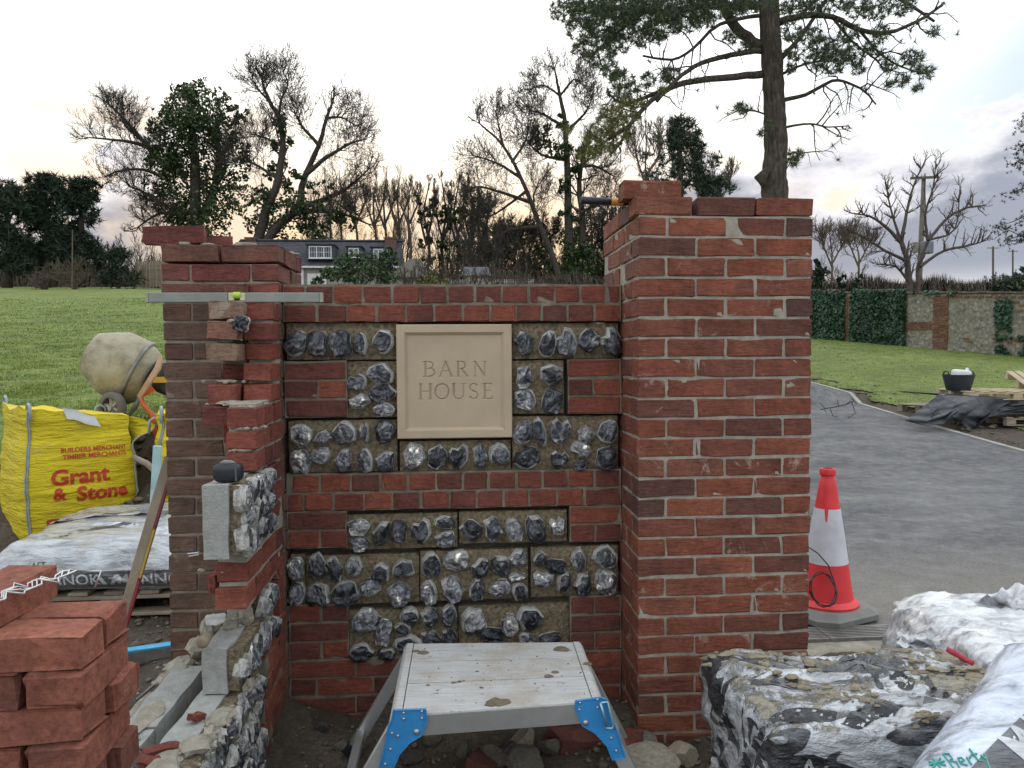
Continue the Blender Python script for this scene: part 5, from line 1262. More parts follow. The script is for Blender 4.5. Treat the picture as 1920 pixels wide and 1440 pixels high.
def bulk_bag(corner, ang, W_, z0, z1, label, text=True, flap=True, seed=1.):
    e1 = RH*math.cos(ang)+FH*math.sin(ang); e2 = -RH*math.sin(ang)+FH*math.cos(ang)
    ctr = corner+(e1+e2)*W_/2; ctr.z = z0
    root = thing('bulk_bag', ctr, label, 'bulk bag', 'yellow builders bulk bags'); H = z1-z0
    def wall(phi, t, off=0.):
        n = 5.5; c, s = math.cos(phi), math.sin(phi); rr = 1/((abs(c)**n+abs(s)**n)**(1/n))
        w = W_/2*(.93+.10*math.sin(min(1, t/.85)*math.pi)**.8+.02*smooth(.85, 1, t))
        a, b = c*rr*w, s*rr*w; z = t*H
        fold = fb(a*1.5+seed, b*1.5, t*11, 1, 3); cr = 1-abs(nz(a*2.5+seed*2, b*2.5+t*3, t*8))*2
        k = 1+.022*fold+.018*max(0, cr)**2
        edge = math.exp(-((t-1)/.16)**2); z -= edge*.05*(a/w) if flap else 0
        a *= k; b *= k; z += edge*(.05*nz(phi*1.4+seed, 3)+.02*nz(phi*5, seed))
        if flap:
            df = math.exp(-((phi+math.pi/4)/.34)**2)
            f2 = df*smooth(.72, 1, t); a += f2*.17; b -= f2*.02; z -= f2*.07
        o = off/ max(.05, math.hypot(a, b))
        return ctr+e1*(a*(1+o))+e2*(b*(1+o))+Vector((0, 0, z))
    mb = MB(); mb.grid(lambda u, v: wall(u*2*math.pi-math.pi/4*1.0001, v), 120, 44); mb.build('woven_side', M_BAG, root, smooth=True, fixn=False)
    mb = MB()
    def top(u, v):
        ph = u*2*math.pi; p = wall(ph, 1); q = ctr+(p-ctr)*v; q.z = p.z*v**3+(ctr.z+H*.97+.04*fb(q.x*3, q.y*3, seed, 1, 3))*(1-v**3); return q
    mb.grid(top, 72, 10, 0, 1, .02, .995); mb.build('folded_top', M_BAG, root, smooth=True, fixn=False)
    for ph in (-math.pi/4, -3*math.pi/4, math.pi/4, 3*math.pi/4):
        mb = MB()
        for s_ in (-1, 1): mb.tube([wall(ph+s_*.012, i/30, .006) for i in range(0, 31)], .0055, 5)
        mb.build('corner_seam', M_STRAP, root, smooth=True)
        mb = MB(); b0 = wall(ph, .985, .0); up = Vector((0, 0, 1)); sd = (e1 if abs(ph) < 1 else e2)
        mb.tube([b0-sd*.04-up*.05, b0-sd*.03+up*.045, b0+up*.062, b0+sd*.035+up*.04, b0+sd*.045-up*.05], .011, 6); mb.build('lifting_loop', M_STRAP, root, smooth=True)
    if text:
        def fs(s, z): # on the face that looks at the camera (b = -w)
            return wall(math.atan2(-W_/2, s), z/H, .004)
        def tx(body, size, s, z, bold, rot=0): conform('lettering', text_geo(body, size, bold), lambda u, v: fs(s+u*math.cos(rot)-v*math.sin(rot), z+u*math.sin(rot)+v*math.cos(rot)), M_BAGRED, root, .02)
        zz = lambda py: CAM_H-(py-661)/F_PX*5.2-z0
        tx('BUILDERS MERCHANT', .043, .07, zz(842), .022); tx('TIMBER MERCHANTS', .043, .07, zz(854), .022)
        tx('Grant', .145, -.03, zz(892), .032); tx('&', .115, -.155, zz(922), .03); tx('Stone', .135, .10, zz(926), .032)
        tx('gra', .10, -.18, zz(971), .03)
        q = fs(-.02, H*.965); mb = MB()
        def lab(u, v): w_ = -.10+.20*u-.03*v; z_ = H*(.93+.075*v)-.02*u; return wall(math.atan2(-W_/2, w_), min(1.0, z_/H), .01+.012*math.sin(u*3))
        mb.grid(lab, 10, 5); mb.build('document_pouch', M_WHITEP, root, smooth=True, fixn=False)
    return root
bulk_bag(at(42, 900, d=5.0), math.radians(45), .74, ground_base(-2.5, 5.3)-.06, 1.13, 'bright yellow bulk bag printed with red merchant lettering, far left')
c2 = at(285, 900, d=5.35); bulk_bag(c2, math.radians(20), .85, ground_base(-1.9, 5.6)-.05, 1.10, 'plain yellow bulk bag half hidden behind the left pillar', False, False, 4.)

def mixer():
    D_ = 6.2; P_ = lambda x, y, dd=0.: at(x, y, d=D_+dd)
    c = P_(232, 685); gz = ground_z(c.x, c.y)
    mx = thing('cement_mixer', (c.x, c.y, gz), 'mud-caked cement mixer with tilted drum and orange stand on the lawn edge', 'cement mixer')
    M0, B0 = P_(173, 661, -.05), P_(279, 708, .05); ax = (B0-M0).normalized(); L = (B0-M0).length
    m, t, b_ = new_mat('mixer_drum'); co = coords(t); n = t.noise(co, 6, 6, .65); n2 = t.noise(co, 14, 5, .7)
    cc = t.ramp(n, [(.3, (.20, .17, .11)), (.5, (.36, .32, .22)), (.7, (.45, .41, .30))]); cc = t.mix(t.sstep(n2, .66, .72), cc, (.40, .12, .06))
    t.put(b_.inputs['Base Color'], cc); b_.inputs['Roughness'].default_value = .75; bump(t, b_, t.math('ADD', n, n2), .7, .02)
    mb = MB(); mb.lathe([(.150, .03), (.155, -.008), (.168, -.012), (.172, .0), (.180, .01), (.258, .155), (.268, .175), (.274, .21), (.272, .34), (.262, .365), (.215, L-.01), (.19, L+.01), (.0, L+.012)], M0, ax, 36); mb.build('drum', m, mx, autosmooth=35)
    mb = MB(); mb.lathe([(.15, .02), (.23, .16), (.22, .35), (0.001, .36)], M0, ax, 28); mb.build('drum_inside', M_BLACK, mx, smooth=True)
    mb = MB(); mb.lathe([(.262, .362), (.275, .366), (.275, .385), (.255, .39)], M0, ax, 36); mb.build('gear_ring', M_STEEL, mx, smooth=True)
    arm = [P_(302, 667, -.28), P_(296, 690, -.30), P_(276, 722, -.30), P_(262, 744, -.27)]
    mb = MB(); mb.tube(arm, [.022, .026, .026, .024], 4); mb.build('yoke_arm', simple('yoke_paint', (.46, .30, .20), .6, .25, 12, .2), mx)
    mb = MB(); a = P_(318, 712, -.05); rounded(mb, a, (.135, .12, .115), .03, 4, Matrix.Rotation(.45, 3, 'Y')); mb.build('motor_cowl', M_BLACK, mx, smooth=True)
    mb = MB(); a = P_(300, 712, -.20); mb.box(a, (.10, .006, .045), .05); mb.build('warning_label', simple('amber_label', (.62, .38, .03), .5), mx)
    mb = MB(); mb.add([P_(268, 745, -.24), P_(292, 733, -.24), P_(280, 718, -.24), P_(268, 745, -.2), P_(292, 733, -.2), P_(280, 718, -.2)], [(0, 1, 2), (5, 4, 3), (0, 3, 4, 1), (1, 4, 5, 2), (2, 5, 3, 0)]); mb.build('bracket', M_ORANGE, mx)
    for dd, s in ((-.22, 0), (.22, 1)):
        f = P_(296, 790, dd); f.z = ground_z(f.x, f.y)
        mb = MB(); mb.tube([P_(264, 742, dd), P_(268, 758, dd), P_(284, 775, dd), f], .019, 7); mb.build('stand_leg', M_ORANGE, mx, smooth=True)
    mb = MB(); mb.tube([P_(262, 745, -.1), P_(252, 765, -.1), P_(232, 792, -.1), P_(285, 800, -.1)], .02, 7); mb.build('frame_tube', M_STEEL, mx, smooth=True)
    for dd in (-.24, .24):
        w = P_(211, 765, dd); axw = (FH*.92+RH*.39).normalized(); R = .125
        wz = ground_z(w.x, w.y); 
        mb = MB(); prof = [(R*.66, -.03), (R*.9, -.036), (R, -.022), (R, .022), (R*.9, .036), (R*.66, .03), (R*.66, -.03)]; mb.lathe(prof, w, axw, 28); ty = mb.build('wheel', M_RUBBER, mx, smooth=True)
        mb = MB(); mb.lathe([(.02, -.03), (.026, .03)], w, axw, 12, (True, True)); u1 = axw.orthogonal().normalized(); u2 = axw.cross(u1)
        for k in range(6): an = k*math.pi/3; dr = u1*math.cos(an)+u2*math.sin(an); mb.tube([w+dr*.02, w+dr*R*.7], .014, 5)
        mb.build('hub', simple('wheel_hub', (.33, .32, .30), .6), ty)
    mb = MB(); mb.tube([P_(211, 765, -.26), P_(211, 765, .26)], .011, 7); mb.tube([P_(211, 765, 0), P_(262, 745, 0)], .02, 7); mb.build('axle', M_STEEL, mx, smooth=True)
mixer()
mb = MB(); a = at(252, 858, d=5.0); b = at(300, 892, d=4.9); mb.tube([a, a.lerp(b, .5)+Vector((0, 0, .02)), b], .02, 7); tag(mb.build('timber_post', M_WOODG, smooth=True), 'grey stick sloping down between the yellow bag and the left pillar', 'stick')
a = at(292, 900, d=4.7); mb = MB(); mb.box(a+Vector((0, 0, .0)), (.05, .02, .42), Matrix.Rotation(.08, 3, 'Y'), .003); tag(mb.build('pale_batten', simple('pale_blue_paint', (.38, .55, .55), .6)), 'pale blue batten standing beside the yellow bag', 'batten')

# ------------------------------------------------------------------ right: pallets, tarpaulin, bucket beyond the drive
def rp_(px, py, d): return at(px, py, d=d)
TD = 11.9
g0 = rp_(1800, 800, TD); TG = ground_base(g0.x+.3, g0.y)
cp = rp_(1880, 790, TD+.2)
cs = [(rp_(1900, 800, TD+.35).x, rp_(1900, 800, TD+.35).y)]
pallet((rp_(1915, 815, TD+.2).x+.1, rp_(1915, 815, TD+.2).y, TG+.02), -.10, 1.25, 1.0, 'weathered pallet at the bottom of the tarpaulin pile', M_WOODG)
pallet((rp_(1890, 780, TD+.35).x+.15, rp_(1890, 780, TD+.35).y, TG+.165), -.06, 1.25, 1.0, 'second pallet in the pile, covered by the black tarpaulin', M_WOODG)
zt2 = rp_(1830, 735, TD).z
pallet((rp_(1868, 735, TD+.3).x+.05, rp_(1868, 735, TD+.3).y, zt2-.115), -.12, 1.45, 1.0, 'long pallet on top of the tarpaulin holding the bucket', M_WOODP)
pallet((rp_(1748, 765, 13.3).x+.1, rp_(1748, 765, 13.3).y, ground_base(rp_(1748, 765, 13.3).x, rp_(1748, 765, 13.3).y)-.0), .35, 1.0, .8, 'low pallet on the ground behind the black tarpaulin', M_WOODG)
q = rp_(1955, 722, TD+.5); pallet((q.x+.05, q.y, zt2+.04), -.25, .85, .9, 'pale pallet tipped up on the right end of the pile', M_WOODP, tilt=Matrix.Rotation(.30, 3, 'X'))
def tarp():
    m, t, b = new_mat('black_polythene'); co = t.node('ShaderNodeNewGeometry').outputs['Position']; n = t.noise(co, 4, 5, .6)
    t.put(b.inputs['Base Color'], t.ramp(n, [(.3, (.008, .009, .012)), (.7, (.028, .032, .040))])); t.put(b.inputs['Roughness'], t.ramp(n, [(.3, .22), (.7, .45)])); b.inputs['Specular IOR Level'].default_value = .7
    bump(t, b, t.noise(co, 11, 4, .6), .6, .03)
    top = [(1762, 738), (1775, 742), (1800, 741), (1835, 742), (1870, 745), (1900, 748), (1940, 752), (2000, 760)]
    bot = [(1697, 789), (1735, 798), (1768, 795), (1785, 782), (1800, 790), (1820, 812), (1850, 782), (1890, 776), (2000, 775)]
    def along(l, u): tt = u*(len(l)-1); i = min(int(tt), len(l)-2); f = tt-i; f = f*f*(3-2*f); return [l[i][k]*(1-f)+l[i+1][k]*f for k in (0, 1)]
    def fn(u, v):
        a, b_ = along(top, u), along(bot, u); px, py = b_[0]*(1-v)+a[0]*v, b_[1]*(1-v)+a[1]*v
        dt = TD-.18; db = TD-.75+.5*u
        d = db*(1-v)+dt*v+.10*math.sin(u*9+v*2)*(1-v)*v*2+.12*(1-abs(nz(u*6-v*2.2, v*2+u*2, 4))*2)*(1-v)
        return at(px, py, d=d)
    mb = MB(); mb.grid(fn, 60, 22); mb.grid(lambda u, v: fn(u, 1).lerp(fn(u, 1)+Vector((.1, 1.3, -.02)), v), 60, 3)
    o = mb.build('tarpaulin', m, smooth=True, fixn=False); md = o.modifiers.new('t', 'SOLIDIFY'); md.thickness = .003
    tag(o, 'black plastic tarpaulin draped over the pallets down to the drive edge', 'tarpaulin')
tarp()
def tub():
    c = rp_(1797, 722, TD+.25); c.z = zt2+.013
    tb = thing('bucket', c, 'black rubber trug with two handles standing on the long pallet', 'bucket'); k = .235
    mb = MB(); mb.lathe([(.0, .002), (.165, .002), (.172, .01), (.228, .235), (.236, .24), (.236, .252), (.226, .252), (.165, .02), (0, .018)], c, n=28); mb.build('body', simple('trug_rubber', (.030, .036, .044), .5, .35, 9, .3), tb, autosmooth=40)
    for s in (-1, 1):
        mb = MB(); mb.tube([c+Vector((s*.205-.0+dx*.0, dy, .245+dz)) for dx, dy, dz in ((0, -.07, 0), (0, -.055, .045), (0, 0, .062), (0, .055, .045), (0, .07, 0))], .011, 7); h = mb.build('handle', M_BLACK, tb, smooth=True)
    jr = thing('jerry_can', c+Vector((.05, 0, .1)), 'white plastic container poking out of the black trug', 'container')
    mb = MB(); rounded(mb, c+Vector((.04, 0, .22)), (.125, .09, .105), .035, 5, Matrix.Rotation(.1, 3, 'Y')); mb.build('body', M_WHITEP, jr, smooth=True)
    mb = MB(); mb.lathe([(.022, 0), (.024, .05), (.018, .055)], c+Vector((.13, 0, .30)), (0.3, 0, 1), 12, (False, True)); mb.build('cap', M_WHITEP, jr, smooth=True)
tub()
def twig():
    mb = MB(); r = random.Random(3)
    P_ = lambda x, y: at(x, y, d=12.6)
    for pl, rr in (([(1538, 768), (1560, 764), (1585, 759), (1600, 752)], .010), ([(1556, 765), (1562, 780), (1570, 782)], .006), ([(1572, 762), (1570, 750)], .006), ([(1548, 767), (1537, 755)], .006), ([(1597, 754), (1604, 775), (1590, 785)], .006), ([(1545, 767), (1550, 775)], .005), ([(1585, 759), (1598, 748), (1606, 758)], .005)):
        q = [P_(*p_) for p_ in pl]
        for p_ in q: p_.z = max(p_.z, ground_base(p_.x, p_.y)+.01)
        mb.tube(q, rr, 4)
    tag(mb.build('twig', simple('twig_bark', (.05, .04, .03), .9)), 'broken bare branch lying on the drive by its far edge', 'branch')
twig()

# ------------------------------------------------------------------ old flint wall beyond the lawn
def old_wall():
    a = Vector((18.9, 18.6)); b = Vector((15.6, 34.8)); dv = (b-a); Ln = dv.length; dv = dv/Ln; nv = Vector((-dv.y, dv.x))   # nv looks at the drive
    if nv.x > 0: nv = -nv
    T = .35
    root = thing('flint_wall', (*(a.lerp(b, .5)), ground_base(*(a.lerp(b, .5)))), 'long old flint wall with brick piers and a tiled coping, partly under ivy', 'wall')
    hz = lambda s: ground_base(*(a+dv*s))
    Ht = 2.0
    m, t, b_ = new_mat('old_flintwork'); co = t.node('ShaderNodeNewGeometry').outputs['Position']
    vo = t.node('ShaderNodeTexVoronoi'); vo.inputs['Scale'].default_value = 6.5; t.put(vo.inputs['Vector'], co); n = t.noise(co, 12, 5, .7); nl = t.noise(co, .9, 4, .6)
    c = t.ramp(t.math('FRACT', t.math('MULTIPLY', t.node('ShaderNodeSeparateColor').outputs[0], 1.0)), [(0, (.3, .28, .24)), (1, (.3, .28, .24))])
    sc = t.node('ShaderNodeSeparateColor'); t.put(sc.inputs[0], vo.outputs['Color'])
    c = t.ramp(sc.outputs[0], [(0, (.30, .275, .225)), (.35, (.40, .375, .32)), (.6, (.22, .21, .19)), (.8, (.46, .44, .39)), (1, (.13, .13, .125))])
    c = t.mix(t.sstep(vo.outputs['Distance'], .30, .62), c, (.30, .265, .20)); c = t.mix(1.0, c, t.ramp(n, [(.3, .6), (.7, 1.3)]), 'MULTIPLY')
    c = t.mix(t.math('MULTIPLY', t.sstep(nl, .55, .7), .5), c, (.15, .14, .09))
    t.put(b_.inputs['Base Color'], c); b_.inputs['Roughness'].default_value = .9; bump(t, b_, t.math('ADD', vo.outputs['Distance'], n), 1, .05)
    mb = MB(); nx, nzv = 90, 16
    def fn(u, v):
        s = u*Ln; z0 = hz(s)-.2; p = a+dv*s; k = .03*fb(s*3, v*6, 1, 1.4, 3)
        return (p.x+nv.x*k, p.y+nv.y*k, z0+v*(Ht+.2))
    mb.grid(fn, nx, nzv); back = lambda u, v: tuple(Vector(fn(u, v))-Vector((nv.x, nv.y, 0))*T); mb.grid(back, nx, 2)
    mb.grid(lambda u, v: tuple(Vector(fn(u, 1)).lerp(Vector(back(u, 1)), v)), nx, 1)
    for u in (0, 1): mb.grid(lambda w, v, u=u: tuple(Vector(fn(u, v)).lerp(Vector(back(u, v)), w)), 1, 4)
    mb.build('flint_face', m, root)
    # piers and lacing courses: single bricks where they show
    def wb(s, z, L, out_=.04):
        p = a+dv*s+nv*(out_-BW/2); me = brick_mesh(L, BW, .062, M_OLDBRICK, 2)
        place('brick', me, (p.x, p.y, z), root, (0, 0, math.atan2(dv.y, dv.x)))
    s_of = lambda px, py, d: (Vector(at(px, py, d=d)[:2])-a).dot(dv)
    def hit(px):
        r = ray(px, 600); # cross of the sight line with the wall line, seen from above
        den = r.x*dv.y-r.y*dv.x; tt = (a.x*dv.y-a.y*dv.x)/den; return (Vector((r.x*tt, r.y*tt))-a).dot(dv)
    sp = hit(1764); s2 = hit(1683); s3 = hit(1590)
    for k in range(25):
        z = hz(sp)+.0+k*.077; w = .66
        if k % 2: 
            for q in (-.225, 0, .225): wb(sp+q, z, .215)
        else:
            for q in (-.28, -.112, .112, .28): wb(sp+q, z, .215 if abs(q) < .2 else .10)
    for c_ in range(4):
        for i in range(int((s2-sp-.4)/.225)): wb(sp+.45+i*.225+(.11 if c_ % 2 else 0), hz(sp)+.78+c_*.077, .215)
    for k in range(25):
        for q in (-.12, .12): wb(s3+q, hz(s3)+k*.077, .215)
    for i in range(26):
        s = .5+i*.3; wb(s, hz(s)+1.9, .215, .03)
    rnd_ = random.Random(9)
    for i in range(34):
        s = rnd_.uniform(1, sp-.5); wb(s, hz(s)+rnd_.uniform(.3, 1.8), .20, .025)
    # coping
    mc = simple('coping_tile', (.16, .115, .085), .9, .35, 3, .6, worldco=True)
    n = int(Ln/.33)
    cm = MB().box((0, 0, 0), (.325, .50, .055), 0, .01).mesh('coping', mc)
    for i in range(n):
        s = (i+.5)*Ln/n; p = a+dv*s-nv*(T/2); o = place('coping', cm, (p.x, p.y, hz(s)+Ht+.045+random.gauss(0, .006)), root, (random.gauss(0, .02), random.gauss(0, .01)-math.atan2(hz(s+.3)-hz(s), .3), math.atan2(dv.y, dv.x)+random.gauss(0, .01)))
    return a, dv, nv, hz, hit, Ht
OW = old_wall()

# ------------------------------------------------------------------ vegetation
def leaf_mat(name, stops, rough=.55, trans=0.):
    m, t, b = new_mat(name); g = t.node('ShaderNodeNewGeometry')
    r = g.outputs['Random Per Island']; n = t.noise(g.outputs['Position'], .8, 3, .6)
    c = t.ramp(r, stops); c = t.mix(1.0, c, t.ramp(n, [(.3, .7), (.7, 1.3)]), 'MULTIPLY')
    t.put(b.inputs['Base Color'], c); b.inputs['Roughness'].default_value = rough; b.inputs['Specular IOR Level'].default_value = .3
    return m
M_IVY = leaf_mat('ivy_leaf', [(0, (.018, .034, .012)), (.5, (.035, .060, .018)), (.85, (.06, .09, .025)), (1, (.10, .13, .04))])
M_WALLIVY = leaf_mat('wall_ivy_leaf', [(0, (.014, .040, .022)), (.5, (.028, .070, .036)), (.9, (.05, .10, .05)), (1, (.10, .15, .08))], .35)
M_NEEDLE = leaf_mat('pine_needle', [(0, (.030, .046, .022)), (.5, (.055, .078, .036)), (.85, (.085, .105, .045)), (1, (.13, .13, .05))])
M_NEEDLEO = leaf_mat('olive_needle', [(0, (.06, .065, .018)), (.5, (.11, .115, .030)), (1, (.19, .18, .05))])
M_CONIF = leaf_mat('conifer_leaf', [(0, (.012, .024, .016)), (.5, (.024, .042, .026)), (1, (.045, .066, .036))])
M_SHRUB = leaf_mat('shrub_leaf', [(0, (.02, .042, .016)), (.5, (.04, .075, .026)), (.9, (.075, .12, .04)), (1, (.13, .16, .06))])
M_TWIGS = leaf_mat('scrub_twig', [(0, (.05, .040, .030)), (.5, (.085, .068, .052)), (1, (.13, .105, .08))], .9)
M_BARK = simple('bark', (.052, .042, .033), .95, .4, 4, .7, bdist=.03, worldco=True)
def pine_bark():
    m, t, b = new_mat('pine_bark'); co = t.node('ShaderNodeNewGeometry').outputs['Position']; mp = t.node('ShaderNodeMapping'); t.put(mp.inputs[0], co); mp.inputs['Scale'].default_value = (1, 1, .22)
    n = t.noise(mp.outputs[0], 16, 6, .65, None, .5); n2 = t.noise(co, 3, 4, .6)
    c = t.ramp(n, [(.32, (.022, .017, .013)), (.5, (.085, .066, .05)), (.7, (.155, .125, .10))]); c = t.mix(1.0, c, t.ramp(n2, [(.3, .7), (.7, 1.25)]), 'MULTIPLY')
    t.put(b.inputs['Base Color'], c); b.inputs['Roughness'].default_value = .95; bump(t, b, n, 1, .08); return m
M_BARKP = pine_bark()
M_BARKL = simple('pale_twig', (.12, .092, .066), .9, .3, 3, .2, worldco=True)

def leaves(name, clusters, mat, parent, size, aspect=.75, flat=.0, kind=None, jit=.4):
    """many leaf faces: clusters = (centre, radius xyz, count)"""
    C_, R_, N_ = [], [], []
    Ps = []
    for c, r, n in clusters:
        d = rng.normal(size=(n, 3)); d /= np.linalg.norm(d, axis=1, keepdims=True)
        rad = rng.uniform(.25, 1, (n, 1))**.6
        sub = rng.normal(size=(max(4, n//22), 3)); sub /= np.linalg.norm(sub, axis=1, keepdims=True); sub *= rng.uniform(.35, 1.0, (len(sub), 1))
        pick = sub[rng.integers(0, len(sub), n)]+d*rad*.36
        Ps.append(np.array(c)+pick*np.array(r))
    P_ = np.concatenate(Ps); n = len(P_)
    a = rng.normal(size=(n, 3)); a /= np.linalg.norm(a, axis=1, keepdims=True)
    b = np.cross(a, rng.normal(size=(n, 3))); b /= np.linalg.norm(b, axis=1, keepdims=True)
    s = size*rng.uniform(1-jit, 1+jit, (n, 1)); a *= s; b *= s*aspect
    V = np.stack([P_-a, P_+b*.8, P_+a, P_-b*.8], 1).reshape(-1, 3); Q = np.arange(4*n).reshape(-1, 4)
    c = V.mean(0); o = place(name, np_mesh(name, V-c, Q, mat), c, parent)
    if kind: o['kind'] = kind
    return o
def tufts(name, pts, mat, parent, ln, wd, k=12, kind=None):
    P_ = np.repeat(np.array(pts), k, 0); n = len(P_)
    d = rng.normal(size=(n, 3)); d[:, 2] += .35; d /= np.linalg.norm(d, axis=1, keepdims=True)
    b = np.cross(d, rng.normal(size=(n, 3))); b /= np.linalg.norm(b, axis=1, keepdims=True)
    l = ln*rng.uniform(.6, 1.2, (n, 1))
    V = np.stack([P_-b*wd*.5, P_+b*wd*.5, P_+d*l], 1).reshape(-1, 3); T_ = np.arange(3*n).reshape(-1, 3); c = V.mean(0)
    o = place(name, np_mesh(name, V-c, T_, mat), c, parent)
    if kind: o['kind'] = kind
    return o
class Wood:
    """twig-by-twig growth into one mesh"""
    def __init__(s, r): s.mb = MB(); s.r = r; s.tips = []
    def grow(s, p, d, ln, rad, lev, maxlev, nb=5, up=.15, wob=.25, rmin=.006, spread=.9, ratio=.62):
        r = s.r; n = 5 if lev < 2 else 3; pts = [Vector(p)]; d = d.normalized(); ds = []
        for i in range(n):
            d = (d+Vector((r.gauss(0, wob), r.gauss(0, wob), r.gauss(0, wob)+up*.5))).normalized(); ds.append(d); pts.append(pts[-1]+d*ln/n)
        end = max(rmin*.6, rad*.35); rads = [rad+(end-rad)*i/n for i in range(n+1)]
        s.mb.tube(pts, rads, 5 if rad > .05 else (4 if rad > .02 else 3), cap=False)
        s.tips.append(pts[-1])
        if lev >= maxlev: return
        for k in range(nb):
            t = (k+.6+r.uniform(-.3, .3))/nb*.85+.15; i = min(n-1, int(t*n)); q = pts[i].lerp(pts[i+1], t*n-i) if i+1 <= n else pts[-1]
            ax = ds[i].orthogonal().normalized(); side = Matrix.Rotation(r.uniform(0, 6.28), 3, ds[i]) @ ax
            dd = (ds[i]*(1-spread*.5)+side*spread*r.uniform(.5, 1)+Vector((0, 0, up)))
            s.grow(q, dd, ln*ratio*r.uniform(.7, 1.15)*(1-.35*t), max(rmin, rads[i]*.55), lev+1, maxlev, nb, up, wob, rmin, spread, ratio)
    def limb(s, pts, r0, r1, sides=7):
        """a traced limb, smoothed, returns its points"""
        P_ = []
        for i in range(len(pts)-1):
            for k in range(3):
                t = k/3; a, b = Vector(pts[i]), Vector(pts[i+1]); pm = Vector(pts[i-1]) if i else a*2-b; pn = Vector(pts[i+2]) if i+2 < len(pts) else b*2-a
                P_.append(.5*((2*a)+(b-pm)*t+(2*pm-5*a+4*b-pn)*t*t+(3*a-pm-3*b+pn)*t**3))
        P_.append(Vector(pts[-1])); n = len(P_)
        rr = [r0+(r1-r0)*(i/(n-1))**.8 for i in range(n)]
        s.mb.tube([p+Vector((s.r.gauss(0, 1), s.r.gauss(0, 1), s.r.gauss(0, 1)))*rr[i]*.12 for i, p in enumerate(P_)], rr, sides, cap=True); return P_
    def sprout(s, P_, n, ln, rad, maxlev=2, t0=.25, nb=4, up=.15, spread=.9, out_=None, wob=.22, rmin=.006, ratio=.62):
        r = s.r
        for k in range(n):
            t = t0+(1-t0)*(k+r.random())/n; i = min(len(P_)-2, int(t*(len(P_)-1))); d = (P_[i+1]-P_[i]).normalized()
            side = Matrix.Rotation(r.uniform(0, 6.28), 3, d) @ d.orthogonal().normalized()
            s.grow(P_[i], d*.5+side*spread+Vector((0, 0, up)), ln*r.uniform(.6, 1.15)*(1.15-.45*t), rad, 1, maxlev, nb, up, wob, rmin, spread, ratio)
def pxl(l, d, dz=0, rr=None):
    out_ = []
    for i, (x, y) in enumerate(l): out_.append(at(x, y, d=d+(dz*i/(len(l)-1) if len(l) > 1 else 0)))
    return out_
def cl(lst, d, dens=1., depth=.8):
    o = []
    for (x, y, r, n) in lst:
        k = r*d/F_PX; o.append((at(x, y, d=d+random.uniform(-.4, .4)*k*2), (k, k*depth, k), int(n*dens)))
    return o
def base_of(px, d):
    p = at(px, 560, d=d); return Vector((p.x, p.y, ground_base(p.x, p.y)-.1))

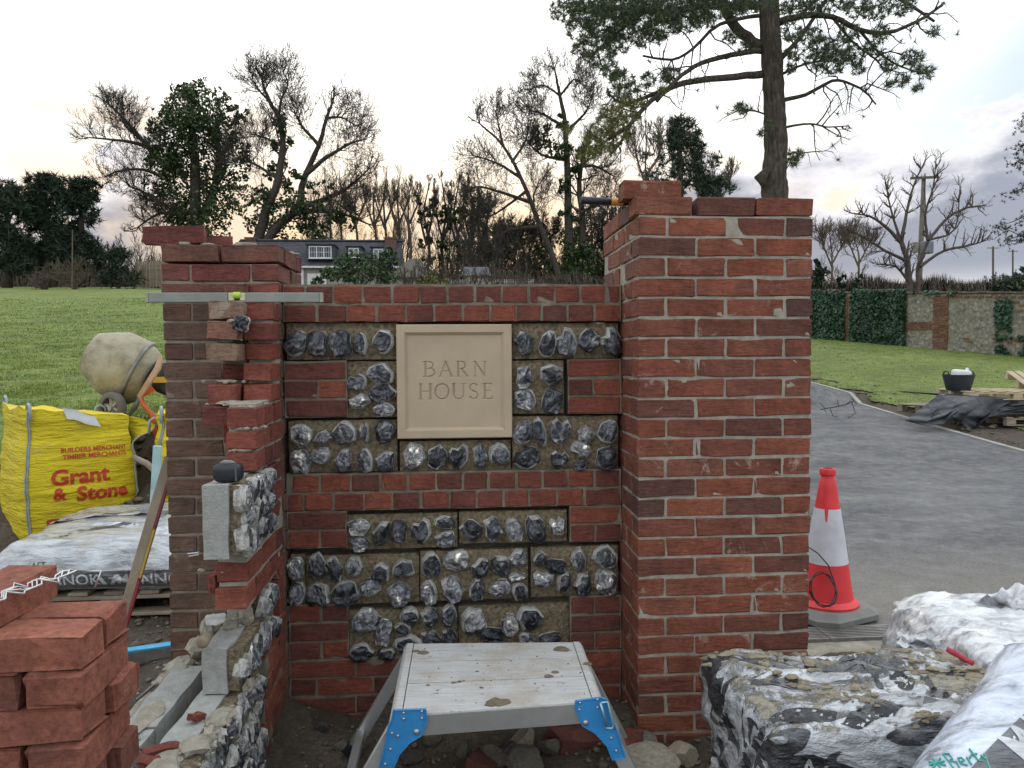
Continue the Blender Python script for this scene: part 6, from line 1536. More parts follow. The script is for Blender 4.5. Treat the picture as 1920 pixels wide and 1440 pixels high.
# ---- the big pine beside the drive
def big_pine():
    d = 22.; sc = d/16; k = d/F_PX; b = base_of(1456, d); R = random.Random(5)
    root = thing('pine_tree', b, 'tall pine with bare lower trunk and spreading limbs, rising behind the right pillar', 'pine tree')
    tr = Wood(R); P0 = [b]+pxl([(1453, 372), (1451, 330), (1455, 280), (1452, 200), (1448, 120), (1443, 50), (1440, -60), (1437, -200), (1434, -330)], d)
    n = len(P0); rr = [r*k for r in (31, 25, 23, 21.5, 20, 19.5, 18.5, 16, 11, 5)]
    pts = []; rad = []
    for i in range(n-1):
        m = 6
        for j in range(m): pts.append(P0[i].lerp(P0[i+1], j/m)); rad.append((rr[i]+(rr[i+1]-rr[i])*j/m)*(1+.05*R.uniform(-1, 1)))
    pts.append(P0[-1]); rad.append(rr[-1])
    mb = MB(); mb.tube(pts, rad, 14); mb.tube([at(1440, 318, d=d-.28), at(1425, 334, d=d-.40), at(1434, 350, d=d-.32)], [.10, .17, .08], 7)
    mb.build('trunk', M_BARKP, root, smooth=True)
    w = Wood(R); T_ = []
    L = [([(1428, 139), (1380, 145), (1300, 152), (1255, 166), (1210, 200), (1180, 235), (1140, 262)], 7.5, 3, -2.0, 9), ([(1428, 94), (1390, 100), (1330, 112), (1290, 132), (1258, 160), (1232, 190)], 6, 3, -1.4, 6), ([(1430, 90), (1402, 72), (1372, 40), (1356, 0), (1338, -50)], 12, 7, .8, 5),
         ([(1430, 28), (1350, 45), (1300, 90), (1260, 112), (1205, 105)], 4, 2, -1, 9), ([(1458, 42), (1510, 30), (1560, 32), (1610, 55), (1660, 62), (1720, 40), (1768, 8)], 7, 2.5, -1.0, 11), ([(1462, 112), (1500, 70), (1530, 28), (1560, -20)], 5, 3, .8, 5),
         ([(1464, 140), (1510, 120), (1560, 112)], 3, 1.5, -.8, 5), ([(1466, 187), (1510, 178), (1560, 152), (1590, 155), (1622, 172), (1642, 196)], 4.5, 1.5, .5, 9), ([(1474, 238), (1520, 232), (1552, 238), (1592, 236)], 2.5, 1, -.3, 6), ([(1440, 216), (1415, 208), (1395, 204)], 2, 1, -.2, 3),
         ([(1430, 12), (1330, 12), (1230, 22), (1130, 12), (1062, 22)], 8, 3, .5, 9), ([(1440, -60), (1300, -50), (1150, -25), (1050, -12)], 9, 3, -.8, 9), ([(1450, -40), (1580, -30), (1680, -5), (1752, 40)], 7, 2.5, .7, 9), ([(1210, 20), (1160, 60), (1120, 95), (1100, 120)], 4, 1.5, .3, 6),
         ([(1255, 166), (1215, 180), (1170, 195), (1140, 175)], 5, 2, .3, 6), ([(1180, 235), (1165, 265), (1150, 285)], 4, 2, .2, 5), ([(1610, 55), (1650, 100), (1690, 125), (1740, 140)], 3, 1.2, .4, 7), ([(1560, 32), (1600, 80), (1640, 110), (1660, 135)], 3, 1.2, -.4, 6), ([(1478, 290), (1492, 285), (1498, 300)], 2, 1, 0, 2), ([(1500, 30), (1540, -5), (1600, -20)], 4, 2, .3, 5)]
    mbL = []
    for pl, r0, r1, dz, ns in L:
        lw = Wood(R); P_ = lw.limb(pxl(pl, d, dz), r0*k, r1*k, 7); lw.sprout(P_, ns, 1.0*sc, .018*sc, 2, .3, 4, .02, 1.0, None, .25, .0055, .5)
        lw.mb.build('limb', M_BARKP, root, smooth=True, fixn=False); mbL.append((P_, lw.tips))
    den = [(1060, 20, 30), (1085, 55, 26), (1110, 20, 40), (1120, 70, 30), (1140, 40, 40), (1165, 15, 40), (1100, 95, 24), (1130, 110, 26), (1155, 85, 26), (1150, 135, 22), (1180, 55, 34), (1205, 20, 40), (1215, 70, 28), (1250, 15, 40), (1240, 50, 30), (1290, 15, 40), (1330, 10, 36), (1280, 45, 28), (1370, 12, 30), (1400, 5, 30), (1320, 40, 22),
           (1165, 150, 22), (1190, 170, 20), (1215, 150, 16), (1245, 145, 14), (1370, 70, 16), (1395, 90, 12), (1160, 175, 20), (1260, 140, 16), (1480, 60, 22), (1520, 70, 24), (1545, 90, 26), (1575, 95, 28), (1600, 105, 22), (1490, 100, 18), (1530, 115, 22), (1560, 125, 20), (1500, 20, 26), (1550, 5, 30), (1610, 15, 26), (1590, 60, 22), (1640, 20, 26), (1690, 10, 24), (1640, 90, 18), (1665, 120, 18), (1690, 150, 15), (1710, 110, 20), (1735, 135, 18), (1720, 165, 10), (1670, 160, 9), (1650, 60, 18), (1750, 60, 12), (1395, 205, 13), (1385, 200, 8), (1440, 238, 12), (1430, 250, 8), (1492, 290, 14), (1486, 305, 10), (1605, 130, 14), (1480, 130, 12), (1460, 15, 22), (1130, 0, 40), (1220, -10, 40), (1320, -20, 40), (1420, -25, 40), (1540, -30, 40), (1660, -25, 36)]
    pts = []
    for x, y, r in den:
        for _ in range(int(r*r*.075)+5):
            an = R.uniform(0, 6.28); q = math.sqrt(R.random())*r; pts.append(at(x+math.cos(an)*q*1.1, y+math.sin(an)*q*.8, d=d+R.uniform(-2.1, 2.1)))
    for P_, tips in mbL:
        for t in tips:
            if R.random() < .10: pts.append(t)
    tufts('needles', pts, M_NEEDLE, root, .145*sc, .0135*sc, 20)
    pts = []
    for x, y, r in [(1150, 215, 22), (1175, 205, 20), (1130, 245, 24), (1160, 250, 22), (1110, 270, 20), (1195, 190, 14), (1135, 280, 18), (1100, 290, 16), (1185, 225, 14), (1140, 225, 20), (1065, 245, 10), (1240, 170, 9)]:
        for _ in range(int(r*r*.07)+4):
            an = R.uniform(0, 6.28); q = math.sqrt(R.random())*r; pts.append(at(x+math.cos(an)*q*1.1, y+math.sin(an)*q*.8, d=d-1.8+R.uniform(-1.3, 1.3)))
    tufts('needles', pts, M_NEEDLEO, root, .145*sc, .0135*sc, 19)['label'] = 'olive tinged drooping needles at the end of the low left limb'
big_pine()

# ---- trees and scrub behind
def bare_tree(name, px, d, limbs, label, ns=10, ln=3., seed=1, ivy=None, mat=M_BARK, maxlev=3, nb=6, up=.2, rmin=.017, cat='tree', group='trees beyond the lawn', leafm=None, lsize=.20, trunk_n=1, wob=.2, ratio=.62):
    b = base_of(px, d); root = thing(name, b, label, cat, group); R = random.Random(seed); k = d/F_PX
    for i, (pl, r0, r1, dz) in enumerate(limbs):
        w = Wood(R); pts = pxl(pl, d, dz)
        if i < trunk_n: pts = [Vector((pts[0].x, pts[0].y, b.z))]+pts
        P_ = w.limb(pts, r0*k, r1*k, 7)
        if i < trunk_n: w.mb.build('trunk' if i == 0 else 'stem', mat, root, smooth=True); w = Wood(R)
        w.sprout(P_, int(ns*2.1) if i >= trunk_n else max(4, ns//2), ln, max(.03, r1*k*.6), maxlev, .3, nb, up, .9, None, wob, rmin, ratio)
        for _ in range(3): w.grow(P_[-1], (P_[-1]-P_[-3]).normalized()+Vector((R.gauss(0, .35), R.gauss(0, .35), R.gauss(0, .25))), ln*.5, r1*k*.8, 1, maxlev, nb, up, wob, rmin, .9, ratio)
        o = w.mb.build('limb' if i >= trunk_n else 'twigs', mat, root, fixn=False)
        if i < trunk_n: o['kind'] = 'stuff'
    if ivy: leaves('ivy' if leafm is None else 'foliage', cl(ivy, d), leafm or M_IVY, root, lsize)
    return root
bare_tree('ivy_clad_tree', 365, 76, [([(366, 440), (368, 330), (362, 250), (355, 195)], 15, 5, 0), ([(372, 420), (400, 360), (410, 300), (405, 240)], 10, 4, 3), ([(350, 330), (300, 303), (266, 262), (228, 218), (205, 196)], 7, 1.5, -2), ([(300, 292), (262, 270), (215, 262), (166, 258)], 5, 1.2, -3), ([(266, 262), (235, 235), (232, 205)], 3.5, 1, 0), ([(320, 340), (270, 318), (225, 320), (200, 330)], 4, 1, -3), ([(355, 400), (310, 385), (270, 360), (245, 350)], 5, 1.5, -2), ([(350, 400), (300, 400), (260, 425)], 4, 1.5, -2)],
          'big tree smothered in dark ivy with bare boughs reaching left, behind the left pillar', 10, 3.2, 3,
          [(350, 195, 42, 900), (330, 215, 35, 600), (395, 215, 40, 700), (320, 250, 40, 700), (360, 245, 55, 1100), (420, 250, 35, 500), (310, 295, 40, 700), (350, 300, 50, 1000), (400, 290, 45, 800), (440, 270, 25, 260), (300, 335, 36, 500), (345, 350, 55, 1000), (400, 345, 45, 700), (435, 330, 28, 260), (320, 385, 42, 550), (370, 395, 55, 1000), (420, 385, 36, 420), (340, 425, 45, 600), (400, 425, 45, 600), (445, 240, 16, 110), (285, 370, 22, 160), (370, 170, 25, 300), (300, 270, 28, 300), (288, 238, 20, 200), (455, 300, 20, 200), (452, 215, 18, 160), (282, 310, 20, 180), (340, 175, 20, 220), (415, 190, 24, 300), (455, 350, 24, 240), (330, 440, 50, 500)], lsize=.17)
bare_tree('leaning_tree', 485, 74, [([(484, 455), (500, 395), (522, 335), (530, 275), (522, 222), (505, 188), (493, 160)], 12, 2.5, 0), ([(500, 450), (555, 395), (572, 330), (598, 272), (612, 222), (622, 196)], 11, 2, 3), ([(522, 222), (528, 185), (540, 158), (532, 138)], 3, 1, 0), ([(505, 188), (488, 172), (474, 150)], 2.5, .8, 0), ([(556, 392), (612, 372), (655, 350), (690, 318)], 7, 1.5, 2), ([(575, 325), (620, 290), (655, 270), (680, 262)], 5, 1.2, -2), ([(598, 272), (565, 235), (550, 205)], 4, 1, -1), ([(530, 275), (500, 260), (470, 250)], 3.5, 1, 2), ([(522, 335), (482, 310), (455, 300)], 4, 1, 1), ([(612, 222), (640, 220), (665, 235)], 3, 1, 0), ([(545, 400), (600, 395), (640, 400), (690, 420)], 6, 1.5, 1)],
          'leaning double-stemmed tree with ivy on its trunks and fine bare twigs', 12, 4.2, 8, [(525, 240, 22, 240), (530, 275, 20, 240), (520, 320, 26, 300), (535, 350, 24, 200), (505, 375, 30, 350), (550, 385, 30, 320), (580, 400, 34, 380), (620, 400, 30, 300), (655, 405, 24, 180), (490, 420, 30, 320), (470, 390, 28, 200), (560, 330, 16, 90), (600, 350, 22, 120), (535, 420, 34, 380), (600, 430, 30, 260)], lsize=.19, trunk_n=2)
bare_tree('leaning_tree', 1045, 72, [([(1048, 520), (1012, 425), (976, 332), (942, 272), (900, 232)], 8, 1.5, 0), ([(976, 332), (930, 305), (890, 292)], 3.5, 1, 1), ([(995, 380), (945, 362), (900, 350), (880, 355)], 4, 1, -1), ([(942, 272), (935, 235), (930, 205)], 3, .8, 0), ([(1012, 425), (960, 430), (915, 455), (890, 480)], 4, 1, 0), ([(960, 305), (985, 265), (990, 230)], 3, .8, 1), ([(1020, 440), (1000, 380), (1010, 340)], 3, .8, 1), ([(985, 360), (930, 400), (895, 410)], 3, 1, 1)],
          'bare tree arching to the left in front of the tall ivied tree', 11, 3.8, 12, [(1040, 500, 22, 160)], lsize=.18)
bare_tree('tall_bare_tree', 1068, 74, [([(1070, 530), (1066, 430), (1064, 330), (1060, 240), (1048, 170), (1040, 130)], 13, 1.5, 0), ([(1086, 520), (1092, 430), (1085, 340), (1100, 270)], 9, 3, 1), ([(1060, 240), (1020, 215), (985, 205)], 4, 1, 1), ([(1060, 250), (1095, 215), (1110, 185)], 4, 1, -1), ([(1050, 180), (1020, 160), (1000, 165)], 2.5, .8, 0), ([(1050, 180), (1075, 150), (1090, 158)], 2.5, .8, 0), ([(1064, 320), (1110, 310), (1150, 330)], 5, 1.2, 1), ([(1064, 300), (1015, 290), (985, 260)], 4, 1, -1), ([(1088, 400), (1120, 385), (1140, 400)], 4, 1.2, 0)],
          'tall spindly bare tree with dark ivy round its foot and olive tufts halfway up', 11, 3.4, 15, [(1075, 500, 30, 520), (1068, 450, 24, 380), (1085, 470, 28, 420), (1070, 400, 18, 200), (1062, 350, 16, 140), (1095, 520, 30, 380), (1060, 520, 28, 380), (1020, 250, 24, 180), (1035, 275, 26, 200), (1060, 285, 22, 160), (1005, 270, 18, 110), (1085, 290, 20, 130), (1100, 260, 14, 80), (1050, 230, 18, 100), (1080, 320, 18, 110)], lsize=.19)
for i, (px, top, sd_) in enumerate(((703, 340, 1), (722, 335, 2), (748, 330, 3), (768, 350, 4), (668, 345, 5), (640, 360, 6))):
    bare_tree('bare_tree', px, 84+i % 3, [([(px, 500), (px+R0, (500+top)//2+40), (px-R0, top+45), (px+2, top)], 4.5, 1, 0) for R0 in (3,)]+[([(px, 430), (px-14, 390), (px-20, top+30)], 2.5, .8, 1), ([(px, 420), (px+14, 385), (px+18, top+22)], 2.5, .8, -1)],
              ['thin bare tree right of the chimney line, first of the row over the roof', 'slender bare tree second of the row standing over the house', 'bare tree with the widest head in the row over the house', 'short bare tree at the right end of the house roof', 'bare tree just right of the leaning ivied tree over the house', 'bare tree half lost among the leaning tree twigs'][i], 8, 2.3, 30+sd_, None, M_BARKL, 3, 4, .55, .016, wob=.14)
for i, (px, top) in enumerate(((800, 345), (832, 338), (856, 342), (884, 350), (905, 375))):
    q = -4 if i % 2 else 5
    bare_tree('ivied_tree', px, 82+i % 2*2, [([(px, 520), (px+q, 460), (px-q, 400), (px+q, top)], 5, 1, 0), ([(px, 460), (px-12, 410), (px-16, top+14)], 3, .8, 1), ([(px, 450), (px+12, 400), (px+14, top+20)], 3, .8, -1)],
              ['leftmost of the ivied upright trees in the gap of bright sky', 'second ivied upright tree in the bright gap, thick with ivy', 'middle ivied tree in the bright gap', 'ivied tree close left of the arching bare tree', 'short ivied tree under the arching bare tree'][i], 7, 1.7, 50+i,
              [(px+q*.5, 490, 13, 130), (px, 455, 14, 150), (px-q*.6, 420, 14, 150), (px-8, 400, 12, 90), (px+8, 395, 12, 90), (px-12, 375, 9, 50), (px+12, 370, 9, 45)], lsize=.17, up=.5, wob=.15)
def far_row():
    R = random.Random(77); protos = []
    for v in range(3):
        w = Wood(random.Random(200+v)); P_ = w.limb([Vector((0, 0, 0)), Vector((.2, 0, 3)), Vector((-.15, .1, 6)), Vector((.1, 0, 9.5))], .17, .03, 6)
        tr = w.mb.mesh('trunk', M_BARK, True, False); w = Wood(w.r); w.sprout(P_, 15, 3.6, .05, 3, .22, 4, .55, .75, None, .14, .016, .6); tw = w.mb.mesh('twigs', M_BARKL, False, False); protos.append((tr, tw))
    for i in range(26):
        px = R.uniform(560, 940) if i < 20 else R.uniform(930, 1210); d = 94+R.uniform(-4, 6); b = base_of(px, d); sc = R.uniform(.85, 1.2); tr, tw = protos[i % 3]
        root = thing('bare_tree', b, 'slim bare tree in the crowded row against the bright sky behind the house', 'tree', 'crowded row of slim bare trees behind the house')
        for nm, me in (('trunk', tr), ('twigs', tw)):
            o = place(nm, me, b, root, (0, 0, i*1.3), (sc, sc, sc*R.uniform(.95, 1.1)))
far_row()
# dark wood in the middle distance: tree by tree as far as it can be read
for i, (px, top, w) in enumerate(((930, 420, 26), (962, 400, 28), (990, 415, 26), (1020, 395, 26), (1108, 380, 30), (1140, 370, 34), (1165, 360, 30), (1190, 375, 30))):
    bare_tree('woodland_tree', px, 80+i % 3*2, [([(px, 530), (px+3, 470), (px-2, top+20)], 5, 1.2, 0), ([(px, 490), (px-16, 450), (px-w*.8, top+25)], 3, .8, 1), ([(px, 480), (px+14, 445), (px+w*.8, top+30)], 3, .8, -1)],
              [f'dark twiggy woodland tree {s}' for s in ('left of the arching trunk', 'under the arching trunk', 'between the arching trunk and the tall ivied tree', 'close left of the tall ivied tree', 'close right of the tall ivied tree', 'behind the hammer handle', 'left of the loose brick on the pillar', 'behind the loose brick on the pillar')][i], 10, 1.9, 70+i, [(px, 500, w, 260), (px-w*.5, 470, w*.7, 140), (px+w*.5, 465, w*.7, 140), (px, 440, w*.7, 90)], nb=6, lsize=.16, rmin=.024)

def foliage_tree(name, px, d, clusters, label, mat, size, cat, group, trunk=(8, 500, 420), limbs=()):
    b = base_of(px, d); root = thing(name, b, label, cat, group); k = d/F_PX
    mb = MB(); q = at(px, trunk[2], d=d); mb.tube([b, b.lerp(q, .5)+Vector((.1, 0, 0)), q], [trunk[0]*k, trunk[0]*k*.8, trunk[0]*k*.4], 7); mb.build('trunk', M_BARK, root, smooth=True)
    if size > .15:
        pts = []
        for c, r, n_ in cl(clusters, d):
            for _ in range(max(4, n_//7)):
                v = Vector((random.gauss(0, 1), random.gauss(0, 1), random.gauss(0, 1))).normalized()*random.uniform(.2, 1.25); pts.append((c[0]+v.x*r[0], c[1]+v.y*r[1], c[2]+v.z*r[2]))
        tufts('crown', pts, mat, root, size*2.4, size*.42, 9)
    else: leaves('crown', cl(clusters, d), mat, root, size)
    return root
def spread(cx, y0, y1, w, n, R, power=1.): 
    o = []
    for i in range(n):
        t = R.random(); y = y0+(y1-y0)*t; ww = w*(.25+.75*t**power); o.append((cx+R.uniform(-ww, ww), y, R.uniform(9, 18), 130))
    return o
R_ = random.Random(21); M_POLE = simple('pole_timber', (.12, .10, .08), .9, .3, 3, .3, worldco=True); M_CONIFG = leaf_mat('grey_conifer_leaf', [(0, (.022, .034, .024)), (.5, (.042, .058, .040)), (1, (.075, .09, .06))])
GE = 'dark evergreens at the far left of the lawn'
for i, (cx, y0, w, n) in enumerate(((14, 350, 48, 62), (88, 338, 58, 84), (152, 344, 46, 66))):
    foliage_tree('evergreen_tree', cx, 66+i*2, spread(cx, y0, 505, w, n, R_, .5)+[(cx+R_.uniform(-w*.8, w*.8), y0+R_.uniform(-6, 26), 7, 50) for _ in range(12)], ['leftmost dark evergreen tree at the edge of the lawn', 'middle dark evergreen tree with feathery top', 'right-hand dark evergreen tree beside the low round bush'][i], M_CONIF, .27, 'evergreen tree', GE, (10, 500, 400))
foliage_tree('round_bush', 222, 64, spread(224, 470, 528, 36, 20, R_, .5), 'low round dark bush right of the far left evergreens', M_CONIF, .2, 'bush', 'bushes at the lawn edge', (4, 530, 500))
for i, (px, y, w, lab) in enumerate(((142, 500, 40, 'pale twiggy bare shrub in front of the far left evergreens'), (85, 515, 26, 'small brown twiggy shrub at the foot of the evergreens'))):
    b = base_of(px, 60); root = thing('bare_shrub', b, lab, 'shrub', 'bushes at the lawn edge'); w_ = Wood(random.Random(90+i))
    for _ in range(16): w_.grow(b, Vector((R_.gauss(0, .5), R_.gauss(0, .5), .8)), 2.2 if i == 0 else 1.3, .035, 0, 2, 5, .12, .2, .018, .9)
    w_.mb.build('stems', M_BARKL, root, fixn=False)
b = at(135, 541, d=58); mb = MB(); mb.tube([b, at(136, 432, d=58)], [.05, .04], 6); tag(mb.build('pole', M_BARKL), 'thin pale post standing in front of the far left evergreens', 'post')
def paling():
    root = thing('paling_fence', base_of(278, 66), 'weathered paling fence between the round bush and the left pillar', 'fence'); me = MB().box((0, 0, 0), (.09, .03, 2.3), 0).mesh('pale', M_WOODG)
    a, b = at(255, 540, d=66), at(330, 540, d=64)
    for i in range(26):
        q = a.lerp(b, i/25); place('pale', me, (q.x, q.y, at(260, 541, d=66).z+1.15+random.gauss(0, .08)), root)
    for z in (.5, 1.7):
        mb = MB(); mb.tube([a+Vector((0, .05, z)), b+Vector((0, .05, z))], .04, 4); mb.build('rail', M_WOODG, root)
paling()
# scrub behind the far left trees so that no bare horizon shows
def scrub(px0, px1, ytop, ybot, d, n, mat, label_kind, size=.12, seed=1, ht=None):
    R = random.Random(seed); V = []; T_ = []
    for _ in range(n):
        px = R.uniform(px0, px1); yt = ytop+ (ybot-ytop)*.25*(1+math.sin(px*.05+seed)*.6+R.random()); a = at(px, ybot+6, d=d+R.uniform(-2, 2)); b = at(px+R.gauss(0, 9), R.uniform(yt, ybot), d=d+R.uniform(-2, 2))
        dv = (b-a); s = Vector((size*.22*R.uniform(.5, 1.2), 0, 0)); i = len(V); V += [a.lerp(b, R.uniform(0, .75))-s, a.lerp(b, R.uniform(0, .7))+s, b]; T_.append((i, i+1, i+2))
    o = place(label_kind, np_mesh(label_kind, V, T_, mat), (0, 0, 0)); return tag(o, kind='stuff')
scrub(-60, 330, 455, 540, 80, 5200, M_TWIGS, 'scrub', .30, 2)
scrub(-60, 1230, 490, 545, 88, 9000, M_TWIGS, 'scrub', .30, 5)
scrub(690, 1210, 490, 540, 68, 5000, M_TWIGS, 'brushwood', .2, 8)
def thicket(px0, px1, d, n, ht, mat, seed, rmin=.02, name='brushwood'):
    w = Wood(random.Random(seed)); R = w.r
    for i in range(n):
        px = px0+(px1-px0)*(i+R.random())/n; q = base_of(px, d+R.uniform(-3, 3))
        for _ in range(3): w.grow(q, Vector((R.gauss(0, .3), R.gauss(0, .3), 1)), ht(px)*R.uniform(.6, .95), .05, 0, 3, 4, .3, .2, rmin, .8, .55)
    tag(w.mb.build(name, mat, fixn=False), kind='stuff')
thicket(880, 1215, 86, 46, lambda x: 6.5+4.0*smooth(900, 1130, x), M_TWIGS, 3)
thicket(870, 1010, 78, 16, lambda x: 6, M_TWIGS, 4)
thicket(700, 1010, 54, 20, lambda x: 2.3, M_TWIGS, 9, .014)
thicket(560, 900, 90, 26, lambda x: 6.5, M_TWIGS, 5)
thicket(-60, 320, 82, 22, lambda x: 5.5, M_TWIGS, 6)
thicket(1500, 1760, 46, 26, lambda x: 3.4-1.2*smooth(1560, 1700, x), M_TWIGS, 7, .012)
thicket(1760, 2000, 48, 18, lambda x: 2.2, M_TWIGS, 8, .012)
scrub(1500, 1990, 500, 552, 40, 9000, M_TWIGS, 'brushwood', .16, 11)
scrub(1500, 2000, 512, 552, 70, 5000, M_TWIGS, 'scrub', .3, 13)
leaves('scrub', [(tuple(at(x, 530+random.uniform(-10, 12), d=86)), (2.6, 2, 1.6), 150) for x in range(-40, 1240, 40)], M_CONIF, None, .26, kind='stuff')
def hbush(name, px, d, cls, label, mat, size, grp='bushes behind the sign wall'):
    b = base_of(px, d); root = thing(name, b, label, 'bush', grp); w_ = Wood(random.Random(px))
    for _ in range(7): w_.grow(b, Vector((R_.gauss(0, .6), R_.gauss(0, .4), .7)), (1.2+.02*d), .04, 0, 2, 4, .1, .25, .015, .9)
    w_.mb.build('stems', M_BARK, root, fixn=False); leaves('foliage', cls, mat, root, size); return root
hbush('evergreen_bush', 680, 46, cl([(640, 505, 22, 300), (665, 495, 26, 400), (700, 500, 28, 420), (725, 490, 24, 300), (735, 475, 14, 110), (615, 520, 18, 160), (680, 520, 30, 400), (730, 518, 26, 300), (640, 525, 24, 260), (600, 530, 12, 80), (590, 527, 12, 120), (620, 508, 14, 140), (722, 476, 15, 170), (738, 490, 16, 160)], 46), 'broad dark evergreen bush in front of the house', M_SHRUB, .10)
hbush('yellow_bush', 800, 46, cl([(790, 528, 16, 130), (815, 525, 18, 150), (835, 530, 12, 80)], 46), 'small yellow-green bush above the middle of the sign wall', leaf_mat('yellow_leaf', [(0, (.10, .12, .03)), (1, (.22, .22, .06))]), .09)

# conifer, cherry, pole and spruce to the right
R_ = random.Random(33)
cc = []
for t in range(105):
    u = R_.random()**.8; y = 222+(372-222)*u; wL = 12+60*u; wR = 12+95*u**1.1; x = 1272+R_.uniform(-wL, wR)*R_.uniform(.75, 1.15)+6; cc.append((x, y+R_.uniform(-5, 5), R_.uniform(8, 15), 100))
cc += [(1275, 225, 9, 60), (1290, 235, 9, 60), (1262, 240, 9, 60), (1300, 260, 10, 60), (1365, 350, 9, 60), (1345, 345, 12, 80), (1210, 290, 12, 90), (1230, 265, 12, 90)]
foliage_tree('conifer', 1275, 48, cc, 'grey-green conifer behind the loose brick on the right pillar', M_CONIFG, .155, 'conifer', 'trees beyond the lawn', (8, 500, 260))
bare_tree('bare_tree', 1340, 60, [([(1340, 420), (1338, 360), (1335, 310)], 4, 1, 0), ([(1340, 390), (1365, 350), (1372, 325)], 3, .8, 0), ([(1340, 400), (1310, 360), (1300, 330)], 3, .8, 0)], 'faint bare tree between the conifer and the big pine', 8, 1.8, 61, None, M_BARKL, up=.4, rmin=.015)
bare_tree('bare_tree', 1215, 66, [([(1215, 400), (1210, 320), (1212, 255)], 4, 1, 0), ([(1212, 350), (1195, 300), (1188, 262)], 3, .8, 0), ([(1212, 330), (1235, 290), (1240, 250)], 3, .8, 0)], 'pale bare tree left of the grey-green conifer', 10, 2.2, 62, None, M_BARKL, up=.5, rmin=.017)
bare_tree('cherry_tree', 1706, 34.5, [([(1706, 548), (1702, 490), (1690, 455)], 7, 4.5, 0), ([(1722, 548), (1722, 500), (1740, 450)], 5, 3, .5), ([(1690, 455), (1660, 425), (1630, 405), (1598, 400)], 4, 1.2, -1), ([(1690, 455), (1700, 400), (1712, 350), (1735, 300)], 4, 1, .8), ([(1740, 450), (1775, 410), (1810, 390), (1845, 385)], 3.5, 1, 1), ([(1740, 450), (1735, 400), (1750, 350), (1755, 300)], 3, .8, 0), ([(1702, 490), (1660, 470), (1620, 445), (1590, 430)], 3.5, 1, -.6), ([(1725, 500), (1770, 470), (1820, 460), (1850, 450)], 3.5, 1, .5), ([(1690, 455), (1670, 390), (1660, 340)], 3, .8, .4), ([(1706, 530), (1680, 500), (1650, 495)], 3, 1, -.5), ([(1740, 450), (1790, 430), (1800, 350)], 2.5, .8, 0)],
          'bare spreading cherry tree behind the old flint wall, right', 8, .95, 44, None, simple('cherry_bark', (.075, .055, .048), .85, .3, 6, .4, worldco=True), 2, 4, .22, .010, trunk_n=2, ratio=.6)
for i, (px, d, lab) in enumerate(((1560, 60, 'faint bare tree right above the tall pillar corner'), (1610, 62, 'low bare tree left of the cherry tree'))):
    bare_tree('bare_tree', px, d, [([(px, 530), (px, 480), (px-4, 440-i*-20)], 3, 1, 0), ([(px, 500), (px-16, 460), (px-22, 440)], 2, .7, 0), ([(px, 495), (px+16, 465), (px+24, 450)], 2, .7, 0)], lab, 8, 1.9, 80+i, None, M_BARKL, up=.35, rmin=.014)
hbush('evergreen_bush', 1540, 38, cl([(1530, 500, 14, 160), (1545, 515, 16, 200), (1525, 525, 18, 220), (1580, 530, 14, 120), (1615, 532, 14, 110)], 38), 'dark green bush at the back corner of the tall pillar', M_CONIF, .10, 'bushes behind the old wall')
hbush('evergreen_bush', 1885, 34, cl([(1900, 530, 20, 260), (1880, 538, 16, 150), (1860, 545, 12, 90), (1920, 520, 18, 200)], 34), 'dark low bush on the old wall at the right edge', M_CONIF, .10, 'bushes behind the old wall')
def spruce():
    d = 24; b = base_of(1985, d); root = thing('spruce', b, 'dark spruce whose branch tips poke in at the right edge', 'conifer'); R = random.Random(4)
    mb = MB(); mb.tube([b, at(1985, 300, d=d), at(1985, 120, d=d)], [.16, .12, .04], 8); mb.build('trunk', M_BARK, root, smooth=True); pts = []
    w = Wood(R)
    for y0, x1, y1 in ((335, 1893, 362), (380, 1872, 425), (300, 1905, 300), (420, 1885, 450), (260, 1915, 275), (450, 1870, 422), (500, 1865, 520), (200, 1930, 240)):
        P_ = w.limb(pxl([(1985, y0-20), (1945, y0+5), (1915, (y0+y1)/2+6), (x1, y1)], d, R.uniform(-.5, .5)), .04, .008, 5)
        for i in range(70): q = P_[R.randrange(3, len(P_))]; pts.append(q+Vector((R.gauss(0, .10), R.gauss(0, .2), R.gauss(-.06, .10))))
    for i in range(500): y = R.uniform(150, 540); pts.append(at(1985+R.gauss(0, 26), y, d=d+R.gauss(0, .6)))
    w.mb.build('limb', M_BARK, root, fixn=False); tufts('needles', pts, M_CONIF, root, .10, .018, 12)
spruce()
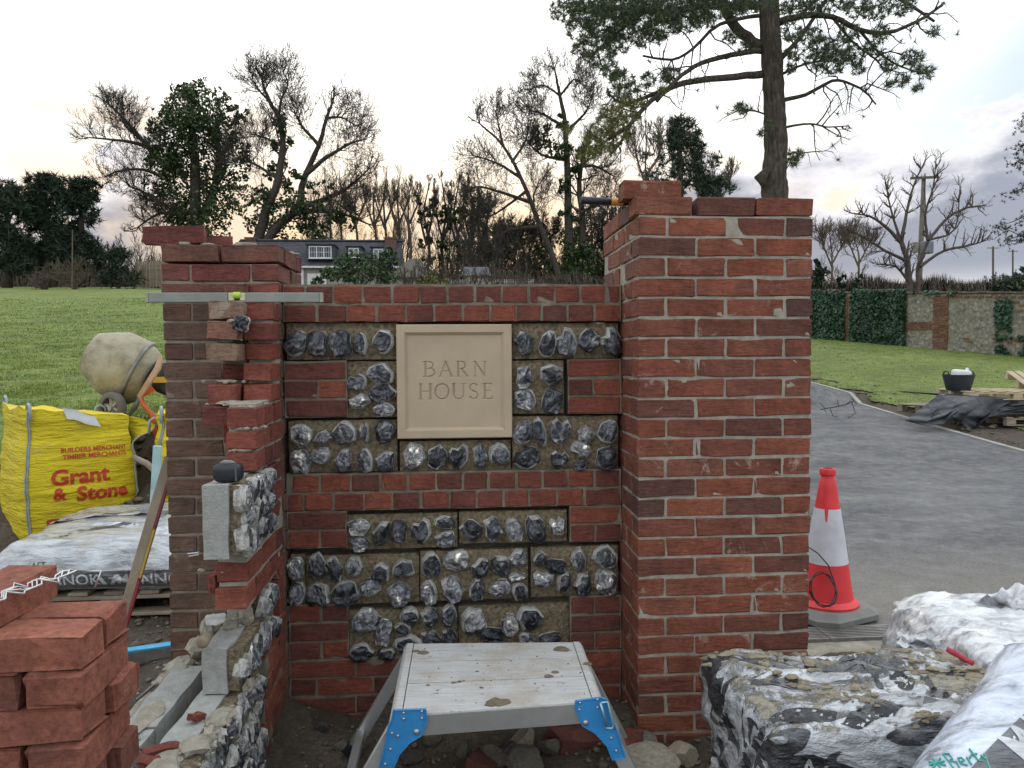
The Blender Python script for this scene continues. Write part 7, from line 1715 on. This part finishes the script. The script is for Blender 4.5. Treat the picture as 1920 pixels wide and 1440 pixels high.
def pole():
    d = 43; b = base_of(1722, d); p = thing('utility_pole', b, 'wooden electricity pole with crossarm and transformer behind the cherry tree', 'utility pole')
    mb = MB(); mb.tube([b, at(1722, 560, d=d), at(1732, 334, d=d)], [.17, .16, .11], 9); mb.build('post', M_POLE, p, smooth=True)
    mb = MB(); c = at(1734, 333, d=d-.15); mb.box(c, (1.62, .12, .13), Matrix.Rotation(-.05, 3, 'Y')); mb.build('crossarm', M_POLE, p)
    for s in (-.7, 0, .7): mb = MB(); mb.lathe([(.05, 0), (.06, .06), (.03, .12), (.05, .16), (.01, .2)], c+Vector((s, 0, .06-s*.0)), n=8); mb.build('insulator', M_STEEL, p, smooth=True)
    mb = MB(); c = at(1738, 464, d=d-.35); mb.box(c, (.55, .45, .68), 0, .04); mb.build('transformer', simple('transformer_grey', (.17, .18, .20), .5), p)
    mb = MB(); c = at(1716, 464, d=d-.3); mb.box(c, (.16, .3, .6), 0, .02); mb.build('switch_box', M_STEEL, p)
    mb = MB(); mb.tube([at(1738, 440, d=d-.3), at(1735, 380, d=d-.2), at(1734, 338, d=d-.1)], .025, 4); mb.build('cable', M_BLACK, p)
    for px, y0, y1, dd, lab in ((1862, 462, 545, 90, 'distant thin utility pole right of the cherry tree'), (1899, 468, 540, 110, 'farthest thin utility pole by the right edge')):
        bb = at(px, y1, d=dd); q = thing('utility_pole', bb, lab, 'utility pole'); mb = MB(); mb.tube([bb, at(px, y0, d=dd)], .12, 6); mb.build('post', M_POLE, q); mb = MB(); mb.box(at(px, y0+3, d=dd), (1.5, .12, .12)); mb.build('crossarm', M_WOODG, q)
pole()
# ivy on the old wall
def wall_ivy():
    a, dv, nv, hz, hit, Ht = OW
    def patch(pxa, pxb, z0, z1, n, label, hang=False, dens=None):
        s0, s1 = sorted((hit(pxa), hit(pxb))); sm = (s0+s1)/2; p = a+dv*sm+nv*.1
        root = thing('ivy', (p.x, p.y, hz(sm)), label, 'ivy', 'ivy on the old flint wall'); V = []; Q = []
        R = random.Random(int(pxa))
        for _ in range(n):
            s = R.uniform(s0, s1); z = R.uniform(z0, z1)
            k = fb(s*1.4, z*1.4, pxa, 1, 3)
            if dens and k < dens: continue
            p = a+dv*s+nv*(R.uniform(.02, .14)+.08*k); c = Vector((p.x, p.y, hz(s)+z)); sz = R.uniform(.045, .085)
            nn = Vector((nv.x+R.gauss(0, .5), nv.y+R.gauss(0, .5), .5+R.gauss(0, .4))).normalized(); u = nn.orthogonal().normalized(); u = Matrix.Rotation(R.uniform(0, 6.3), 3, nn) @ u; v = nn.cross(u)
            i = len(V); V += [c-u*sz, c+v*sz*.8, c+u*sz, c-v*sz*.8]; Q.append((i, i+1, i+2, i+3))
        V = np.array([x[:] for x in V]); cen = V.mean(0); o = place('foliage', np_mesh('foliage', V-cen, Q, M_WALLIVY), cen, root)
    patch(1500, 1586, .02, 2.16, 4200, 'dense dark ivy sheet on the wall left of the pale ivy-free pier'); patch(1597, 1700, .05, 2.16, 6500, 'dense dark ivy sheet on the wall right of the pale ivy-free pier')
    patch(1870, 1898, .1, 1.8, 700, 'narrow column of ivy climbing the bare flint wall near the right edge', dens=-.1); patch(1872, 1960, .0, .65, 1500, 'low clump of ivy at the wall foot by the right edge', dens=-.15)
    patch(1660, 1800, 1.95, 2.12, 260, 'thin ivy trailing along the coping beside the dense ivy', dens=.05)
wall_ivy()

# ------------------------------------------------------------------ house and outbuildings beyond
M_CHIM = simple('chimney_brick', (.14, .075, .055), .9, .3, 6, .4, worldco=True)
def house():
    d = 66; P_ = lambda x, y, dd=0: at(x, y, d=d+dd)
    zb = base_of(640, d).z; root = thing('house', base_of(650, d), 'house with dark tiled roof, white dormer windows and brick chimneys behind the sign wall', 'house')
    mt = simple('dark_tile', (.060, .060, .068), .85, .3, 2.2, .6, bdist=.03, bscale=9, worldco=True); mw = simple('house_wall', (.30, .28, .24), .9, .1, 3, .2, worldco=True); fr = simple('white_frame', (.60, .60, .59), .5); frd = simple('dull_white_fence', (.33, .33, .31), .7)
    m, t, b_ = new_mat('window_glass'); b_.inputs['Base Color'].default_value = (.05, .06, .07, 1); b_.inputs['Roughness'].default_value = .06; b_.inputs['Specular IOR Level'].default_value = .8; glass = m
    xl, xr = P_(440, 500).x, P_(744, 500).x; y0 = P_(600, 500).y; ze = P_(600, 500).z; zr = P_(600, 443).z; dep = 7.
    ov = .35; rise = zr-ze
    # mansard-like roof slopes with individual courses of tiles as steps
    mb = MB(); nC = 16
    for i in range(nC):
        t0, t1 = i/nC, (i+1)/nC
        p = [(xl-.2, y0-ov+t0*3.2, ze+t0*rise), (xr+.2, y0-ov+t0*3.2, ze+t0*rise), (xr+.2, y0-ov+t1*3.2, ze+t1*rise-.02), (xl-.2, y0-ov+t1*3.2, ze+t1*rise-.02)]
        mb.add(p+[(x, y, z-.06) for x, y, z in p], [(0, 1, 2, 3), (7, 6, 5, 4), (0, 4, 5, 1), (1, 5, 6, 2), (2, 6, 7, 3), (3, 7, 4, 0)])
    mb.add([(xl-.2, y0+3.0-ov, zr-.03), (xr+.2, y0+3.0-ov, zr-.03), (xr+.2, y0+dep+ov, ze), (xl-.2, y0+dep+ov, ze)], [(0, 1, 2, 3)])
    for x in (xl-.2, xr+.2): mb.add([(x, y0-ov, ze), (x, y0+2.9, zr-.05), (x, y0+dep+ov, ze)], [(0, 1, 2)])
    roof = mb.build('roof', mt, root)
    rt = MB().tube([(0, 0, 0), (.44, 0, 0)], .10, 6).mesh('ridge_tile', mt); k = 0; x = xl-.1
    while x < xr: place('ridge_tile', rt, (x, y0+2.85, zr+.02), roof); x += .45
    mb = MB(); mb.box(((xl+xr)/2, y0+dep/2, (zb+ze)/2), (xr-xl, dep-.1, ze-zb-.1)); mb.build('wall', mw, root)
    mb = MB(); mb.box(((xl+xr)/2, y0-ov-.03, ze-.06), (xr-xl+.5, .10, .16)); mb.build('gutter', fr, root)
    def dormer(x0, x1, yt, yb, panes):
        a, b = P_(x0, yb, -.3), P_(x1, yt, -.3); w, h = b.x-a.x, b.z-a.z; cx, cz = (a.x+b.x)/2, (a.z+b.z)/2; yy = y0-ov+.15
        dm = MB(); dm.box((cx, yy+1.2, cz), (w+.5, 2.2, h+.35)); o = dm.build('dormer', mt, root)
        dm = MB(); dm.box((cx, yy+1.15, cz+h/2+.21), (w+.7, 2.5, .09)); dm.build('dormer_roof', mt, root)
        w_ = MB().box((cx, yy+.09, cz), (w, .05, h)).build('window', glass, root)
        for k in range(panes+1):
            mb = MB(); mb.box((cx-w/2+w*k/panes, yy+.05, cz), (.09, .06, h+.08)); mb.build('mullion', fr, w_)
        for k in range(3): mb = MB(); mb.box((cx, yy+.05, cz-h/2+h*k/2), (w+.1, .05, .09 if k != 1 else .035)); mb.build('transom', fr, w_)
        for k in range(panes):
            for j in (1, 2): mb = MB(); mb.box((cx-w/2+w*(k+j/3)/panes, yy+.058, cz), (.022, .03, h)); mb.build('glazing_bar', fr, w_)
        mb = MB(); mb.box((cx, yy+.03, cz-h/2-.07), (w+.22, .16, .06)); mb.build('sill', fr, w_)
    dormer(580, 620, 462, 483, 3); dormer(654, 671, 465, 481, 2); dormer(700, 725, 466, 484, 3)
    for x, nm_ in ((725, 0), (470, 1)):
        c = P_(733 if nm_ == 0 else 472, 455, 2.5); mb = MB(); mb.box((c.x, c.y, c.z-1.2), (.95, .8, 3.0)); ch = mb.build('chimney', M_CHIM, roof)
        mb = MB(); mb.box((c.x, c.y, c.z+.36), (1.08, .93, .14)); mb.build('chimney_cap', M_CHIM, root)
    mb = MB(); a = P_(577, 540); b = P_(612, 513); mb.box(((a.x+b.x)/2, y0-.05, (a.z+b.z)/2-.6), (b.x-a.x, .12, b.z-a.z+1.2)); gd = mb.build('garage_door', fr, root)
    mb = MB(); a = P_(568, 560); mb.box((a.x, y0-.05, (zb+ze)/2), (.22, .2, ze-zb)); mb.build('porch_post', fr, root)
    # gabled outbuilding and a lower one with its white fence
    d2 = 62; Q = lambda x, y: at(x, y, d=d2); o = thing('outbuilding', base_of(770, d2), 'outbuilding with grey-brown hipped roof right of the house', 'outbuilding'); mr = simple('brown_tile', (.115, .095, .078), .9, .25, 3, .5, worldco=True)
    L_, R__, Tp = Q(728, 520), Q(812, 520), Q(765, 478); T2 = Q(785, 480); yb = 5.
    mb = MB(); e = [Vector((L_.x, L_.y, L_.z)), Vector((R__.x, R__.y, R__.z)), Vector((R__.x, R__.y+yb, R__.z)), Vector((L_.x, L_.y+yb, L_.z))]; r0, r1 = Vector((Tp.x, Tp.y+yb/2, Tp.z)), Vector((T2.x, T2.y+yb/2, Tp.z))
    mb.add(e+[r0, r1], [(0, 1, 5, 4), (1, 2, 5), (2, 3, 4, 5), (3, 0, 4)]); mb.build('roof', mr, o)
    mb = MB(); mb.box(((L_.x+R__.x)/2, L_.y+yb/2, L_.z-1.4), (R__.x-L_.x-.6, yb-.6, 2.8)); mb.build('wall', mw, o)
    o = thing('outbuilding', base_of(895, d2), 'low grey-roofed shed right of the hipped outbuilding', 'outbuilding'); a, b = Q(864, 517), Q(925, 495)
    mb = MB(); mb.add([(a.x, a.y, a.z), (b.x, a.y, a.z), (b.x-.3, a.y+2, b.z), (a.x+.3, a.y+2, b.z), (a.x, a.y+4, a.z), (b.x, a.y+4, a.z)], [(0, 1, 2, 3), (3, 2, 5, 4), (0, 3, 4), (1, 5, 2)]); mb.build('roof', simple('slate', (.10, .105, .115), .8, .2, 3, .4, worldco=True), o)
    mb = MB(); mb.box(((a.x+b.x)/2, a.y+2, a.z-1.2), (b.x-a.x-.3, 3.6, 2.38)); mb.build('wall', mw, o)
    f = thing('picket_fence', base_of(895, 56), 'white picket fence in front of the low shed, just above the sign wall', 'fence'); a, b = at(838, 534, d=56), at(1000, 534, d=56)
    me = MB().box((0, 0, 0), (.09, .025, .95)).mesh('picket', frd)
    for i in range(40): q = a.lerp(b, i/39); place('picket', me, (q.x, q.y, a.z-.1), f)
    for z in (-.3, .2): mb = MB(); mb.box(((a.x+b.x)/2, (a.y+b.y)/2+.03, a.z+z), ((b-a).length, .03, .08), math.atan2(b.y-a.y, b.x-a.x)); mb.build('rail', frd, f)
house()
